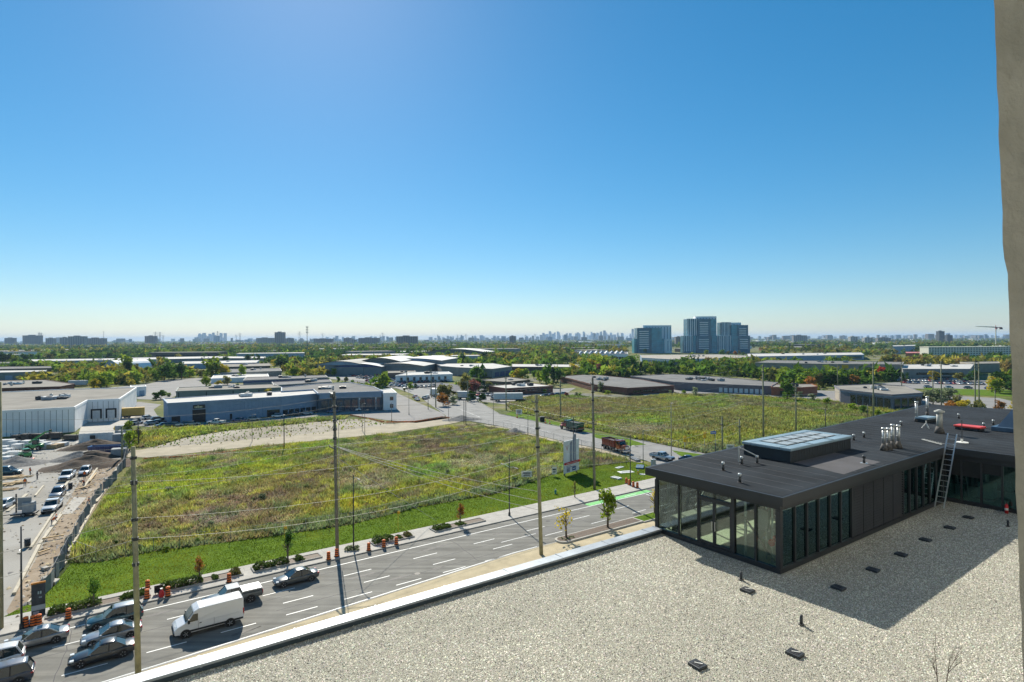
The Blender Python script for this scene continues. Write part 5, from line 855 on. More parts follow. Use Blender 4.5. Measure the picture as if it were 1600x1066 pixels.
def dumptruck(label, p, rz, cab, bed, cover=None):
    t = thing('dump_truck', label, 'dump truck', p, rz, 'dump trucks on the side road'); hw = 1.25
    rbox(t, 'chassis', -4.4, -.5, .75, 4.2, .5, 1.05, trim, .02); st = [(2.55, 1.1, 2.05, .85), (3.6, 1.05, 1.95, .82), (4.25, 1.05, 1.8, .72)]
    MB().loft([ring(*s, crown=.06) for s in st]).build('hood', cab, t, True); MB().loft([[(1.2, -1.05, 1.0), (2.62, -1.05, 1.0), (2.62, 1.05, 1.0), (1.2, 1.05, 1.0)], [(1.2, -1.05, 1.95), (2.6, -1.05, 1.95), (2.6, 1.05, 1.95), (1.2, 1.05, 1.95)], [(1.25, -.98, 2.85), (2.3, -.98, 2.85), (2.3, .98, 2.85), (1.25, .98, 2.85)]]).build('cab', cab, t)
    MB().loft([[(2.64, -.9, 1.98), (2.64, .9, 1.98), (2.36, .86, 2.75), (2.36, -.86, 2.75)], [(2.67, -.9, 1.99), (2.67, .9, 1.99), (2.39, .86, 2.76), (2.39, -.86, 2.76)]]).build('windscreen', vglass, t)
    for s in (-1, 1): MB().box(1.45, min(s * 1.0, s * 1.055), 1.98, 2.3, max(s * 1.0, s * 1.055), 2.6).build('side_window', vglass, t); rbox(t, 'mirror', 2.5, min(s * 1.15, s * 1.4), 1.9, 2.6, max(s * 1.15, s * 1.4), 2.5, trim, .02); MB().cyl((1.05, s * .95, .9), (1.05, s * .95, 3.3), .09, n=8).build('exhaust_stack', chrome, t); rbox(t, 'fender', 2.8, min(s * .75, s * 1.2), 1.0, 4.1, max(s * .75, s * 1.2), 1.3, cab, .08); rbox(t, 'headlight', 4.05, min(s * .78, s * 1.1), 1.05, 4.2, max(s * .78, s * 1.1), 1.25, lampw, .02)
    rbox(t, 'grille', 4.2, -.5, 1.05, 4.32, .5, 1.75, chrome, .03); rbox(t, 'bumper', 4.15, -1.2, .55, 4.45, 1.2, .9, chrome, .04)
    o = [(-4.4, -hw, 1.15), (.85, -hw, 1.15), (.85, hw, 1.15), (-4.4, hw, 1.15)]; u = [(-4.7, -hw, 2.75), (1.0, -hw, 2.75), (1.0, hw, 2.75), (-4.7, hw, 2.75)]; ui = [(-4.6, -hw + .1, 2.75), (.9, -hw + .1, 2.75), (.9, hw - .1, 2.75), (-4.6, hw - .1, 2.75)]; oi = [(-4.3, -hw + .1, 2.2), (.8, -hw + .1, 2.2), (.8, hw - .1, 2.2), (-4.3, hw - .1, 2.2)]
    MB().loft([o, u, ui, oi]).build('dump_box', bed, t); MB().box(.8, -hw, 2.75, 1.9, hw, 2.95).build('cab_guard', bed, t)
    for s in (-1, 1):
        for i in range(6): MB().box(-4.3 + i, min(s * hw, s * (hw + .08)), 1.2, -4.2 + i, max(s * hw, s * (hw + .08)), 2.7).build('side_rib', bed, t)
        for x_ in (-3.6, -2.35, -.9, 3.4): wheel(t, x_, s * 1.02, .52, .34)
        wheel(t, .2, s * 1.02, .45, .3)
    rbox(t, 'load' if not cover else 'tarp', -4.3, -hw + .1, 2.3, .8, hw - .1, 2.62 if cover else 2.35, cover or M('dark_load', (.05, .04, .035)), .1); rbox(t, 'mud_flap', -4.75, -1.2, .4, -4.7, 1.2, 1.1, trim, .01); MB().box(-4.78, -1.1, 1.15, -4.72, 1.1, 1.35).build('tail_light', lampr, t); return t
def head(p, q): return math.atan2(q.y - p.y, q.x - p.x)
pa, pb_ = G(945, 702), G(975, 711); dumptruck('orange red dump truck driving towards the junction', (pa + pb_) / 2 + Vector((.8, 1.2, .02)), head(pa, pb_), paint('orange_cab', (.42, .11, .03)), paint('maroon_bed', (.22, .03, .025), .1))
pa, pb_ = G(907, 677), G(875, 674 - 2.5); dumptruck('green dump truck driving away on the side road', (pa + pb_) / 2 + Vector((.6, 2.2, .02)), head(Vector((14.6, 183.5)), Vector((-4.9, 213.7))), paint('red_cab', (.22, .02, .03)), paint('green_bed', (.015, .085, .065), .1), M('tarp_black', (.015, .02, .02)))
pa, pb_ = G(1024, 718), G(1045, 722.5); pickup('silver pickup waiting on the side road at the junction', (pa + pb_) / 2 + Vector((.3, 1.0, .024)), head(Vector((22.5, 158)), Vector((37, 142))), silv)
car('sedan', 'dark blue car half hidden behind the pavilion roof corner', 'car', G(1077, 722, .024), head(Vector((22.5, 158)), Vector((37, 142))), paint('navy', (.015, .04, .09)), group='cars on the side road')
# ------------------------------------------------------------------ construction yard on the left
def mound(name, label, p, rx, ry, h, m, rz=0, seed=0, cat='pile'):
    t = thing(name, label, cat, (p.x, p.y, 0), rz); n = 26; mb = MB(); r_ = np.random.default_rng(seed); xs = np.linspace(-1, 1, n); X, Y = np.meshgrid(xs, xs); d = np.sqrt(X ** 2 + Y ** 2); Z = np.clip(1 - d * (1 + .25 * (fbm(X * 2 + seed, Y * 2, seed) - .5)), 0, 1) ** 1.05 * (1.1 - .5 * fbm(X * 3 + 9, Y * 3 + seed, 5)) + .05 * (fbm(X * 9, Y * 9 + seed, 3) - .5) * (d < .95)
    mb.add([(x * rx, y * ry, max(z, 0) * h) for x, y, z in zip(X.ravel(), Y.ravel(), Z.ravel())], [(j * n + i, j * n + i + 1, (j + 1) * n + i + 1, (j + 1) * n + i) for j in range(n - 1) for i in range(n - 1)]); mb.build('heap', m, t); return t
soilm = M('dark_soil', (.085, .06, .042), var=.35, scale=1.2, rough=1, bump=.6, bscale=6); rub = M('rubble_grey', (.17, .165, .155), var=.4, scale=2.5, rough=1, bump=.8, bscale=5); sandm = M('sand', (.30, .25, .18), var=.2, scale=1.5, rough=1, bump=.4)
mound('soil_pile', 'largest dark brown soil pile in the yard behind the white pickup', G(136, 728), 8.5, 6, 2.6, soilm, .5, 1); mound('soil_pile', 'dark soil pile directly in front of the blue skip', G(147, 715), 6, 4, 2.2, soilm, .3, 2); mound('soil_pile', 'brown soil pile behind the blue skip', G(150, 699), 8, 5, 2.6, soilm, .4, 3); mound('rubble_pile', 'grey rubble pile left of the soil piles', G(122, 717), 6, 4, 2.0, rub, .4, 4); mound('gravel_pile', 'grey gravel pile beside the green mini loader', G(26, 725), 6.5, 5, 1.9, rub, .2, 5); mound('gravel_pile', 'small stone heap on the side road verge', G(804, 676), 3.5, 3, 1.6, rub, 0, 6); mound('soil_pile', 'low soil heap at the mouth of the dirt track', G(722, 656), 7, 4, 1.8, rub, .3, 7)
skipm = paint('skip_blue', (.02, .045, .16), .1); greenm = paint('machine_green', (.015, .26, .06), .05)
t = thing('skip_container', 'dark blue open skip between soil piles and the site fence', 'skip', G(166, 708), .25); o = [(-3.2, -1.2, .2), (3.2, -1.2, .2), (3.2, 1.2, .2), (-3.2, 1.2, .2)]; u = [(-3.6, -1.3, 1.9), (3.6, -1.3, 1.9), (3.6, 1.3, 1.9), (-3.6, 1.3, 1.9)]; MB().loft([o, u, [(x * .96, y * .92, 1.9) for x, y, z in u], [(x * .96, y * .92, 1.3) for x, y, z in o]]).build('tub', skipm, t)
for i in range(7): MB().box(-3 + i, -1.36, .2, -2.88 + i, -1.24, 1.85).build('rib', skipm, t)
for y_ in (-.8, .8): MB().box(-3.1, y_ - .12, 0, 3.1, y_ + .12, .2).build('runner', trim, t)
# telehandler and mini loader
t = thing('telehandler', 'green telehandler with raised boom before the stacked blocks', 'telehandler', G(55, 703), .15); rbox(t, 'body', -1.9, -.9, .6, 1.8, .9, 1.5, greenm, .12); rbox(t, 'cab', -.3, -.85, 1.45, 1.0, .1, 2.6, vglass, .1); rbox(t, 'cab_roof', -.35, -.9, 2.6, 1.05, .15, 2.72, greenm, .05)
MB().loft([[(-1.7, .25, 1.6), (-1.7, .6, 1.6), (-1.7, .6, 2.1), (-1.7, .25, 2.1)], [(2.2, .25, 4.2), (2.2, .6, 4.2), (2.2, .6, 4.65), (2.2, .25, 4.65)]]).build('boom', greenm, t); MB().loft([[(2.1, .3, 4.2), (2.1, .55, 4.2), (2.1, .55, 4.55), (2.1, .3, 4.55)], [(3.4, .3, 4.6), (3.4, .55, 4.6), (3.4, .55, 4.9), (3.4, .3, 4.9)]]).build('boom_head', greenm, t)
for x_ in (-1.2, 1.3):
    for y_ in (-.95, .95): wheel(t, x_, y_, .6, .4)
for y_ in (.15, .7): MB().box(3.3, y_ - .06, 4.3, 4.6, y_ + .06, 4.38).build('fork', trim, t)
rbox(t, 'carriage', 3.2, 0, 4.2, 3.35, .9, 5.1, trim, .02)
t = thing('mini_loader', 'small green mini loader standing by the gravel pile', 'loader', G(40, 715), 2.6); rbox(t, 'body', -1.3, -.75, .45, .9, .75, 1.3, greenm, .1); rbox(t, 'cab', -.7, -.6, 1.25, .45, .6, 2.05, vglass, .06); rbox(t, 'cab_roof', -.8, -.65, 2.05, .5, .65, 2.15, greenm, .04); MB().loft([[(1.3, -.9, .1), (1.3, .9, .1), (1.3, .9, .8), (1.3, -.9, .8)], [(2.0, -.9, .05), (2.0, .9, .05), (1.5, .9, .85), (1.5, -.9, .85)]]).build('bucket', greenm, t)
for y_ in (-.8, .8):
    MB().box(-.9, y_ - .07, 1.2, 1.4, y_ + .07, 1.4).build('lift_arm', greenm, t)
    for x_ in (-.75, .6): wheel(t, x_, y_, .42, .3)
t = thing('plate_compactor', 'small orange red plate machine lying on the yard by the mini loader', 'machine', G(49, 721), .2); rbox(t, 'base', -.9, -.5, 0, .9, .5, .25, paint('machine_red', (.5, .09, .05)), .04); rbox(t, 'engine', -.4, -.35, .25, .5, .35, .75, MATS['paint_machine_red'], .06); MB().tube([(-.5, 0, .4), (-1.2, 0, 1.0), (-1.5, 0, 1.0)], .04).build('handle', trim, t)
# blocks, pallets and timber
blockm = M('wrapped_block', (.62, .63, .62), var=.12, scale=1.5); pal = M('pallet_wood', (.36, .25, .13), var=.3, scale=3); tim = M('fresh_timber', (.50, .35, .17), var=.25, scale=2); graypal = M('grey_block', (.30, .32, .33), var=.2, scale=1.5)
def pallet(p, lab, m, sx=1.6, sy=1.2, h=1.3, rz=.1):
    t = thing('wrapped_pallet', lab, 'pallet', (p.x, p.y, 0), rz, 'stacked building blocks in the yard')
    for k in range(3): MB().box(-sx / 2, -sy / 2 + k * (sy - .12) / 2, 0, sx / 2, -sy / 2 + .12 + k * (sy - .12) / 2, .12).build('pallet_board', pal, t)
    bevel(MB().box(-sx / 2, -sy / 2, .125, sx / 2, sy / 2, h).build('wrapped_load', m, t), .08); MB().box(-sx / 2 - .01, -.06, .2, sx / 2 + .01, .06, h + .012).build('strap', trim, t); return t
PL = [(6, 697, 1.7), (14, 698, 1.9), (22, 699, 1.7), (28, 702, 1.4), (4, 707, 1.6), (12, 709, 1.3), (19, 712, 1.1), (27, 712, 1.0), (3, 716, 1.2), (12, 719, .9), (42, 697, 1.5), (62, 697, 1.5), (69, 701, 1.7), (75, 701, 1.3), (83, 701, 1.1), (90, 699, 1.0), (98, 697, 1.0)]
desc = ['at the rear left of the yard', 'second along the rear row', 'third along the rear row', 'at the end of the rear left row', 'in the middle left row', 'next along the middle row', 'low, in the middle row', 'low, beside the mini loader', 'front left, before the gravel pile', 'lowest, front of the block rows', 'behind the telehandler boom', 'right of the telehandler', 'tallest right of the telehandler', 'in the right row of the blocks', 'brown, in the right row', 'small brown, in the right row', 'last of the right row by the white hoarding']
for (x_, y_, h), d_, i in zip(PL, desc, range(99)): pallet(G(x_, y_), '%s wrapped block stack %s' % ('brown' if 'brown' in d_ else 'white', d_.replace('brown, ', '').replace('small brown', 'small')), pal if 'brown' in d_ else blockm, 2.2, 1.8, h, random.uniform(-.2, .4))
for i, (x_, y_, h) in enumerate(((187, 690, 2.2), (195, 683, 2.0), (190, 677, 2.4), (198, 690, 1.6), (186, 712, 1.8))): pallet(G(x_, y_), 'grey bundle %s at the site fence' % ['left front', 'right front', 'rear', 'low outer', 'nearest the dirt track'][i], graypal, 3.0, 2.0, h, .4)
def timber(p, lab, n, ln, rz, m=tim):
    t = thing('timber_stack', lab, 'timber stack', (p.x, p.y, 0), rz); r_ = random.Random(n)
    for i in range(n):
        ly = i // 5; o = MB().box(-ln / 2 * r_.uniform(.6, 1), -.09, 0, ln / 2 * r_.uniform(.6, 1), .09, .1).build('plank', m, t); o.location = (r_.uniform(-.4, .4), (i % 5 - 2) * .32 + r_.uniform(-.1, .1), ly * .11); o.rotation_euler = (0, 0, r_.uniform(-.12, .12) + (.9 if ly % 3 == 2 else 0))
    return t
timber(G(14, 748), 'rear pile of fresh yellow planks at the left edge of the yard', 20, 5, .3); timber(G(20, 757), 'front pile of fresh yellow planks by the orange vested worker', 20, 5, .9); timber(G(36, 745), 'small loose plank pile beside the two standing workers', 8, 4, .1); timber(G(10, 766), 'dark mixed timber pile at the left edge', 10, 4, .5, pal)
# concrete kerb forms and beams of the footpath works
fw = thing('formwork', 'timber formwork with long pale edge boards for the new footpath', 'formwork', (0, 0, 0)); palef = M('form_board', (.45, .40, .30), var=.2, scale=1)
for (a, b), w_, h in ((((188, 727), (166, 762)), .5, .35), (((165, 764), (150, 786)), .5, .3), (((148, 790), (118, 845)), .3, .25), (((116, 742), (94, 770)), .4, .3), (((152, 733), (130, 765)), .3, .3), (((96, 806), (62, 852)), .35, .3), (((62, 853), (22, 930)), .35, .3), (((118, 846), (56, 940)), .25, .3), (((86, 800), (48, 858)), .3, .3), (((96, 802), (70, 838)), .2, .25), (((104, 880), (44, 944)), .2, .25), (((68, 760), (55, 776)), .3, .25), (((42, 773), (12, 800)), .5, .2)): MB().slab(G(*a), G(*b), w_, .01, h).build('edge_board', palef, fw)
for a, b in (((100, 840), (66, 846)), ((146, 760), (118, 768)), ((150, 742), (140, 755)), ((78, 862), (60, 868))): MB().slab(G(*a), G(*b), .25, .31, .45).build('cross_board', tim, fw)
sheet('concrete_slab', gp([(93, 805), (113, 803), (135, 778), (116, 777)]), .06, concrete); sheet('concrete_slab', gp([(100, 768), (112, 770), (108, 775), (95, 774)]), .05, concrete)
for i, (x_, y_) in enumerate(((105, 865), (110, 852), (118, 838), (128, 815), (112, 870), (84, 912), (150, 777), (76, 905), (95, 880), (70, 890), (168, 750), (140, 795))):
    t = thing('stone_block', 'pale broken concrete lump %s the site fence' % ['fifth along', 'sixth along', 'near the middle of', 'upper third of', 'half buried at', 'low end of', 'by the orange cone at', 'tucked beside', 'flat one by', 'before', 'up by the corner of', 'between slab and'][i], 'rubble', G(x_, y_), i); b = MB().box(-.6, -.35, 0, .6, .35, .4); b.v = [(v[0] * random.uniform(.6, 1.2), v[1] * random.uniform(.6, 1.3), v[2] * random.uniform(.6, 1.2)) for v in b.v]; bevel(b.build('lump', concrete, t), .06)
for i, p in enumerate(((139, 784), (88, 812))):
    t = thing('road_cone', ['orange marker heap beside the pale slab and site fence', 'orange cone beside the front worker of the footpath'][i], 'cone', G(*p), 0); MB().box(-.3, -.3, 0, .3, .3, .06).build('base', black, t); MB().cyl((0, 0, .06), (0, 0, .9), .24, .05, 10).build('body', orange, t); MB().cyl((0, 0, .45), (0, 0, .65), .16, .12, 10).build('band', refl, t)
for i, p in enumerate((( -2 + 112, 764), (45 - 2, 858 - 3))):
    t = thing('dark_drum', ['dark plastic drum standing among the formwork boards', 'dark pipe bundle at the lower end of the footpath boards'][i], 'drum', G(*p), 0); MB().cyl((0, 0, 0), (0, 0, 1.1), .35, n=12).build('body', lampm, t, True); MB().cyl((0, 0, 1.1), (0, 0, 1.16), .37, n=12).build('lid', trim, t)
t = thing('message_trailer', 'grey message board trailer with lowered mast in the yard', 'trailer', G(39, 806), .35); rbox(t, 'base', -1.6, -.9, .35, 1.6, .9, .6, lampm, .03); rbox(t, 'cabinet', -.2, -.6, .6, 1.3, .6, 2.2, graypal, .06); rbox(t, 'board', -.9, -.2, 1.0, .9, .0, 3.0, M('board_back', (.22, .25, .27)), .03); MB().box(-1.2, -.1, .6, -1.05, .1, 3.6).build('mast', lampm, t); MB().cyl((-1.6, 0, .4), (-3.2, 0, .3), .06).build('drawbar', lampm, t)
for y_ in (-.85, .85): wheel(t, .1, y_, .35, .22)
pickup('white pickup facing the camera beside the brown soil piles', G(105, 749), -1.12, whitep, group='pickups in the yard'); pickup('white pickup parked beside the formwork boards near the slab', G(82, 797), -1.12, whitep, group='pickups in the yard')
car('suv', 'silver suv parked right behind the front white pickup', 'car', G(90, 776), -1.12, paint('silver', None), 4.6, 1.85, 1.65, 'suv', 'cars in the yard'); car('suv', 'dark green suv at the left edge behind the timber', 'car', G(14, 741), .2, paint('teal', None), 4.7, 1.85, 1.65, 'suv', 'cars in the yard'); car('hatchback', 'white car with blue windscreen cut off at the left edge of the yard', 'car', G(5, 795), -1.3, paint('white', None), 4.5, 1.8, 1.5, 'hatch', 'cars in the yard'); car('suv', 'white suv among rubble between the two soil heaps and workers', 'car', G(133, 741), -1.12, paint('white', None), 4.5, 1.8, 1.6, 'suv', 'cars in the yard')
# workers: one continuous skin-grown body each, vest and helmet on top
hiv = M('safety_vest', (.80, .17, .02), rough=.8); skin = M('skin', (.35, .2, .14)); denim = M('work_trousers', (.035, .045, .07)); helm = M('helmet', (.7, .68, .6), rough=.4); dsh = M('dark_shirt', (.04, .04, .05))
def worker(p, label, rz, pose, vest=hiv):
    t = thing('person', label, 'person', (p.x, p.y, .01), rz, 'workers in the yard'); bend = pose == 'bend'; 
    J = [(0, 0, .93), (.0, 0, 1.2), (0, 0, 1.42), (0, 0, 1.55), (.02, 0, 1.66)]
    if bend: J = [(-.1, 0, .88), (.1, 0, 1.08), (.3, 0, 1.2), (.4, 0, 1.24), (.5, 0, 1.24)]
    st = .22 if pose == 'walk' else .03; sh = Vector(J[2])
    arm = lambda s: [tuple(sh + Vector((0, s * .2, .0))), tuple(sh + Vector((.06 if not bend else .05, s * .26, -.29))), tuple(sh + Vector((.2 if pose != 'walk' else s * .2, s * .22, -.5)))]
    leg = lambda s: [(J[0][0], s * .1, .86), (J[0][0] + s * st * .5 + .03, s * .11, .48), (J[0][0] + s * st, s * .11, .09), (J[0][0] + s * st + .15, s * .12, .04)]
    vs = list(J); rad = [.15, .15, .14, .06, .105]; ed = [(0, 1), (1, 2), (2, 3), (3, 4)]
    for s in (-1, 1):
        b = len(vs); vs += arm(s); rad += [.065, .05, .045]; ed += [(2, b), (b, b + 1), (b + 1, b + 2)]; b = len(vs); vs += leg(s); rad += [.09, .07, .05, .045]; ed += [(0, b), (b, b + 1), (b + 1, b + 2), (b + 2, b + 3)]
    me = bpy.data.meshes.new('body'); me.from_pydata(vs, ed, []); me.materials.append(denim); o = inst('body', me, t); md = o.modifiers.new('skin', 'SKIN'); md.use_smooth_shade = True
    for v, r_ in zip(me.skin_vertices[0].data, rad): v.radius = (r_, r_)
    me.skin_vertices[0].data[0].use_root = True; o.modifiers.new('smooth', 'SUBSURF').levels = 1; o.modifiers['smooth'].render_levels = 1
    d = (Vector(J[2]) - Vector(J[0])).normalized(); a, b = Vector(J[0]) + d * .08, Vector(J[2]) + d * .06; n_ = 10; u = Vector((0, 1, 0)); w_ = d.cross(u)
    MB().loft([[c + u * math.cos(i * .628) * q + w_ * math.sin(i * .628) * q * .72 for i in range(n_)] for c, q in ((a, .19), (a.lerp(b, .5), .19), (a.lerp(b, .9), .215), (b, .12))]).build('vest', vest, t, True)
    hd = Vector(J[4]); MB().loft([[(hd.x - .01 + math.cos(i * .628) * q, hd.y + math.sin(i * .628) * q * .85, hd.z + z) for i in range(n_)] for z, q in ((-.12, .055), (-.05, .095), (.04, .1))]).build('face', skin, t, True)
    MB().loft([[(hd.x + math.cos(i * .628) * q, hd.y + math.sin(i * .628) * q * .9, hd.z + z) for i in range(n_)] for z, q in ((.03, .155), (.045, .13), (.1, .115), (.15, .06))]).build('helmet', helm, t, True)
    for s in (-1, 1): h_ = Vector(arm(s)[2]); MB().loft([[(h_.x - .03, h_.y - .03, h_.z - .08), (h_.x + .05, h_.y - .03, h_.z - .08), (h_.x + .05, h_.y + .03, h_.z - .08), (h_.x - .03, h_.y + .03, h_.z - .08)], [(h_.x - .03, h_.y - .03, h_.z + .03), (h_.x + .04, h_.y - .03, h_.z + .03), (h_.x + .04, h_.y + .03, h_.z + .03), (h_.x - .03, h_.y + .03, h_.z + .03)]]).build('hand', skin, t)
    return t
worker(G(131, 761), 'person in orange vest standing at the formwork right of the pickup', 2.6, 'bend'); worker(G(132, 749), 'person in orange vest farther up the formwork by the white suv', 2.2, 'stand'); worker(G(82, 822), 'person in bright orange bending at the near formwork', .8, 'bend'); worker(G(39, 761), 'person in orange vest walking on the yard beside the timber', 2.4, 'walk'); worker(G(58, 750), 'person in dark clothes standing on the yard alone', .3, 'stand', dsh); worker(G(47, 743), 'person in orange vest farthest back beside the loose planks', 1.2, 'stand')
t = thing('white_hoarding', 'white site hoarding wall with small opening before the loading docks', 'hoarding', G(123, 692), 0); p1 = G(177, 689) - G(123, 692); n_ = 7
for i in range(n_):
    a, b = p1 * (i / n_), p1 * ((i + .98) / n_); MB().slab(a, b, .12, 0, 2.4).build('panel', blockm, t)
    MB().box(a.x - .06, a.y + .1, 0, a.x + .06, a.y + .22, 2.5).build('post', gal, t)
MB().box(p1.x * .33, p1.y * .33 - .14, .9, p1.x * .33 + 1.4, p1.y * .33 - .065, 1.9).build('opening', trim, t)
sheet('loading_ramp', gp([(118, 693), (180, 690), (196, 668), (214, 648), (186, 650), (128, 662)]), .02, concrete)
for i, (x0, x1, y_) in enumerate(((20, 32, 688), (34, 46, 688), (48, 76, 686), (79, 96, 686), (100, 122, 688))):
    p = G(x0, y_); q = G(x1, y_); t = thing('storage_rack', ['dark storage rack along the warehouse wall, leftmost', 'dark storage rack behind the telehandler', 'dark long rack along the warehouse wall behind the pallets', 'dark storage rack right of the telehandler', 'dark storage rack beside the white hoarding'][i], 'rack', p, 0); w_ = q.x - p.x
    rbox(t, 'load', .1, -.6, .3, w_ - .1, .6, 1.5 + .3 * (i % 2), M('rack_load', (.07, .06, .05), var=.5, scale=1), .1)
    for z in (.1, 1.0): MB().box(0, -.7, z, w_, .7, z + .1).build('shelf', lampm, t)
    for x_ in (.05, w_ - .05): MB().box(x_ - .05, -.72, 0, x_ + .05, -.62, 2.0).build('upright', lampm, t)
# ------------------------------------------------------------------ flat roofed buildings of the district
tarroof = M('tar_gravel_roof', (.27, .25, .215), var=.2, scale=.12, rough=.95, detail=9, spec=.1); greyroof = M('grey_roof', (.20, .195, .185), var=.2, scale=.15, rough=.95, detail=9, spec=.1); whiteroof = M('pale_roof', (.50, .48, .44), var=.15, scale=.15, rough=.9, detail=8); darkroof = M('dark_roof', (.085, .085, .09), var=.2, scale=.2, rough=.9)
brick = M('red_brick', (.16, .062, .042), var=.2, scale=.6); brickl = M('orange_brick', (.30, .11, .055), var=.2, scale=.6); beige = M('beige_wall', (.33, .29, .23), var=.12, scale=.3); greyw = M('grey_wall', (.25, .25, .245), var=.12, scale=.3); bluew = M('pale_blue_wall', (.30, .38, .46), var=.1, scale=.3); slate = M('slate_blue_cladding', (.24, .32, .42), var=.1, scale=.4); whitew = M('white_wall', (.82, .82, .80), var=.1, scale=.25); greenw = M('grey_green_wall', (.21, .25, .22), var=.1, scale=.3); brownw = M('brown_wall', (.13, .10, .08), var=.2, scale=.4); wing = M('dark_window', (.02, .028, .033), rough=.12, spec=.8); glassb = M('teal_curtain_glass', (.035, .11, .14), rough=.12, spec=.8, var=.3, scale=.4); navyf = M('navy_fascia', (.02, .05, .16), rough=.5)
NB = [0]
def flat(name, label, roofpix, wall, roofm, zb=None, z=None, win=(), units=0, trimm=None, group=None, cat='building', par=.25):
    if z is None: x_, yt, yb = zb; hy = HY - .00436 * (x_ - 800); z = CAMH * (1 - (yt - hy) / (yb - hy))
    P = [Vector(p) for p in gp(roofpix, z)]; c = sum(P, Vector((0, 0))) / len(P); area = sum(P[i - 1].x * P[i].y - P[i].x * P[i - 1].y for i in range(len(P))); sg = 1 if area > 0 else -1
    t = thing(name, label, cat, (c.x, c.y, 0), 0, group); Q = [p - c for p in P]
    MB().prism(Q, 0, z - .02).build('wall', wall, t); k = .995
    sheet('roof', [q * k for q in Q], z, roofm, 'thing', t)
    mb = MB()
    for a, b in zip(Q, Q[1:] + Q[:1]):
        if (b - a).length > .5: d = (b - a).normalized() * .1; mb.slab(a - d, b + d, .4, z - .5, z + par + .003 * len(mb.f) * .05)
    mb.build('parapet', trimm or wall, t)
    for i, f0, f1, z0, z1, n, nm, m in win:
        a, b = Q[i % len(Q)], Q[(i + 1) % len(Q)]; d = b - a; nn = Vector((d.y, -d.x)).normalized() * sg
        for j in range(n):
            g0 = f0 + (f1 - f0) * (j + .1) / n if n > 1 else f0; g1 = f0 + (f1 - f0) * (j + .9) / n if n > 1 else f1; p, q = a + d * g0 + nn * .04, a + d * g1 + nn * .04; MB().slab(p, q, .1, z * z0, z * z1).build(nm, m, t)
    r_ = random.Random(NB[0]); NB[0] += 1
    if units: ang = math.atan2((Q[1] - Q[0]).y, (Q[1] - Q[0]).x)
    PTS = []
    for j in range(units):
        w = [r_.random() for _ in Q]; s = sum(w); PTS.append(sum((q * (wi / s) for q, wi in zip(Q, w)), Vector((0, 0))) * .75 + c)
    PTS.sort(key=lambda p: p.x / p.y)
    for j, p in enumerate(PTS):
        u = thing('rooftop_unit', '%s rooftop unit, %s from left on the %s' % (['dark', 'grey boxy', 'pale', 'tall slim'][j % 4], ordw(j + 1), UL.get(label, 'low building')), 'rooftop unit', (p.x, p.y, z), ang, 'rooftop units'); sx, sy, h = r_.uniform(.6, 2.2), r_.uniform(.6, 1.6), r_.uniform(.6, 1.5)
        if j % 4 == 3: sx = sy = .4; h = 1.6
        bevel(MB().box(-sx, -sy, .15, sx, sy, h).build('casing', [lampm, graypal, blockm, gal][j % 4], u), .05); MB().box(-sx * .8, -sy * .8, 0, sx * .8, sy * .8, .15).build('curb', trim, u); MB().cyl((0, 0, h), (0, 0, h + .15), min(sx, sy) * .6, n=10).build('fan', trim, u)
    return t, Q, z, c
UL = {}
# white precast warehouse with two docks
wl = 'long white precast warehouse with recessed loading docks beside the yard'; UL[wl] = 'white warehouse'
t, Q, z, c = flat('warehouse', wl, [(-60, 645), (0, 643), (116, 637), (136, 626), (186, 624), (213, 606), (100, 609), (-60, 616)], greyw, tarroof, z=7.5, units=7, trimm=whitew)
for i in range(5):
    a, b = Q[i], Q[i + 1]; d = b - a; n = max(2, round(d.length / 1.45)); nn = Vector((d.y, -d.x)).normalized(); nn = nn if nn.y < 0 or i in (2, 4) and nn.x > 0 else -nn
    for j in range(n):
        p, q = a + d * ((j + .045) / n) + nn * .06, a + d * ((j + .955) / n) + nn * .06
        MB().slab(p, q, .1, .1, z - .35 + .05 * (j % 2)).build('wall_panel', whitew, t)
a, b = Q[3], Q[4]; d = b - a; nn = Vector((d.y, -d.x)).normalized(); nn = nn if nn.y < 0 else -nn
for f0, f1 in ((.12, .46), (.58, .92)):
    m_ = MB()
    for u, v, z0, z1 in ((f0, f1, 4.0, 4.5), (f0, f0 + .05, 1.2, 4.0), (f1 - .05, f1, 1.2, 4.0)): m_.slab(a + d * u + nn * .22, a + d * v + nn * .22, .3, z0, z1)
    s_ = m_.build('dock_seal', trim, t); MB().slab(a + d * (f0 + .05) + nn * .2, a + d * (f1 - .05) + nn * .2, .12, 1.2, 4.0).build('dock_door', blockm, t)
# blue grey shed, showroom and white block
sl_ = 'long slate blue shed with pale ribbed roof and dark roller doors'; UL[sl_] = 'slate blue shed'
t, Q, z, c = flat('industrial_shed', sl_, [(262, 631), (440, 620.5), (497, 615.5), (490, 609), (440, 612), (255.5, 624)], slate, whiteroof, zb=(262, 631.5, 664), units=5, win=[(0, .03, .1, 0, .36, 1, 'roller_door', trim), (0, .20, .31, 0, .62, 1, 'roller_door', trim), (0, .52, .54, .02, .3, 1, 'door', trim), (0, .86, .98, .0, .35, 1, 'window', wing), (1, .02, .95, .05, .3, 6, 'window', wing)])
a, d = Q[0], Q[1] - Q[0]; nn = Vector((d.y, -d.x)).normalized(); nn = nn if nn.y < 0 else -nn
for j in range(30): p = a + d * ((j + .5) / 30) + nn * .03; MB().slab(p, p + d * .0012, .08, .4, z - .6).build('cladding_rib', slate, t)
f = thing('shed_sign', 'black fascia sign with pale letters above the shed roller door', 'sign', (c.x + (a + d * .205).x, c.y + (a + d * .205).y, 0), math.atan2(d.y, d.x)); W = d.length * .1
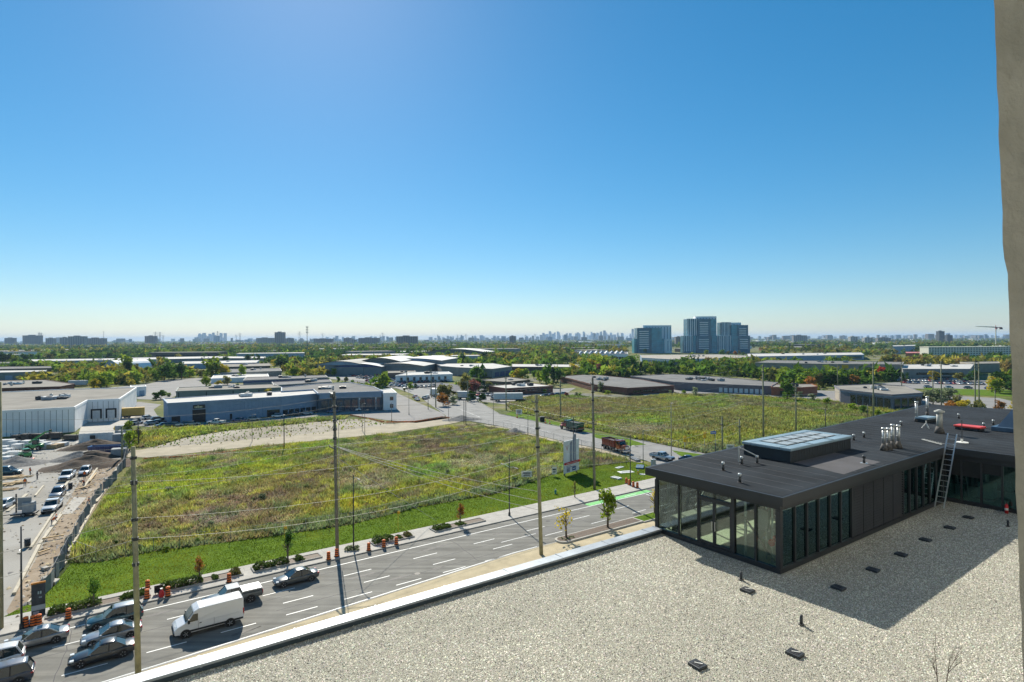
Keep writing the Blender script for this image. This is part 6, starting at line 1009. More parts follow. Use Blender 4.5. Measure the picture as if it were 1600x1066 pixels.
MB().box(0, -.32, z * .68, W, -.2, z * .86).build('panel', trim, f); sm = M('sign_letter', (.62, .58, .36)); strokes(f, W * .12, W * .88, z * .71, z * .83, -.33, sm)
l_ = 'dark glazed showroom with flat grey roof joined to the slate shed'; UL[l_] = 'dark showroom'
flat('showroom', l_, [(497, 615.5), (598, 612), (584, 605), (545, 598), (500, 600), (440, 606), (440, 612), (490, 609)], M('showroom_wall', (.06, .085, .11)), greyroof, z=7.2, units=5, trimm=slate, win=[(0, .04, .96, .08, .62, 8, 'window', M('showroom_glass', (.02, .05, .08), rough=.1, spec=.8)), (0, .02, .98, .72, .95, 1, 'fascia', slate), (0, .3, .36, .05, .5, 1, 'poster', bluew), (0, .62, .645, .05, .7, 1, 'column', whitew), (0, .88, .9, .05, .7, 1, 'column', whitew)])
flat('office_block', 'small white two storey block at the end of the dark showroom', [(599, 615), (619.5, 614.5), (611, 607.5), (593, 610)], whitew, whiteroof, zb=(599, 615, 641), win=[(0, .5, .75, .12, .35, 1, 'window', wing), (0, .5, .75, .58, .8, 1, 'window', wing), (1, .2, .7, .5, .75, 2, 'window', wing)])
flat('garage', 'low white garage with dark door behind the white warehouse', [(205, 606), (228, 604.5), (227, 602), (204, 603)], whitew, whiteroof, zb=(228, 604.5, 618), win=[(0, .55, .9, 0, .6, 1, 'door', bluew)])
T = [  # name, label, roof outline, wall, roof, zb, windows, units
 ('brick_building', 'low brick building with red side wall behind the white warehouse roof', [(-60, 609), (94, 604.5), (116, 600.5), (70, 594), (-60, 596)], brick, tarroof, (94, 604.5, 618), [(1, .0, 1, 0, .95, 1, 'side_wall', brickl)], 9),
 ('storage_hall', 'grey green hall with blue roller door at the far left', [(-60, 584), (70, 581), (73, 578.5), (-60, 580)], greenw, whiteroof, (70, 581, 596), [(0, .51, .60, 0, .7, 1, 'roller_door', bluew), (0, .70, .73, .4, .65, 1, 'window', wing), (0, .84, .87, .4, .65, 1, 'window', wing), (0, .94, .97, .4, .65, 1, 'window', wing)], 0),
 ('brown_hall', 'long brown hall just behind the grey green hall', [(-60, 578.5), (80, 575.5), (79, 572.5), (-60, 574)], brownw, greyroof, (80, 575.5, 588), [], 0),
 ('pale_blue_factory', 'very long pale blue factory behind the quonset arch', [(45, 565), (250, 561.5), (262, 559), (45, 562)], bluew, whiteroof, (45, 565, 574.5), [], 4),
 ('column_hall', 'hall with dark vertical openings at the far left below trees', [(-60, 568.5), (44, 567.5), (44, 565.5), (-60, 566)], beige, greyroof, (44, 567.5, 575), [(0, .64, .98, .1, .8, 8, 'window', wing)], 0),
 ('grey_green_hall', 'low grey green hall directly behind the slate blue shed', [(275, 612), (440, 606), (428, 600.5), (279, 606)], greenw, tarroof, (275, 612, 624), [(0, .25 * k + .02, .25 * k + .028, 0, .95, 1, 'downpipe', trim) for k in range(4)], 5),
 ('long_factory', 'long low factory with white roof edge and brown walls behind yellow trees', [(285, 569), (400, 567), (405, 563), (285, 565)], bluew, whiteroof, (285, 569, 577), [(0, .5, 1, 0, .7, 1, 'brown_wall', brownw)], 3),
 ('far_factory', 'wide factory roof line beyond the yellow trees left of centre', [(205, 562.5), (330, 560), (415, 560), (415, 557.5), (330, 557), (205, 559)], greyw, whiteroof, (330, 560, 566), [], 4),
 ('brown_workshop', 'brown roofed workshop stepping down at left of the dark round tree', [(340, 574), (422, 572), (420, 568), (345, 569)], brownw, tarroof, (422, 572, 579), [], 3),
 ('grey_workshop', 'grey workshop in front of the dark round tree', [(345, 583), (440, 580), (437, 575.5), (350, 577)], greyw, greyroof, (440, 580, 589), [], 4),
 ('white_workshop', 'white fronted workshop below the grey workshop', [(330, 592), (420, 589), (418, 584.5), (335, 586)], whitew, whiteroof, (420, 589, 596), [], 2),
 ('blue_trim_hall', 'dark roofed hall with navy fascia in two steps, rear one', [(380, 595), (512, 590), (508, 586.5), (385, 590)], greyw, darkroof, (512, 590, 599), [(0, 0, 1, .65, 1, 1, 'fascia', navyf)], 4),
 ('blue_trim_hall', 'dark roofed hall with navy fascia in two steps, front one', [(428, 602.5), (518, 597), (515, 593), (425, 597.5)], greyw, darkroof, (518, 597, 607), [(0, 0, 1, .65, 1, 1, 'fascia', navyf)], 3),
 ('white_office', 'low pale building with small awnings inside the crowded car lot', [(618, 587.5), (707, 585), (700, 581), (640, 582)], whitew, whiteroof, (618, 587.5, 599), [(0, .08 + .11 * k, .12 + .11 * k, .3, .75, 1, 'window', wing) for k in range(8)], 3),
 ('brown_office', 'brown flat building behind the pale building of the car lot', [(604, 583.5), (650, 582.5), (648, 579.5), (606, 580)], brownw, tarroof, (604, 583.5, 593), [], 2),
 ('grey_mill', 'big grey mill hall with long plain wall right of the car lot', [(690, 572.5), (716, 574.5), (769, 577), (800, 573), (770, 568), (680, 568.5)], greyw, whiteroof, (769, 577, 591), [(2, .1, .9, .1, .6, 3, 'dock', navyf), (1, .0, 1, .0, .12, 1, 'plinth', brownw)], 4),
 ('flat_depot', 'low brown depot behind the white trailer', [(750, 594.5), (790, 597.5), (828, 594), (795, 589.5)], brownw, tarroof, (790, 597.5, 604), [], 2),
 ('brick_depot', 'red brick depot with pale roof edge beside the white trailer', [(764, 603.5), (790, 607.5), (864, 603.5), (830, 599)], brick, whiteroof, (790, 607.5, 618), [(1, .1 * k + .05, .1 * k + .09, .45, .75, 1, 'window', wing) for k in range(9)], 5),
 ('brick_works', 'long brick works with pale grey roof at the back of the right field', [(874, 588.5), (893, 592.5), (925, 601), (980, 607), (1053, 603), (1000, 593), (950, 588), (924, 585)], brick, greyroof, (980, 607, 617.5), [(2, .15, .95, .0, .3, 5, 'dock', wing), (3, .1, .9, .3, .6, 4, 'window', wing)], 6),
 ('grey_depot', 'wide grey depot with many roof units behind the brick works', [(985, 588), (1055, 597.5), (1115, 600.5), (1205, 604), (1215, 598), (1120, 589), (1050, 585)], M('mauve_wall', (.17, .15, .16), var=.1), greyroof, (1115, 600.5, 613), [(2, .1 + .09 * k, .16 + .09 * k, .05, .6, 1, 'dock_door', blockm) for k in range(9)], 14),
 ('red_brick_annex', 'short orange brick annex at the right end of the grey depot', [(1205, 605.5), (1252, 606), (1277, 604.5), (1268, 600.5), (1208, 601)], brickl, tarroof, (1252, 606, 619), [(0, .3, .6, 0, .6, 1, 'door', wing)], 1),
 ('gabled_terrace', 'white and blue terrace with a row of gables left of the glass towers', [(905, 553), (981, 553.5), (980, 550), (905, 550)], whitew, greyroof, (905, 553, 561.5), [(0, .2, .5, .1, .7, 1, 'glass', glassb), (0, .04, .07, .4, .7, 1, 'window', wing), (0, .11, .14, .4, .7, 1, 'window', wing), (0, .55, .98, .1, .5, 8, 'window', wing)], 0),
 ('distribution_hall', 'huge pale grey distribution hall in front of the glass towers', [(1003, 559.5), (1050, 562), (1167, 559), (1167, 556), (1120, 554), (1000, 555)], slate, beige, (1050, 562, 571), [(1, .0, 1, .72, .95, 1, 'fascia', whitew), (0, .0, 1, .72, .95, 1, 'fascia', whitew)], 10),
 ('distribution_hall', 'second pale distribution hall right of the glass towers', [(1168, 557.5), (1350, 554.5), (1345, 551), (1168, 553)], bluew, whiteroof, (1168, 557.5, 566), [(0, .05, .1, 0, .5, 1, 'dock', wing), (0, .13, .18, 0, .5, 1, 'dock', wing), (0, .8, .98, .2, .8, 1, 'glass', glassb)], 5),
 ('white_roof_works', 'works with white roofs and blue glazed end left of the brick works', [(800, 573.5), (906, 574), (905, 570), (800, 569)], brownw, whiteroof, (906, 574, 584), [(0, .85, .99, .1, .9, 5, 'window', bluew)], 5),
 ('tan_factory', 'long tan factory with dark window strip and yellow sign', [(1180, 567), (1280, 569), (1410, 570), (1412, 566), (1200, 563)], beige, greyroof, (1280, 569, 589), [(0, .1, .5, .3, .6, 4, 'window', wing), (1, .05, .35, .1, .6, 4, 'window', wing), (1, .5, .98, .35, .6, 1, 'window_strip', wing), (1, .28, .36, .68, .95, 1, 'yellow_sign', yel)], 6),
 ('grey_office', 'grey office with long dark window strip facing its car park', [(1411, 577), (1516, 577), (1522, 569), (1402, 570)], greyw, whiteroof, (1411, 577, 593), [(0, .2, .9, .45, .65, 1, 'window_strip', wing), (0, .45, .8, .1, .3, 1, 'window_strip', wing)], 6),
 ('beige_store', 'plain beige store at the right behind the grey office', [(1518, 569), (1562, 568), (1560, 565), (1500, 566)], beige, tarroof, (1562, 568, 581), [], 1),
 ('glazed_office', 'grey office with wide roof overhang and dark glazing behind the pavilion', [(1304, 603), (1313, 609), (1394, 617.5), (1441, 614.5), (1415, 603.5), (1360, 601)], M('violet_grey_wall', (.17, .165, .185)), tarroof, (1394, 617.5, 641), [(1, .2, .98, .12, .74, 6, 'window', wing), (2, .05, .98, .12, .74, 4, 'window', wing), (1, 0, 1, .86, .99, 1, 'fascia', slate), (2, 0, 1, .86, .99, 1, 'fascia', slate), (0, .1, .9, .05, .95, 1, 'side_wall', beige)], 7),
 ('white_slab_block', 'white block with stepped roof beyond the tan factory', [(1395, 541.5), (1430, 540.5), (1430, 539), (1395, 540)], bluew, whiteroof, (1395, 541.5, 553), [(0, .5, .98, .2, .9, 5, 'window', slate)], 1),
 ('red_roof_store', 'low store with pinkish red roof sign in the right distance', [(1415, 552), (1452, 552), (1450, 550), (1415, 550)], brickl, M('pink_roof', (.5, .16, .15)), (1415, 552, 557), [], 0),
]
for nm, lab, rp, wm_, rm, zb, win, un in T:
    UL[lab] = {0: 'rear navy trimmed hall', 1: 'front navy trimmed hall'}[0 if 'rear' in lab else 1] if 'navy' in lab else 'hall before the glass towers' if lab.startswith('huge') else 'hall right of the glass towers' if lab.startswith('second pale') else ' '.join(lab.split()[:4]) if lab.split()[0] not in ('low', 'long') else ' '.join(lab.split()[:5]); flat(nm, lab, rp, wm_, rm, zb, None, win, un)
# gables of the terrace
gq = G(905, 553, 7); t = thing('gable_row', 'row of small white gables along the terrace roof', 'roof', (0, 0, 0))
for k in range(9): p = G(909 + k * 8, 552.5, 7.5); MB().loft([[(p.x - 3, p.y, 7.6), (p.x + 3, p.y, 7.6), (p.x, p.y, 11)], [(p.x - 3, p.y + 9, 7.6), (p.x + 3, p.y + 9, 7.6), (p.x, p.y + 9, 11)]]).build('gable', whitew if k % 2 else slate, t)
# quonset arch and vaulted sports hall
def vault(t, name, p, q, width, h, z0, m, mend, n=12):
    p = Vector(p[:2]); q = Vector(q[:2]); d = (q - p).normalized(); nn = Vector((-d.y, d.x)); prof = [(-math.cos(i * math.pi / n) * width / 2, z0 + math.sin(i * math.pi / n) * h) for i in range(n + 1)]
    MB().loft([[(c.x + nn.x * u, c.y + nn.y * u, z) for u, z in prof] for c in (p, q)], caps=False, close=False).build(name, m, t); MB().loft([[(c.x + nn.x * u * .97, c.y + nn.y * u * .97, z - .1) for u, z in prof] for c in (p + d * .3, p + d * .6)]).build('end_wall', mend, t)
qa = G(173, 581); t = thing('quonset_hut', 'white arched quonset hut standing beside green trees', 'building', (0, 0, 0)); vault(t, 'arched_roof', (qa.x, qa.y), (qa.x + 14, qa.y + 26), 24, 10, 0, whitew, bluew)
t = thing('sports_hall', 'sports hall with several curved vault roofs beyond the car lot', 'building', (0, 0, 0)); lightvault = M('vault_white', (.55, .56, .54), var=.08); grvault = M('vault_grey', (.13, .135, .12), var=.1)
def lowvault(x0, x1, ys, yb, depth, rise, m, zt, mw=bluew):
    a, b = G(x0, ys, zt), G(x1, ys, zt); w_ = (b - a).length; c = (a + b) / 2; d = (b - a).normalized(); nn = Vector((-d.y, d.x, 0)); n = 12; prof = [((i / n - .5) * w_, zt + math.sin(i * math.pi / n) * rise) for i in range(n + 1)]
    MB().loft([[c + d * u + nn * s + Vector((0, 0, z - c.z)) for u, z in prof] for s in (0, depth)], caps=False, close=False).build('vault_roof', m, t); MB().loft([[c + d * u + nn * s + Vector((0, 0, z - c.z - .4)) for u, z in prof] for s in (1.0, 1.6)]).build('gable_glass', mw, t)
    MB().prism([((c + d * u + nn * s).x, (c + d * u + nn * s).y) for u, s in ((-w_ * .48, 1.8), (w_ * .48, 1.8), (w_ * .48, depth - 1), (-w_ * .48, depth - 1))], 0, zt).build('wall', greyw, t)
lowvault(492, 568, 570, 0, 55, 2.8, grvault, 8.5); lowvault(520, 596, 573, 0, 45, 2.4, lightvault, 7, navyf); lowvault(580, 662, 572, 0, 50, 2.2, M('vault_pale', (.42, .42, .39)), 7, greyw); lowvault(560, 626, 565, 0, 60, 3, lightvault, 10, grvault); lowvault(600, 690, 563.5, 0, 70, 2, lightvault, 9.5, slate)
t = thing('white_canopy', 'distant white sweeping arena canopy above the golden trees', 'building', (0, 0, 0)); lowvault(662, 760, 550.5, 0, 60, 5, M('canopy_white', (.66, .65, .6), var=.05), 8, grvault)

# ------------------------------------------------------------------ glass towers
fin_w = M('tower_white', (.78, .80, .80), var=.06); tglass = M('tower_glass', (.07, .30, .38), rough=.2, spec=.4, var=.35, scale=.12); tg2 = M('tower_glass_dark', (.035, .15, .22), rough=.2, spec=.4, var=.3, scale=.12)
def tower(name, label, Y, blocks, group='glass towers'):
    cx = sum((b[0] + b[1]) / 2 for b in blocks) / len(blocks); o = A(cx, 553, Y); t = thing(name, label, 'tower', (o.x, Y, 0), 0, group); fl = 3.9
    for x0, x1, yt, dy, dep, kind in blocks:
        Yb = Y + dy; p, q = A(x0, yt, Yb), A(x1, yt, Yb); a, b = p.x - o.x, q.x - o.x; h = p.z
        if kind == 'plain': MB().box(a, dy, 0, b, dy + dep, h).build('slab_wall', fin_w, t); [MB().box(b - 2.6 - k * 5.5, dy - .15, 4, b - 1.4 - k * 5.5, dy, h - 3).build('window_strip', tg2, t) for k in range(int((b - a) / 5.5))]; continue
        MB().box(a, dy, 0, b, dy + dep, h).build('glass_body', tglass if kind == 'glass' else tg2, t); MB().box(a - .1, dy - .1, h, b + .1, dy + dep, h + .5).build('roof_slab', fin_w if kind == 'fins' else tg2, t)
        if kind == 'balcony':
            for k in range(2, int(h / fl)): MB().box(a + .15 * (b - a), dy - 1.3, k * fl, b - .2 * (b - a), dy - .02, k * fl + 1.6).build('balcony', fin_w, t)
        if kind == 'fins':
            n = max(3, int((b - a) / 3.2))
            for k in range(n): x_ = a + (b - a) * (k + .25) / n; MB().box(x_, dy - .3, 3, x_ + (b - a) / n * (.28 + .2 * (k % 2)), dy - .02, h).build('fin', fin_w, t)
        if kind in ('glass', 'balcony'):
            for k in range(1, int(h / fl)): MB().box(a - .05, dy - .12, k * fl - .15, b + .05, dy - .0, k * fl + .1).build('floor_line', tg2, t)
        MB().box(b, dy + 1, 3, b + .1, dy + dep - 1, h - 1).build('side_glass', tg2, t)
tower('glass_tower', 'leftmost glass tower with balconies and a taller plain slab behind', 1050, [(995.5, 1018, 513, 0, 24, 'balcony'), (1018.2, 1034, 513, -1, 24, 'glass'), (991, 1038, 530, 3, 20, 'glass'), (1005, 1049, 508.5, 26, 14, 'plain'), (1038.2, 1050, 530, 6, 20, 'plain')])
tower('glass_tower', 'tallest middle glass tower with white fins and a curved crown', 1050, [(1074, 1090, 498.5, 2, 24, 'fins'), (1090.2, 1110, 499, 0, 26, 'balcony'), (1110.2, 1119, 499, 1, 25, 'glass'), (1086.5, 1119.5, 494.5, 10, 14, 'plain'), (1068, 1083, 525, -4, 20, 'fins'), (1083.2, 1088, 525, -3, 20, 'glass'), (1088.2, 1112, 525, -5, 20, 'balcony'), (1112.2, 1120, 525, -4, 20, 'glass')])
tower('glass_tower', 'right glass tower with striped left part and balconied front', 1050, [(1127, 1142, 504, 2, 22, 'fins'), (1142.2, 1158, 504.2, 8, 18, 'plain'), (1143, 1152, 508.5, -2, 22, 'glass'), (1152.2, 1169, 508.5, -3, 22, 'balcony'), (1120.5, 1143, 525, -4, 20, 'fins'), (1143.2, 1153, 525, -5, 20, 'glass'), (1153.2, 1172, 525, -6, 20, 'balcony')])
# ------------------------------------------------------------------ apartment blocks
def block(label, x0, x1, yt, yb, m, name='apartment_block', dep=18, nf=None, nw=None, pent=True, group='distant apartment blocks', fx=None):
    p = G(x0, yb); Y = p.y; a, b, h = A(x0, yt, Y).x, A(x1, yt, Y).x, A(x0, yt, Y).z; t = thing(name, label, 'apartment block', (a, Y, 0), 0, group); w_ = b - a; MB().box(0, 0, 0, w_, dep, h).build('wall', m, t)
    if pent: MB().box(w_ * .3, 4, h, w_ * .6, dep - 3, h + 4).build('penthouse', m, t)
    nf = nf or max(3, int(h / 3.2)); nw = nw or max(3, int(w_ / 9)); mb = MB()
    for i in range(nf):
        for j in range(nw): mb.box(w_ * (j + .2) / nw, -.25, h * (i + .35) / nf, w_ * (j + .8) / nw, -.02, h * (i + .8) / nf)
    mb.build('window', wing, t, kind='stuff'); MB().box(-.3, -.3, h, w_ + .3, dep + .3, h + .8).build('parapet', m, t)
ag = M('apartment_grey', (.26, .25, .24), var=.08); ab = M('apartment_brown', (.19, .16, .14), var=.1); aw = M('apartment_pale', (.42, .41, .38), var=.08)
for q in (('far left small dark block above the treeline', 7, 22, 528.5, 540, ab), ('broad dark block at the far left beside two pylons', 35, 63, 524.5, 540.5, ab), ('narrow grey block between the broad dark block and the long one', 71, 84, 528.8, 541, ag), ('slim pale block touching the long stepped block', 93, 105, 528, 542, ag), ('long stepped apartment block, taller left half', 106, 132, 526, 542.5, ag), ('long stepped apartment block, lower right half', 132, 163, 529, 542, ag), ('lone brown block right of the first thin mast', 226, 243, 525.5, 540, ab), ('tall brown slab tower left of the telecom mast', 429, 444, 519.5, 539.5, ab), ('low wide block at the left foot of the brown slab tower', 400, 428, 528.5, 538.5, ag), ('low wide block at the right foot of the brown slab tower', 444.5, 458, 529, 539, ag), ('low dark block right of the telecom mast', 490, 520, 530, 538.5, ab), ('small square block left of centre on the skyline', 537, 549, 528.5, 538.5, ab), ('stepped dark block near the middle of the skyline', 560, 592, 528.5, 539, ab), ('big brown slab block right of the middle skyline', 619, 652, 526, 541, ab), ('narrow dark block left of the skyline towers', 796, 806, 525.5, 538.5, ab),
          ('dark block between the left and middle glass towers', 1056, 1067, 527, 540, ab), ('pale block right of the glass towers on the horizon', 1240, 1261, 524.5, 536, ag), ('first small pale block in the right distance', 1329, 1340, 526.5, 538, aw), ('second small pale block in the right distance', 1351, 1364, 528, 538, aw), ('wide low block in the right distance', 1372, 1392, 528.5, 537, ag), ('tall dark tower in the right distance', 1467.5, 1476, 518, 536.5, M('apartment_dark', (.07, .08, .09))), ('dark block beside the tall dark tower', 1480, 1488.5, 524, 536, MATS['apartment_dark'] if 'apartment_dark' in MATS else ab), ('low block right of the big brown slab', 545, 556, 531, 539, ag)): block(*q)
block('long six storey cream apartment building at the right', 1451, 1580, 543, 560.5, M('cream_wall', (.80, .76, .62), var=.06), 'cream_apartments', 16, 6, 30, False, 'right hand apartments')

# ------------------------------------------------------------------ masts, pylons, crane
pyl = M('lattice_steel', (.20, .21, .22), metal=.3)
def pylon(x_, yb, yt, lab):
    p = G(x_, yb); h = A(x_, yt, p.y).z; t = thing('power_pylon', lab, 'pylon', p, .3, 'power pylons on the horizon'); mb = MB(); r = max(.25, h * .006); w0, w1 = h * .09, h * .015
    for sx in (-1, 1):
        for sy in (-1, 1): mb.cyl((sx * w0, sy * w0, 0), (sx * w1, sy * w1, h), r, n=4)
    for k in range(5): f, g = k / 5, (k + 1) / 5; a = w0 + (w1 - w0) * f; b = w0 + (w1 - w0) * g; mb.cyl((-a, -a, h * f), (b, -b, h * g), r * .7, n=3).cyl((a, -a, h * f), (-b, -b, h * g), r * .7, n=3)
    mb.build('lattice', pyl, t, kind='stuff')
    for z, w_ in ((.95, .14), (.85, .2), (.74, .16)): MB().cyl((-h * w_, 0, h * z), (h * w_, 0, h * z), r * 1.1, n=4).build('crossarm', pyl, t)
for i, (x_, yb, yt) in enumerate(((61, 541, 519.5), (64.5, 541, 520), (243, 540, 518.5), (250, 540, 519), (255, 540, 524), (340, 538, 517.5), (375, 538, 520.5), (369, 538, 523), (468, 538, 518), (504, 538, 520.5), (594, 538, 524), (598, 538, 520), (715, 537, 523), (728, 537, 522), (821, 536, 523), (836, 536, 522), (914, 536, 521.5), (929, 536, 520.5), (1069, 535, 520), (706, 537, 528), (1388, 534, 524))):
    pylon(x_, yb, yt, 'lattice power pylon on the horizon, %s' % ['left one of the pair by the broad dark block', 'right one of the pair by the broad dark block', 'left tall one beside the lone brown block', 'middle one beside the lone brown block', 'short one right of the lone brown block', 'tall one above the hazy skyline cluster', 'far one left of the brown slab tower', 'short one left of the brown slab tower', 'just left of the telecom mast', 'right of the telecom mast', 'short one left of the big slab block', 'tall one left of the big slab block', 'first right of the big slab block', 'second right of the big slab block', 'first left of the downtown towers', 'second left of the downtown towers', 'first right of the downtown towers', 'second right of the downtown towers', 'between two glass towers', 'short one before the downtown haze', 'far right beyond the factories'][i])
def mast(x_, yb, yt, lab, arms=2):
    p = G(x_, yb); h = A(x_, yt, p.y).z; t = thing('telecom_mast', lab, 'mast', p, 0); MB().cyl((0, 0, 0), (0, 0, h), h * .014, h * .008, 8).build('pole', pyl, t)
    for k in range(arms):
        z = h * (.97 - .09 * k); MB().cyl((0, 0, z - .2), (0, 0, z + .2), 1.6, n=10).build('platform', pyl, t)
        for a in range(6): c, s = math.cos(a * 1.047) * 1.7, math.sin(a * 1.047) * 1.7; MB().box(c - .2, s - .2, z - 1, c + .2, s + .2, z + 1.4).build('antenna', graypal, t)
mast(480, 556, 510, 'tall slender telecom mast above the treeline left of centre', 3); mast(162, 543, 518, 'thin mast at the right end of the long apartment block', 1); mast(684, 541, 523, 'short bushy antenna mast right of the big slab block', 2)
p = G(1556, 545); t = thing('tower_crane', 'white and red tower crane at the far right horizon', 'crane', p, 0); zc = A(1556, 512, p.y).z; cr = M('crane_red', (.5, .08, .05)); cw = M('crane_white', (.6, .58, .5)); MB().cyl((0, 0, 0), (0, 0, zc), 1.1, n=4).build('mast', cw, t); MB().loft([[(-52, -8, zc + 2.5), (-52, -8, zc + 3.5), (-52, -7, zc + 3)], [(0, 0, zc - .5), (0, 0, zc + 2), (0, 1.5, zc)]]).build('jib', cw, t); MB().loft([[(0, 0, zc - .5), (0, 0, zc + 1.5), (0, 1.5, zc)], [(17, 3, zc - .5), (17, 3, zc + 1), (17, 4, zc)]]).build('counter_jib', cr, t); MB().box(12, 1.5, zc - 4, 17, 4.5, zc).build('counterweight', lampm, t); rbox(t, 'cab', -1.5, -3, zc - 3.5, 1.5, 0, zc - .6, cr, .1); MB().cyl((0, 0, zc), (0, 0, zc + 6), .8, .3, 4).build('apex', cr, t)
# trailers and box trucks
def boxtruck(lab, p, rz, ln=7.5, cabm=whitep, trailer=False):
    t = thing('box_trailer' if trailer else 'box_truck', lab, 'trailer' if trailer else 'truck', p, rz, 'trucks and trailers'); rbox(t, 'cargo_box', -ln / 2, -1.25, 1.0, ln / 2, 1.25, 3.7, blockm, .04); rbox(t, 'chassis', -ln / 2, -.6, .6, ln / 2 + 1.5, .6, .98, trim, .02)
    if not trailer: rbox(t, 'cab', ln / 2 + .15, -1.1, .6, ln / 2 + 2.0, 1.1, 2.5, cabm, .15); MB().box(ln / 2 + 1.9, -.95, 1.6, ln / 2 + 2.02, .95, 2.3).build('windscreen', vglass, t)
    for x_ in ((-ln / 2 + 1.2, -ln / 2 + 2.3) if trailer else (-ln / 2 + 1.5, ln / 2 + 1.1)):
        for y_ in (-1.05, 1.05): wheel(t, x_, y_, .48, .3)
boxtruck('long white trailer parked before the red brick depot', G(794, 627), .05, 13, trailer=True); boxtruck('white box truck driving up the side road', G(678, 619), 1.9, 6); boxtruck('white truck parked under the red leafed trees', G(723, 624), -.2, 5.5); boxtruck('yellowish container trailer between warehouse and parked cars', G(208, 653), .5, 7, trailer=True); boxtruck('white trailer parked by the field behind the grey depot', G(1170, 614), .1, 9, trailer=True); boxtruck('pale trailer behind the far left brick roof', G(122, 604), .1, 10, trailer=True)
[setattr(o.material_slots[0], 'link', 'OBJECT') or setattr(o.material_slots[0], 'material', M('container_yellow', (.50, .33, .08))) for o in bpy.data.objects if o.name.startswith('cargo_box') and o.parent and 'yellowish' in o.parent.get('label', '')]
# ------------------------------------------------------------------ small cars of the lots: one low mesh per colour
LC = {}
def lotcar_mesh(k):
    if k not in LC:
        c = {'white': (.62, .63, .63), 'silver': (.33, .35, .37), 'black': (.02, .022, .025), 'blue': (.02, .06, .18), 'red': (.3, .02, .02), 'grey': (.10, .11, .12)}[k]; mb = MB().loft([ring(*s) for s in ((-2.25, .4, .85, .7), (-1.9, .22, .95, .86), (.8, .2, .93, .9), (1.9, .25, .8, .84), (2.25, .36, .62, .66))]).loft([[(-1.9, -.78, .9), (1.05, -.8, .9), (1.05, .8, .9), (-1.9, .78, .9)], [(-1.25, -.62, 1.4), (.3, -.62, 1.4), (.3, .62, 1.4), (-1.25, .62, 1.4)]], 1).box(-1.3, -.63, 1.4, .35, .63, 1.45, 0)
        for x_ in (-1.35, 1.35):
            for s in (-.82, .82): mb.cyl((x_, s - .1, .32), (x_, s + .1, .32), .33, n=10, m=2)
        LC[k] = mb.mesh('parked_car', [paint('lot_' + k, c), vglass, tyre])
    return LC[k]
RC = random.Random(21); ROWN = ['nearest', 'second', 'third', 'fourth', 'rearmost', 'sixth']
def lotcars(rows, where, group, cat='car'):
    order = sorted(range(len(rows)), key=lambda i: -rows[i][0][1]); rank = {i: ROWN[j] if len(rows) > 1 else 'only' for j, i in enumerate(order)}
    for ri, ((x0, y0), (x1, y1), n, rz) in enumerate(rows):
        n_ = 0
        p, q = G(x0, y0), G(x1, y1)
        for i in range(n):
            if RC.random() < .1: continue
            n_ += 1; k = RC.choice(['white', 'white', 'silver', 'silver', 'black', 'blue', 'red', 'grey', 'grey']); c = p.lerp(q, i / max(n - 1, 1)); inst('parked_car', lotcar_mesh(k), None, (c.x + RC.uniform(-.3, .3), c.y + RC.uniform(-.4, .4), .012), rz + RC.choice((0, math.pi)) + RC.uniform(-.05, .05), 1, label='%s car, %s from the left in the %s row %s' % (k, ordw(n_), rank[ri], where), cat=cat, group=group)
ang = head(Vector(G2(520, 589)), Vector(G2(620, 603)))
lotcars([((553, 585), (640, 590), 16, ang + 1.3), ((548, 588), (632, 594), 16, ang + 1.3), ((560, 591), (640, 599), 15, ang + 1.3), ((575, 596), (650, 605), 13, ang + 1.3), ((596, 602), (640, 605.5), 8, ang + 1.3)], 'by the vaulted hall', 'cars in the crowded lot'); lotcars([((622, 599), (700, 596.5), 16, 1.6), ((632, 607.5), (690, 603), 10, 1.6)], 'before the pale building', 'cars by the pale building')
lotcars([((1375, 591.5), (1500, 594), 30, 1.5), ((1388, 595), (1510, 597.5), 24, 1.5), ((1412, 599), (1535, 601.5), 18, 1.5)], 'before the grey office', 'cars in the office car park'); lotcars([((1395, 585), (1410, 587), 2, 1.2), ((1270, 598), (1300, 600), 4, 1.4), ((1140, 612), (1200, 616), 6, 1.5), ((1450, 606), (1580, 609), 5, .1)], 'behind the grey depot', 'cars behind the depot')
lotcars([((232, 655), (236, 664), 2, 1.2), ((246, 657), (254, 667), 3, .8), ((262, 667), (300, 665), 4, .4), ((208, 661), (214, 663), 2, 1.3)], 'left of the slate shed', 'cars by the slate shed'); lotcars([((372, 659), (396, 657), 2, .1), ((436, 652), (480, 648), 3, .1), ((520, 645), (590, 639), 5, .1)], 'along the slate shed', 'cars along the shed front'); lotcars([((722, 618), (775, 619), 9, 1.3), ((735, 623), (770, 625), 6, 1.3), ((850, 620), (880, 617), 4, .3), ((742, 607), (790, 605), 7, 1.3)], 'by the red leafed trees', 'cars in the truck lot'); lotcars([((648, 622), (652, 626), 2, 2.0), ((664, 624), (668, 622), 2, 2.0), ((600, 606), (580, 598), 3, 2.1)], 'on the far side road', 'cars on the far side road')
pickup('white pickup parked behind the dark fence of the slate shed', G(338, 663), .05 + math.pi, whitep, group='pickups by the shed')
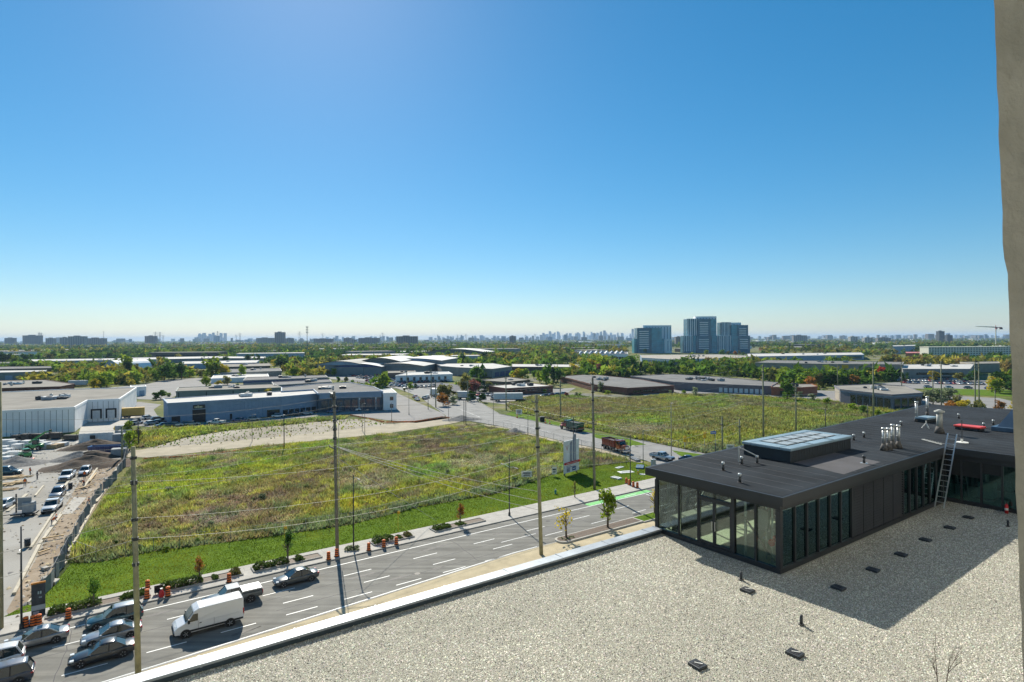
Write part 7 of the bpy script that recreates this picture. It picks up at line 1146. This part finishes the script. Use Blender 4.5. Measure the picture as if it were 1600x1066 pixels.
# ------------------------------------------------------------------ trees of the district: x, base row, top row, kind, width
RB0 = random.Random(77)
def grove(where, rows, group='trees across the district'):
    words_ = {'dark': 'dark green', 'green': 'green', 'lime': 'yellow green', 'gold': 'golden', 'rust': 'rusty brown', 'red': 'red', 'olive': 'olive', 'grey': 'grey green', 'plum': 'purple brown', 'pine': 'dark'}
    for i, (x_, yb, yt, kd, wd) in enumerate(sorted(rows)):
        p = G(x_, yb); h = A(x_, yt, p.y).z * RB0.uniform(.9, 1.15); p.x += RB0.uniform(-1.5, 1.5); p.y += RB0.uniform(-4, 4); bush = h < 4.5; nm = 'bush' if bush else 'conifer' if kd == 'pine' else 'tree'
        lab = '%s %s, %s from left %s' % (words_[kd], nm, ordw(i + 1), where) if len(rows) > 1 else '%s %s %s' % (words_[kd], nm, where)
        tree(p, h, kd, lab, wd * RB0.uniform(1.0, 1.35), 'bushes across the district' if bush else group, 'cone' if kd == 'pine' else 'round', (.02 if bush else RB0.uniform(-.02, .08)), 620 if h * FPX / p.y > 18 else 320, nm, .085 if h * FPX / p.y > 18 else .12, nm)
grove('at the far left behind the column hall', [(4, 571, 550, 'dark', 1.1), (14, 571, 551, 'dark', 1.0), (26, 571, 553, 'lime', .9), (37, 570, 553, 'dark', 1.1), (48, 566, 551, 'dark', 1.1), (60, 566, 549, 'green', 1), (73, 566, 550, 'olive', 1.1), (86, 565, 549, 'dark', 1.1), (98, 565, 551, 'lime', 1.2), (112, 564, 550, 'green', 1.2), (126, 564, 551, 'olive', 1.2), (140, 563, 550, 'lime', 1.2), (155, 563, 551, 'green', 1.2), (168, 563, 551, 'dark', 1.2)])
grove('in the group around the quonset arch', [(127, 593, 577, 'gold', 1.1), (138, 612, 593, 'gold', 1.0), (150, 609, 586, 'lime', 1.1), (161, 607, 580, 'lime', 1.1), (173, 604, 581, 'lime', 1.1), (184, 596, 573, 'olive', 1.1), (194, 588, 551, 'lime', .75), (203, 588, 562, 'dark', .8), (215, 588, 566, 'olive', 1.1), (226, 590, 574, 'olive', 1.2), (236, 590, 572, 'lime', 1.1), (248, 592, 573, 'lime', 1.1), (260, 594, 567, 'green', 1.15), (270, 592, 572, 'lime', .9), (281, 592, 566, 'dark', .8), (297, 590, 576, 'lime', 1.3), (312, 590, 578, 'olive', 1.3)])
grove('around the rear lot behind the slate shed', [(330, 592, 560, 'lime', 1.25), (345, 592, 566, 'gold', 1.1), (326, 605, 587, 'lime', 1), (338, 606, 592, 'gold', 1.1), (380, 593, 570, 'lime', .6), (356, 601, 586, 'olive', 1.1), (366, 608, 599, 'grey', 1.2)])
grove('in the strip between warehouse and slate shed', [(223, 626, 613, 'green', 1.1), (235, 626, 612, 'dark', 1.2), (245, 625, 611, 'green', 1.3), (256, 621, 613, 'lime', 1.5), (268, 620, 615, 'grey', 1.5)])
grove('in the weedy strip at the site fence corner', [(196, 680, 655, 'lime', .8), (188, 676, 664, 'gold', 1.2), (206, 698, 676, 'lime', 1), (214, 702, 665, 'lime', .7), (218, 690, 668, 'olive', .9), (211, 686, 672, 'gold', 1.2), (203, 672, 662, 'grey', 1.3)])
grove('around the workshops left of the vaulted hall', [(437, 579, 556, 'dark', 1.15), (452, 591, 566, 'lime', 1.0), (457, 596, 574, 'lime', 1.1), (425, 572, 560, 'gold', 1.2), (484, 589, 575, 'gold', 1.1), (501, 591, 578, 'lime', 1), (511, 588, 576, 'olive', 1.1), (523, 588, 574, 'lime', 1.1), (532, 597, 587, 'green', 1), (543, 598, 588, 'olive', 1), (425, 618, 605, 'gold', 1.4), (470, 590, 575, 'dark', 1)])
grove('along the side road by the car lot', [(603, 613, 604, 'dark', 1.2), (596, 612, 605, 'green', 1.3), (640, 608, 596, 'lime', .9), (648, 607, 598, 'dark', .8), (656, 566, 560, 'gold', 1.4), (668, 570, 561, 'gold', 1.4), (634, 612, 606, 'olive', .8)])
grove('in the autumn clump beside the truck lot', [(688, 626, 600, 'olive', 1.0), (699, 625, 598, 'olive', 1.1), (694, 634, 612, 'rust', 1.3), (710, 632, 618, 'grey', 1.4), (722, 613, 588, 'olive', .9), (728, 612, 583, 'olive', .8), (735, 614, 590, 'plum', 1), (743, 614, 592, 'plum', 1), (750, 612, 590, 'dark', 1), (758, 614, 593, 'pine', .8), (737, 626, 610, 'dark', 1.1), (750, 628, 612, 'dark', 1.1), (765, 612, 596, 'olive', 1)])
grove('in the row between white trailer and brick works', [(802, 594, 577, 'lime', 1.1), (812, 594, 576, 'gold', 1.1), (823, 594, 575, 'lime', 1.1), (833, 592, 577, 'green', 1), (842, 598, 576, 'lime', .9), (850, 602, 574, 'lime', .9), (857, 604, 569, 'green', .75), (865, 600, 572, 'pine', .8), (872, 598, 574, 'dark', .8), (881, 588, 574, 'gold', 1.2), (891, 588, 576, 'gold', 1.1), (850, 616, 608, 'lime', 1.3), (813, 626, 617, 'lime', 1.3)])
grove('in the dense belt left below the glass towers', [(900, 586, 566, 'gold', 1.1), (909, 585, 560, 'lime', 1.1), (918, 588, 568, 'green', 1.1), (926, 584, 556, 'gold', 1.1), (935, 589, 567, 'plum', 1), (944, 585, 557, 'lime', 1.1), (953, 588, 569, 'dark', 1.1), (962, 584, 557, 'lime', 1.1), (971, 588, 564, 'dark', 1.1), (981, 584, 556, 'green', 1.15), (990, 584, 558, 'green', 1.1), (1000, 586, 566, 'pine', 1), (1008, 585, 567, 'dark', 1), (1014, 586, 571, 'lime', 1.1), (1023, 584, 572, 'green', 1.2), (950, 592, 578, 'olive', 1.3), (968, 592, 577, 'dark', 1.3), (988, 590, 576, 'gold', 1.1), (930, 594, 582, 'gold', 1.2)])
grove('in the belt behind the grey depot', [(1046, 584, 572, 'green', 1.1), (1056, 584, 568, 'dark', 1), (1066, 585, 569, 'lime', 1.1), (1076, 585, 570, 'green', 1.2), (1087, 585, 569, 'olive', 1.1), (1098, 585, 568, 'lime', 1.1), (1110, 584, 565, 'green', 1.15), (1121, 584, 566, 'olive', 1.1), (1133, 585, 569, 'grey', 1.2), (1146, 587, 570, 'green', 1.2), (1158, 588, 572, 'olive', 1.2), (1171, 588, 572, 'olive', 1.2), (1184, 589, 572, 'grey', 1.2), (1197, 589, 574, 'green', 1.2), (1209, 589, 576, 'olive', 1.2), (1222, 590, 572, 'lime', 1.0), (1232, 591, 573, 'lime', 1.0), (1240, 592, 575, 'dark', 1), (1250, 593, 577, 'dark', 1.2)])
grove('at the back edge of the right field', [(1081, 617, 601, 'grey', .9), (936, 612, 596, 'grey', .7), (888, 619, 611, 'plum', 1.3), (897, 619, 611, 'grey', 1.4), (906, 619, 612, 'lime', 1.3), (950, 616, 609, 'lime', 1.5), (1050, 616, 609, 'grey', 1.5), (1070, 616, 609, 'lime', 1.3), (1225, 624, 596, 'green', 1.15), (1238, 622, 608, 'green', 1.3), (1254, 622, 612, 'grey', 1.5), (1280, 628, 614, 'grey', 1.4), (1292, 632, 620, 'lime', 1.5), (1330, 640, 629, 'lime', 1.6), (1350, 646, 634, 'green', 1.6), (1380, 652, 640, 'lime', 1.6), (1400, 656, 644, 'green', 1.6), (1415, 656, 645, 'lime', 1.5)])
grove('between tan factory and glazed office', [(1267, 606, 588, 'rust', 1.2), (1286, 606, 584, 'olive', .9), (1282, 602, 582, 'dark', 1), (1308, 603, 580, 'dark', 1), (1320, 602, 582, 'dark', 1.1), (1335, 604, 587, 'rust', 1.2), (1345, 604, 590, 'dark', 1.1), (1352, 598, 580, 'dark', 1), (1364, 592, 576, 'red', 1), (1373, 592, 570, 'red', 1.05), (1294, 592, 574, 'plum', 1), (1470, 597, 580, 'gold', 1.2), (1502, 597, 581, 'olive', 1.1), (1518, 596, 582, 'dark', 1.1), (1532, 596, 579, 'dark', 1.1)])
grove('at the right between lawn and far sidewalk', [(1440, 630, 607, 'grey', 1.1), (1455, 632, 606, 'grey', 1.2), (1478, 632, 606, 'grey', 1.3), (1492, 634, 614, 'olive', 1.2), (1545, 614, 588, 'lime', 1.1), (1556, 614, 585, 'gold', 1), (1570, 612, 580, 'dark', 1.1), (1582, 614, 582, 'dark', 1.1), (1483, 645, 624, 'rust', 1.2), (1498, 646, 622, 'gold', 1.2), (1512, 646, 625, 'olive', 1.2), (1542, 642, 624, 'olive', 1.2), (1556, 642, 623, 'rust', 1.2), (1570, 640, 621, 'gold', 1.1), (1585, 640, 620, 'olive', 1.1)])
# bushes sprouting in the fields
bush_at = [(250, 772, .0), (302, 852, 0), (287, 846, 0), (352, 842, 0), (690, 748, 0), (640, 783, 0), (660, 784, 0), (473, 775, 0), (417, 783, 0), (440, 812, 0), (770, 765, 0), (800, 745, 0), (345, 815, 0), (590, 775, 0), (545, 806, 0), (180, 845, 0), (205, 858, 0), (225, 852, 0), (140, 876, 0), (166, 872, 0)]
grove('scattered in the front field', [(x_, y_, y_ - (10 if i % 4 == 0 else 7), ['grey', 'green', 'lime', 'dark'][i % 4], 1.5) for i, (x_, y_, _) in enumerate(bush_at)])

# ------------------------------------------------------------------ tree cover farther out: nearest canopies one by one, the rest as one mass
def frustum(n, y0, y1, power=1.0):
    Y = (y0 ** (1 - power) + RNG.random(n) * (y1 ** (1 - power) - y0 ** (1 - power))) ** (1 / (1 - power)) if power != 1 else y0 * (y1 / y0) ** RNG.random(n); X = RNG.uniform(-1.02, 1.0, n) * Y; return X, Y
KT = ['dark', 'green', 'lime', 'olive', 'gold', 'rust']; W_ = {'dark': 'dark green', 'green': 'green', 'lime': 'yellow green', 'olive': 'olive', 'gold': 'golden', 'rust': 'rusty'}
TONES = np.array([[.05, .11, .025], [.10, .18, .028], [.20, .28, .035], [.17, .18, .045], [.32, .28, .045], [.22, .16, .05]])
def cover(n, y0, y1, p, hmin, hmax, ntri, name, thr=.42, sc=90):
    X, Y = frustum(n, y0, y1, p); px = 800 + FPX * X / Y; d = fbm(X / sc, Y / (sc * 1.6), 61) + .12 * (px < 900) * (Y > 850); ok = d > thr
    for q in [o for o in BLD if o[3] > y0 - 200]: ok &= ~((np.abs(X - q[0]) < q[2] + 8) & (np.abs(Y - q[1]) < q[2] * .8 + 8))
    ok &= ~inside(X, Y, gp([(980, 560), (1190, 560), (1190, 544), (980, 544)]))
    if y0 < 900:
        for p_ in OPEN: ok &= ~inside(X, Y, p_)
    X, Y = X[ok], Y[ok]; N = len(X); h = RNG.uniform(hmin, hmax, N); hue = fbm(X / 140, Y / 240, 71) + RNG.normal(0, .13, N); k = np.clip(np.digitize(hue, [.36, .47, .60, .68, .84]), 0, 5); t = TONES[k] * RNG.uniform(.5, 1.15, (N, 1)) * (.95 if y0 > 900 else 1.2)
    u = RNG.normal(0, 1, (N, ntri, 3)); u /= np.linalg.norm(u, axis=2)[:, :, None]; c = u * (RNG.uniform(.5, 1, (N, ntri, 1))) * np.array([.42, .42, .42]) * h[:, None, None]; c[:, :, 2] += .55 * h[:, None]; c[:, :, 0] += X[:, None]; c[:, :, 1] += Y[:, None]
    V = c[:, :, None, :] + RNG.normal(0, 1, (N, ntri, 3, 3)) * (h * .2)[:, None, None, None]; V[..., 2] = np.maximum(V[..., 2], 0); return npmesh(name, V.reshape(-1, 3), np.arange(N * ntri * 3).reshape(-1, 3), WEED2, np.repeat(t, ntri * 3, 0), kind='stuff')
WEED2 = attrmat('far_leaf', .45)
OPEN = [p_ for n__, p_ in SHEETS if n__.endswith(('lot', 'road', 'forecourt', 'car_park', 'street', 'yard', 'yard_ground', 'patch', 'field', 'lawn', 'ramp'))]
BLD = []
for o in list(bpy.data.objects):
    if o.parent is None and o.get('category') in ('building', 'apartment block', 'tower') and o.children:
        pts = [o.matrix_basis.translation + Vector(v) for ch in o.children if ch.type == 'MESH' and ch.name.startswith(('wall', 'glass_body', 'roof')) for v in (ch.bound_box[0], ch.bound_box[6])]
        if pts: x0, x1 = min(p.x for p in pts), max(p.x for p in pts); y0, y1 = min(p.y for p in pts), max(p.y for p in pts); BLD.append(((x0 + x1) / 2, (y0 + y1) / 2, max(x1 - x0, y1 - y0) / 2, y1))
# low buildings beyond the first factories, each its own
RB = random.Random(9); LOWW = [(whitew, 'white'), (bluew, 'pale blue'), (beige, 'beige'), (greyw, 'grey'), (brownw, 'brown'), (brickl, 'brick')]; LOWR = [whiteroof, greyroof, tarroof, whiteroof]; rows_ = []
for i in range(110):
    Y = 720 * (3000 / 720) ** (i / 110); x_ = RB.uniform(-20, 1560); X = (x_ - 800) / FPX * Y; w_ = RB.uniform(14, 55); 
    if any(abs(X - q[0]) < q[2] + w_ and abs(Y - q[1]) < q[2] + 45 for q in BLD): continue
    BLD.append((X, Y, w_, Y)); rows_.append((x_, Y, X, w_))
CNT = {}
def zone(x_): return 'at the far left' if x_ < 300 else 'left of the telecom mast' if x_ < 480 else 'around the vaulted hall' if x_ < 760 else 'left of the glass towers' if x_ < 990 else 'beside the glass towers' if x_ < 1200 else 'in the right distance'
def nth(x_, what): k = (what, zone(x_)); CNT[k] = CNT.get(k, 0) + 1; return '%s %s from left %s' % (ordw(CNT[k]), what, zone(x_))
for n_, (x_, Y, X, w_) in enumerate(sorted(rows_)):
    wm_, wn = RB.choice(LOWW); h = RB.uniform(5, 10); t = thing('distant_warehouse', nth(x_, wn + ' low warehouse among far trees'), 'warehouse', (X, Y, 0), RB.uniform(-.2, .5), 'low buildings in the distance'); dp = RB.uniform(12, 35)
    MB().box(-w_, -dp, 0, w_, dp, h).build('wall', wm_, t); MB().box(-w_ - .3, -dp - .3, h + .01, w_ + .3, dp + .3, h + .6).build('roof', RB.choice(LOWR), t)
    if h > 7: MB().box(-w_ * .8, -dp - .3, h * .35, w_ * .8, -dp - .05, h * .65).build('window_strip', wing, t)
XY = frustum(1500, 600, 1150, .6); dd = fbm(XY[0] / 90, XY[1] / 144, 61); pick = []
for X, Y, d in zip(*XY, dd):
    if len(pick) < 105 and d > .5 and not any(abs(X - q[0]) < q[2] + 6 and abs(Y - q[1]) < q[2] * .8 + 8 for q in BLD): pick.append((X / Y, X, Y))
for _, X, Y in sorted(pick):
    kd = KT[int(RNG.choice([0, 1, 2, 3, 4, 5], p=[.2, .3, .28, .12, .09, .01]))]
    tree(Vector((X, Y, 0)), RNG.uniform(7, 13), kd, nth(800 + FPX * X / Y, W_[kd] + ' tree of the distant belt'), 1.15, 'trees of the distant belt', n=320, size=.12)
cover(9500, 330, 1000, .8, 3.5, 9, 34, 'tree_belt', .47, 60); cover(9000, 950, 2000, .8, 6, 13, 16, 'tree_belt', .40); cover(11000, 1900, 6500, 1.0, 8, 15, 9, 'far_woodland', .36, 160)
x, y = frustum(14000, 300, 900, .9); ok = fbm(x / 25, y / 40, 15) > .52
for q in BLD: ok &= ~((np.abs(x - q[0]) < q[2] + 3) & (np.abs(y - q[1]) < q[2] * .9 + 3))
for pl_ in OPEN: ok &= ~inside(x, y, pl_)
ok &= ~inside(x, y, left + right[::-1]); x, y = x[ok], y[ok]; N = len(x)
npmesh('scrub', *blades_keep(x, y, RNG.uniform(.8, 2.4, N), RNG.uniform(.6, 1.4, N), TONES[RNG.integers(0, 5, N)] * RNG.uniform(.7, 1.3, (N, 1)), n=4)[:2], WEED2, LAST['tone'], kind='stuff')
# ------------------------------------------------------------------ far city: low roofs, hazy mid rises and downtown towers as one mass each
def city(n, y0, y1, hfun, wfun, name, m, pxr=(-30, 1600)):
    mb = MB(); r_ = random.Random(n)
    for _ in range(n): Y = y0 * (y1 / y0) ** r_.random(); X = (r_.uniform(*pxr) - 800) / FPX * Y; w_ = wfun(r_); h = hfun(r_); mb.box(X - w_, Y, 0, X + w_, Y + w_ * 1.4, h, r_.randrange(len(m)))
    return mb.build(name, m, kind='stuff')
city(420, 2600, 6500, lambda r: r.uniform(5, 12), lambda r: r.uniform(10, 60), 'distant_low_roofs', [whitew, greyw, beige, bluew]); city(300, 4500, 9500, lambda r: r.uniform(14, 48) * (1 if r.random() < .85 else 1.5), lambda r: r.uniform(8, 26), 'distant_mid_rises', [ag, ab, aw, slate])
far_t = [M('downtown_glass', (.10, .13, .17)), ag, slate]
city(90, 10500, 14000, lambda r: r.choice([70, 90, 110, 140, 170]) * r.uniform(.7, 1.2), lambda r: r.uniform(13, 24), 'downtown_skyline', far_t, (845, 1010)); city(36, 9500, 11500, lambda r: r.uniform(60, 150), lambda r: r.uniform(12, 22), 'downtown_skyline', far_t, (305, 352)); city(60, 9000, 12000, lambda r: r.uniform(40, 85), lambda r: r.uniform(14, 28), 'downtown_skyline', far_t, (480, 860)); city(50, 9000, 12000, lambda r: r.uniform(30, 65), lambda r: r.uniform(14, 30), 'downtown_skyline', far_t, (1180, 1560))
# ------------------------------------------------------------------ the hazy autumn air
def haze():
    m = bpy.data.materials.new('haze_air'); m.use_nodes = True; n = m.node_tree.nodes; l = m.node_tree.links; n.remove(n['Principled BSDF'])
    v = n.new('ShaderNodeVolumePrincipled'); v.inputs['Color'].default_value = (.52, .74, 1, 1); v.inputs['Density'].default_value = HAZE; v.inputs['Anisotropy'].default_value = .1
    l.new(v.outputs[0], n['Material Output'].inputs['Volume'])
    MB().box(-26000, -26000, -1.2, 26000, 26000, 130).build('haze', m, kind='stuff')
HAZE = .00006
haze()
